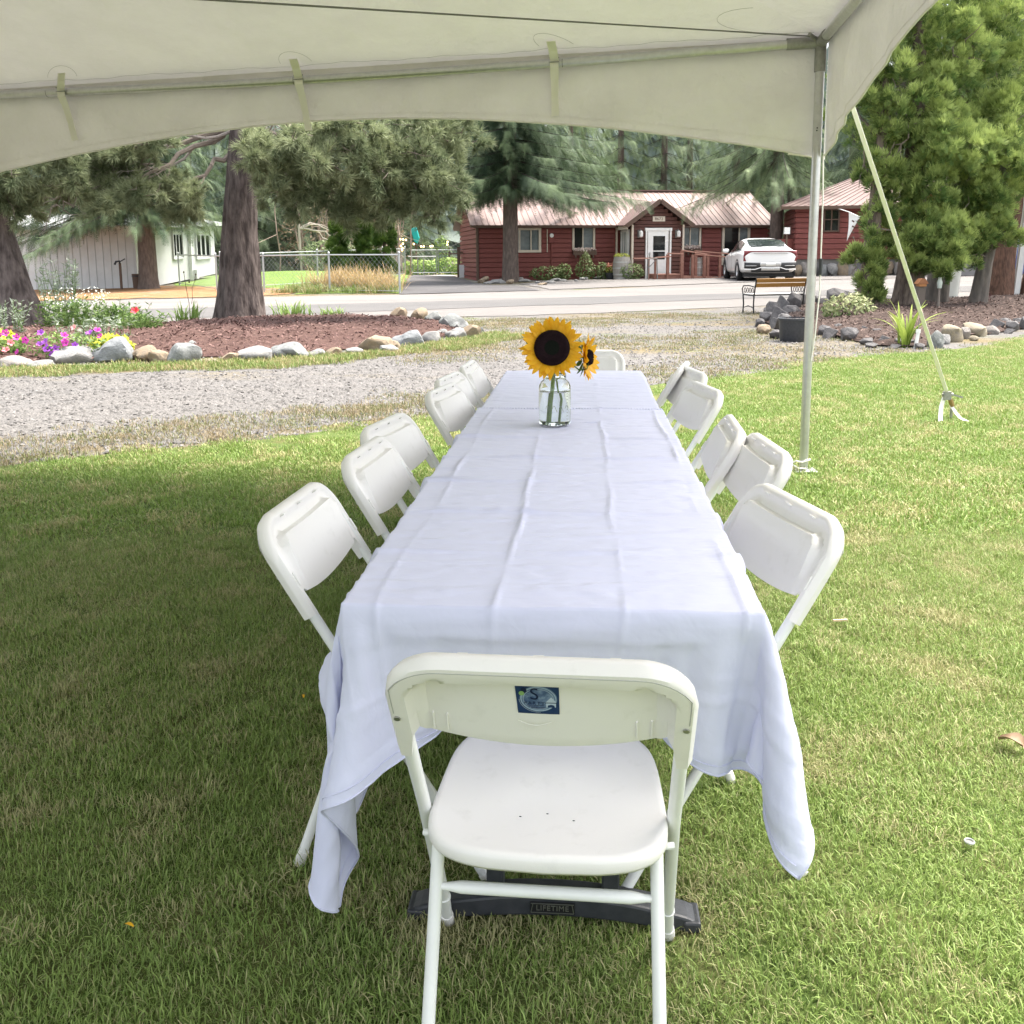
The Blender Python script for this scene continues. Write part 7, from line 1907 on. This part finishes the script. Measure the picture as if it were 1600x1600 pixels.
b.tube(wigg((0, 0, 0), (-.12, 0, 1.05), 6, .02, rw), .006, 4); b.tube(wigg((0, 0, .4), (.12, 0, 1.0), 6, .02, rw), .005, 4)
for p in ((-.12, 0, 1.05), (.12, 0, 1.0), (-.02, 0, .85)): b.lathe([(0, -.03), (.02, 0), (0, .03)], 5, p)
b.build('stalk', m_brush, t, fix=False)
vg = plant('variegated_shrub', 'low cream and green variegated shrub in the cedar bed behind the dark rocks', 6.35, 18.0, .12); leafpart(vg, 'leaves', 1100, (.50, .42, .32), .065, 71, m_var, (0, 0, .22), .5)
cn = plant('strap_leaf_plant', 'lime green strap leaved plant arching over the front rocks of the cedar bed', 5.85, 14.15, 0); blades(cn, 'blades', 26, .82, .030, .06, 73, m_bright, .62, seg=8)
yc = plant('yucca', 'upright spiky green plant near the right edge of the cedar bed', 10.35, 18.9, .25); blades(yc, 'blades', 22, .55, .018, .06, 74, m_lily, .2)
stalky('thin airy shrub with tiny pale leaves in front of the reddish trunk', 11.4, 20.6, 26, 1.5, .3, 8, m_slv, .07, (.25, .25, 0))
bo = plant('sapling', 'dark reddish sapling leaf cluster by the bare grey trunk', 10.6, 21.5, .2); leafpart(bo, 'leaves', 60, (.15, .12, .2), .09, 12, M('red_leaf', (.12, .05, .05), .6), (0, 0, .2))
# house front shrubs
for lab, u, v, ex, sd, n_ in (('upright pointed green shrub under the second house window', 4.25, -.7, (.5, .4, .62), 1, 700), ('small round shrub right of the pointed shrub by the house', 4.95, -.75, (.32, .3, .36), 2, 380), ('low spreading shrub under the electric meter of the house', 2.7, -.75, (.75, .4, .30), 3, 600), ('small spiky shrub beside the low spreading one', 3.35, -.8, (.32, .3, .36), 4, 340), ('low shrub in front of the grey barrel', 5.75, -2.1, (.5, .35, .34), 5, 480)):
    p = HF(u, v); t = plant('house_shrub', lab, p.x, p.y, G(p.x, p.y)); V, F, s = blob_leaves(n_, ex, .09, 200 + sd, .6)
    if sd == 1: V[:, :2] *= np.clip(1.25 - (V[:, 2:3] / ex[2] + 1) * .5, .15, 1)
    link('leaves', npmesh('leaves', V + [0, 0, ex[2] * .9], F, m_shrub, s), t)
p = HF(5.22, -1.1); t = plant('flower_pot', 'dark pot of coral and yellow flowers between the shrubs and barrel', p.x, p.y, G(p.x, p.y)); MB().lathe([(0, 0), (.2, 0), (.26, .26), (0, .24)], 14).build('pot', m_rubber, t, smooth=True)
leafpart(t, 'foliage', 200, (.28, .26, .16), .08, 91, M('lime_foliage', (.28, .30, .06), .6), (0, 0, .36)); leafpart(t, 'flowers', 90, (.22, .2, .16), .08, 92, M('coral_bloom', (.62, .26, .18), .6), (0, 0, .52))
# yard plants behind the gate
for lab, x, y, h_, sd in (('leafy green garden row beyond the patio pad', -5.2, 54.5, .8, 1), ('second clump of garden greens beyond the patio pad', -3.6, 54.8, .9, 2)):
    t = plant('vegetable_bed', lab, x, y, G(x, y)); leafpart(t, 'leaves', 900, (1.3, .6, h_ * .6), .16, 300 + sd, leafmat('garden_green' + str(sd), (.12, .24, .05), (.36, .48, .14)), (0, 0, h_ * .5))
t = plant('tall_weed', 'tall thin green stalk plant in the middle of the yard', -3.9, 53.6, G(-4, 53.6)); leafpart(t, 'leaves', 260, (.45, .3, .9), .12, 305, m_gleaf, (0, 0, 1.3))
# ================================================================== grass (stuff): tufts instanced by one geometry-nodes modifier
def grass_mat(name, g1, g2, dry, dryamt):
    m = bpy.data.materials.new(name); m.use_nodes = True
    nt = m.node_tree; N = nt.nodes; L = nt.links; b = N['Principled BSDF']; b.inputs['Roughness'].default_value = .55; b.inputs['Specular IOR Level'].default_value = .35
    geo = N.new('ShaderNodeNewGeometry')
    def nz(sc, lo, hi, loc):
        mp = N.new('ShaderNodeMapping'); mp.inputs['Location'].default_value = loc; L.new(geo.outputs['Position'], mp.inputs[0])
        n = N.new('ShaderNodeTexNoise'); n.inputs['Scale'].default_value = sc; n.inputs['Detail'].default_value = 3; L.new(mp.outputs[0], n.inputs['Vector'])
        r = N.new('ShaderNodeMapRange'); r.inputs[1].default_value = lo; r.inputs[2].default_value = hi; L.new(n.outputs[0], r.inputs[0]); return r.outputs[0]
    at = N.new('ShaderNodeAttribute'); at.attribute_name = 'shade'
    a2 = N.new('ShaderNodeAttribute'); a2.attribute_name = 'dry'
    mx = N.new('ShaderNodeMix'); mx.data_type = 'RGBA'; mx.inputs[6].default_value = (*g1, 1); mx.inputs[7].default_value = (*g2, 1); L.new(at.outputs['Fac'], mx.inputs[0])
    # whole patches are yellower or drier
    p1 = nz(.9, .40, .66, (0, 0, 0)); p2 = nz(3.2, .50, .72, (5, 3, 0))
    ad = N.new('ShaderNodeMath'); ad.operation = 'MULTIPLY_ADD'; L.new(p2, ad.inputs[0]); ad.inputs[1].default_value = .75; 
    m1 = N.new('ShaderNodeMath'); m1.operation = 'MULTIPLY'; L.new(p1, m1.inputs[0]); m1.inputs[1].default_value = .30; L.new(m1.outputs[0], ad.inputs[2])
    th = N.new('ShaderNodeMath'); th.operation = 'ADD'; L.new(ad.outputs[0], th.inputs[0]); th.inputs[1].default_value = dryamt
    cmp = N.new('ShaderNodeMapRange'); sub = N.new('ShaderNodeMath'); sub.operation = 'SUBTRACT'; L.new(th.outputs[0], sub.inputs[0]); L.new(a2.outputs['Fac'], sub.inputs[1])
    cmp.inputs[1].default_value = -.12; cmp.inputs[2].default_value = .12; L.new(sub.outputs[0], cmp.inputs[0])
    mx2 = N.new('ShaderNodeMix'); mx2.data_type = 'RGBA'; L.new(cmp.outputs[0], mx2.inputs[0]); L.new(mx.outputs[2], mx2.inputs[6]); mx2.inputs[7].default_value = (*dry, 1)
    L.new(mx2.outputs[2], b.inputs['Base Color'])
    t = N.new('ShaderNodeBsdfTranslucent'); L.new(mx2.outputs[2], t.inputs[0]); ms = N.new('ShaderNodeMixShader'); ms.inputs[0].default_value = .25
    L.new(b.outputs[0], ms.inputs[1]); L.new(t.outputs[0], ms.inputs[2]); L.new(ms.outputs[0], N['Material Output'].inputs[0])
    return m
def tile(n, rad, Lm, w, seed):
    r = np.random.default_rng(seed); V = []; F = []; S = []; Dy = []
    for i in range(n):
        q = rad * math.sqrt(r.uniform()); a = r.uniform(0, 6.28); o = np.array([q * math.cos(a), q * math.sin(a), -.004])
        b = r.uniform(0, 6.28); d = np.array([math.cos(b), math.sin(b), 0]); s = np.array([-d[1], d[0], 0]); tw = r.uniform(-.6, .6); s = s * math.cos(tw) + np.array([0, 0, 1]) * math.sin(tw) * .4
        l = Lm * r.uniform(.45, 1.25) ; bend = r.uniform(.15, 1.25); ww = w * r.uniform(.7, 1.25); k = len(V)
        for u, wf_ in ((0, .8), (.5, 1.0), (.82, .7)):
            p = o + d * l * bend * .8 * u ** 1.6 + np.array([0, 0, l * (u - .42 * bend * u * u)]); V += [p - s * ww * wf_, p + s * ww * wf_]
        V.append(o + d * l * bend * .8 + np.array([0, 0, l * (1 - .42 * bend)]))
        F += [(k, k + 1, k + 3), (k, k + 3, k + 2), (k + 2, k + 3, k + 5), (k + 2, k + 5, k + 4), (k + 4, k + 5, k + 6)]
        c = r.uniform(0, 1); S += [c] * 7; Dy += [r.uniform(0, 1)] * 7
    return np.array(V), np.array(F), np.array(S), np.array(Dy)
def stuff_instances(name, label, tiles, pts, rots, scl, m, cat='grass'):
    """one object: its mesh holds the tufts (id 0..k) and loose points; a Geometry Nodes modifier puts tufts on the points"""
    Vs = []; Fs = []; S = []; D = []; ID = []; n0 = 0
    for i, (V, F, s, d) in enumerate(tiles):
        Vs.append(V); Fs.append(F + n0); n0 += len(V); S.append(s); D.append(d); ID.append(np.full(len(V), i))
    K = len(pts); nt_ = len(tiles)
    Vs.append(pts); S.append(np.zeros(K)); D.append(np.zeros(K)); ID.append(100 + np.random.default_rng(1).integers(0, nt_, K))
    V = np.concatenate(Vs); me = npmesh(name, V, np.concatenate(Fs), m)
    def att(nm, ty, val):
        a = me.attributes.new(nm, ty, 'POINT'); a.data.foreach_set('value' if ty != 'FLOAT_VECTOR' else 'vector', np.ascontiguousarray(val, np.float32).ravel() if ty != 'INT' else np.ascontiguousarray(val, np.int32))
    att('shade', 'FLOAT', np.concatenate(S)); att('dry', 'FLOAT', np.concatenate(D)); att('tid', 'INT', np.concatenate(ID))
    att('trot', 'FLOAT_VECTOR', np.concatenate([np.zeros((n0, 3)), rots])); att('tscl', 'FLOAT', np.concatenate([np.ones(n0), scl]))
    o = link(name, me); tag(o, label, cat, kind='stuff')
    ng = bpy.data.node_groups.new(name, 'GeometryNodeTree')
    ng.interface.new_socket('Geometry', in_out='INPUT', socket_type='NodeSocketGeometry'); ng.interface.new_socket('Geometry', in_out='OUTPUT', socket_type='NodeSocketGeometry')
    N = ng.nodes; L = ng.links; gi = N.new('NodeGroupInput'); go = N.new('NodeGroupOutput'); jn = N.new('GeometryNodeJoinGeometry')
    def named(nm, ty):
        a = N.new('GeometryNodeInputNamedAttribute'); a.data_type = ty; a.inputs['Name'].default_value = nm; return a.outputs['Attribute']
    tid = named('tid', 'INT'); rot = named('trot', 'FLOAT_VECTOR'); sc = named('tscl', 'FLOAT')
    def eq(v):
        c = N.new('FunctionNodeCompare'); c.data_type = 'INT'; c.operation = 'EQUAL'; L.new(tid, c.inputs[2]); c.inputs[3].default_value = v; return c.outputs[0]
    def sep(v):
        s = N.new('GeometryNodeSeparateGeometry'); s.domain = 'POINT'; L.new(gi.outputs[0], s.inputs[0]); L.new(eq(v), s.inputs[1]); return s.outputs[0]
    for i in range(nt_):
        mp = N.new('GeometryNodeMeshToPoints'); L.new(sep(100 + i), mp.inputs[0])
        ip = N.new('GeometryNodeInstanceOnPoints'); L.new(mp.outputs[0], ip.inputs['Points']); L.new(sep(i), ip.inputs['Instance'])
        e2 = N.new('FunctionNodeEulerToRotation'); L.new(rot, e2.inputs[0]); L.new(e2.outputs[0], ip.inputs['Rotation']); L.new(sc, ip.inputs['Scale'])
        L.new(ip.outputs[0], jn.inputs[0])
    L.new(jn.outputs[0], go.inputs[0])
    md = o.modifiers.new('tufts', 'NODES'); md.node_group = ng
    return o
def fill(poly, dens, edge=0, seed=0, keep=None):
    r = np.random.default_rng(seed); P = np.array(poly, float); x0, y0 = P.min(0); x1, y1 = P.max(0); n = int((x1 - x0) * (y1 - y0) * dens)
    cs = dens ** -.5; x, y = np.meshgrid(np.arange(x0, x1, cs), np.arange(y0, y1, cs)); x = (x + r.uniform(0, cs, x.shape)).ravel(); y = (y + r.uniform(0, cs, y.shape)).ravel(); k = poly_in(x, y, poly); x, y = x[k], y[k]
    if edge:
        W = wobble(poly, .3, 0); d = np.array([np.min((W[:, 0] - a) ** 2 + (W[:, 1] - b) ** 2) for a, b in zip(x, y)]) ** .5
        k = r.uniform(size=len(x)) < np.clip(.15 + d / edge, 0, 1); x, y = x[k], y[k]
    if keep is not None: k = keep(x, y); x, y = x[k], y[k]
    return x, y, r
gm = grass_mat('lawn_blades', (.13, .205, .04), (.285, .38, .105), (.38, .36, .18), .06)
VIS = lambda x, y: (np.abs(x) < .62 * y + 2.6)
lp_ = [(-7.5, 4.2), (-5.2, 5.2), (-3.46, 6.25), (-2.78, 6.72), (-1.94, 7.1), (-.82, 8.0), (.4, 9.2), (1.67, 10.2), (2.91, 11.2), (4.54, 12.8), (6.07, 13.5), (7.2, 14.4), (8.83, 16.1), (10.5, 17.4), (14, 18.5), (14, .6), (-7.5, .6)]
near = lambda x, y: VIS(x, y) & (y < 4.6)
mid = lambda x, y: VIS(x, y) & (y >= 4.6)
x, y, r = fill(lp_, 48, 0, 1, near); rot = np.stack([r.normal(0, .06, len(x)), r.normal(0, .06, len(x)), r.uniform(0, 6.28, len(x))], 1)
stuff_instances('lawn_grass', 'short mown lawn grass with dry blades round the tables', [tile(1250, .19, .028, .00105, s) for s in (1, 2, 3)], np.stack([x, y, gz(x, y) + .006], 1), rot, r.uniform(.8, 1.2, len(x)), gm)
x, y, r = fill(lp_, 34, .7, 2, mid); rot = np.stack([r.normal(0, .05, len(x)), r.normal(0, .05, len(x)), r.uniform(0, 6.28, len(x))], 1)
gm2 = grass_mat('sunny_lawn_blades', (.12, .20, .034), (.26, .365, .088), (.40, .375, .18), .05)
stuff_instances('lawn_grass', 'mown lawn grass running to the gravel drive and the cedar bed', [tile(460, .24, .034, .0022, s) for s in (4, 5)], np.stack([x, y, gz(x, y) + .006], 1), rot, r.uniform(.8, 1.2, len(x)), gm2)
# taller clumps here and there
x, y, r = fill([(-2.6, 1.2), (2.2, 1.2), (2.6, 4.5), (-3.4, 4.5)], 5, 0, 7); rot = np.stack([r.normal(0, .2, len(x)), r.normal(0, .2, len(x)), r.uniform(0, 6.28, len(x))], 1)
stuff_instances('long_grass_blades', 'longer loose grass blades among the mown lawn', [tile(26, .07, .055, .0012, s) for s in (8, 9)], np.stack([x, y, gz(x, y) + .006], 1), rot, r.uniform(.7, 1.15, len(x)), gm)
# strip of grass along the red bed, and thin patches on the gravel
STRIP = [(-11, 11.0), (-8, 10.9), (-6.0, 11.0), (-4.75, 11.5), (-3.2, 11.65), (-2.5, 12.1), (-1.55, 13.4), (-.4, 14.6), (.3, 16.3), (-.2, 17.3), (-.7, 16.7), (-1.3, 15.2), (-2.0, 13.9), (-3.1, 13.0), (-4.3, 12.5), (-5.6, 12.2), (-7, 11.9), (-11, 12.2)]
x, y, r = fill(STRIP, 22, .35, 3); rot = np.stack([r.normal(0, .06, len(x)), r.normal(0, .06, len(x)), r.uniform(0, 6.28, len(x))], 1)
gm3 = grass_mat('strip_blades', (.095, .16, .028), (.21, .28, .075), (.33, .28, .14), .18)
stuff_instances('verge_grass', 'narrow strip of grass between the gravel and the round stone border', [tile(260, .22, .08, .0032, s) for s in (4, 5)], np.stack([x, y, gz(x, y) + .006], 1), rot, r.uniform(.7, 1.2, len(x)), gm3)
r0 = np.random.default_rng(12); x = r0.uniform(-1.5, 8, 5200); y = r0.uniform(9.5, 22.5, 5200)
den = snoise(np.stack([x * .5, y * 1.3], 1), .23, 31, 3); k = (den > .12 + r0.normal(0, .16, 5200)) & (r0.uniform(size=5200) < .62) & ~poly_in(x, y, BEDR) & ~poly_in(x, y, LAWN) & ~poly_in(x, y, BEDL) & (y < 21.9 + .27 * np.clip(x, -3, 9)); x, y = x[k], y[k]
rot = np.stack([r0.normal(0, .06, len(x)), r0.normal(0, .06, len(x)), r0.uniform(0, 6.28, len(x))], 1)
gm4 = grass_mat('patch_blades', (.10, .135, .04), (.19, .21, .08), (.26, .21, .125), .42)
stuff_instances('patchy_grass', 'thin yellowing grass patches growing through the gravel', [tile(60, .24, .04, .004, s) for s in (4, 5)], np.stack([x, y, gz(x, y) + .004], 1), rot, r0.uniform(.6, 1.2, len(x)), gm4)
r0 = np.random.default_rng(13); x = r0.uniform(-5.5, .8, 1400); y = r0.uniform(5, 9.8, 1400); P_ = np.array(LAWN); d = np.array([np.min((wobble(LAWN[:11], .3, 0)[:, 0] - a) ** 2 + (wobble(LAWN[:11], .3, 0)[:, 1] - b) ** 2) for a, b in zip(x, y)]) ** .5
k = ~poly_in(x, y, LAWN) & (d < .75) & (r0.uniform(size=len(x)) < 1 - d / .8); x, y = x[k], y[k]; rot = np.stack([0 * x, 0 * x, r0.uniform(0, 6.28, len(x))], 1)
stuff_instances('dry_edge_grass', 'dry straw coloured grass fringe where the lawn meets the gravel', [tile(110, .2, .05, .0026, s) for s in (4, 5)], np.stack([x, y, gz(x, y) + .004], 1), rot, r0.uniform(.6, 1.1, len(x)), gm4)
# tall golden grass by the fence
GC = [(-7.0, 31.6), (-5.2, 29.9), (-3.5, 28.9), (-3.4, 29.6), (-4.0, 31.5), (-5.6, 33.5)]
gm5 = grass_mat('tall_golden_blades', (.24, .21, .075), (.38, .33, .145), (.46, .335, .175), .5)
x, y, r = fill(GC, 12, .5, 5); rot = np.stack([r.normal(0, .1, len(x)), r.normal(0, .1, len(x)), r.uniform(0, 6.28, len(x))], 1)
stuff_instances('tall_dry_grass', 'tall golden dry grass standing along the chain link fence', [tile(46, .24, .75, .008, s) for s in (14, 15)], np.stack([x, y, gz(x, y)], 1), rot, r.uniform(.6, 1.25, len(x)), gm5)
x, y, r = fill([(-7.4, 29.4), (-3.3, 28.5), (-3.5, 30), (-7, 32)], 14, .3, 6); rot = np.stack([0 * x, 0 * x, r.uniform(0, 6.28, len(x))], 1)
stuff_instances('tall_green_grass', 'yellow green long grass at the foot of the chain link fence', [tile(50, .24, .3, .008, s) for s in (14, 15)], np.stack([x, y, gz(x, y)], 1), rot, r.uniform(.5, 1.2, len(x)), gm3)
# loose stones on the gravel
r0 = np.random.default_rng(15); x = r0.uniform(-8, 6.5, 60000); y = r0.uniform(5, 21, 60000)
k = ~poly_in(x, y, LAWN) & ~poly_in(x, y, BEDL) & ~poly_in(x, y, BEDR) & ~poly_in(x, y, STRIP) & (np.abs(x) < .58 * y + .5) & (r0.uniform(size=len(x)) < np.clip(14 / y - .45, .12, 1)); x, y = x[k], y[k]
tv = np.array([(1, 0, 0), (-.4, .8, 0), (-.6, -.7, 0), (.1, 0, .75)]) * .017
V, F = scatter(tv, [(0, 1, 3), (1, 2, 3), (2, 0, 3)], frames(nrm(r0.normal(0, .25, (len(x), 3)) + [0, 0, 1]), r0.uniform(0, 6.28, len(x))), np.stack([x, y, gz(x, y) + .006], 1), r0.uniform(.4, 1.5, len(x)) ** 1.5)
tag(link('gravel_stones', npmesh('gravel_stones', V, F, M('gravel_stone', (.075, .071, .068), .9, (.175, .166, .16), attr=True), np.repeat(r0.uniform(0, 1, len(x)) ** 1.4, 4))), 'loose grey gravel stones on the drive', 'gravel', kind='stuff')
# ------------------------------------------------------------------ fine pieces joined into one part
for o in list(COL.objects):
    if o.parent and o.name.split('.')[0] in {'branches', 'dead_branches', 'bare_branch', 'stems', 'white_flowers', 'floret_ring', 'trailing_stems', 'roof_rib', 'small_print', 'ring_lettering', 'panel_joint', 'door_gap', 'scalloped_end', 'lacing_rope', 'leaves', 'undergrowth', 'flowers', 'planting', 'foliage', 'blades', 'soil'}:
        o['kind'] = 'stuff'
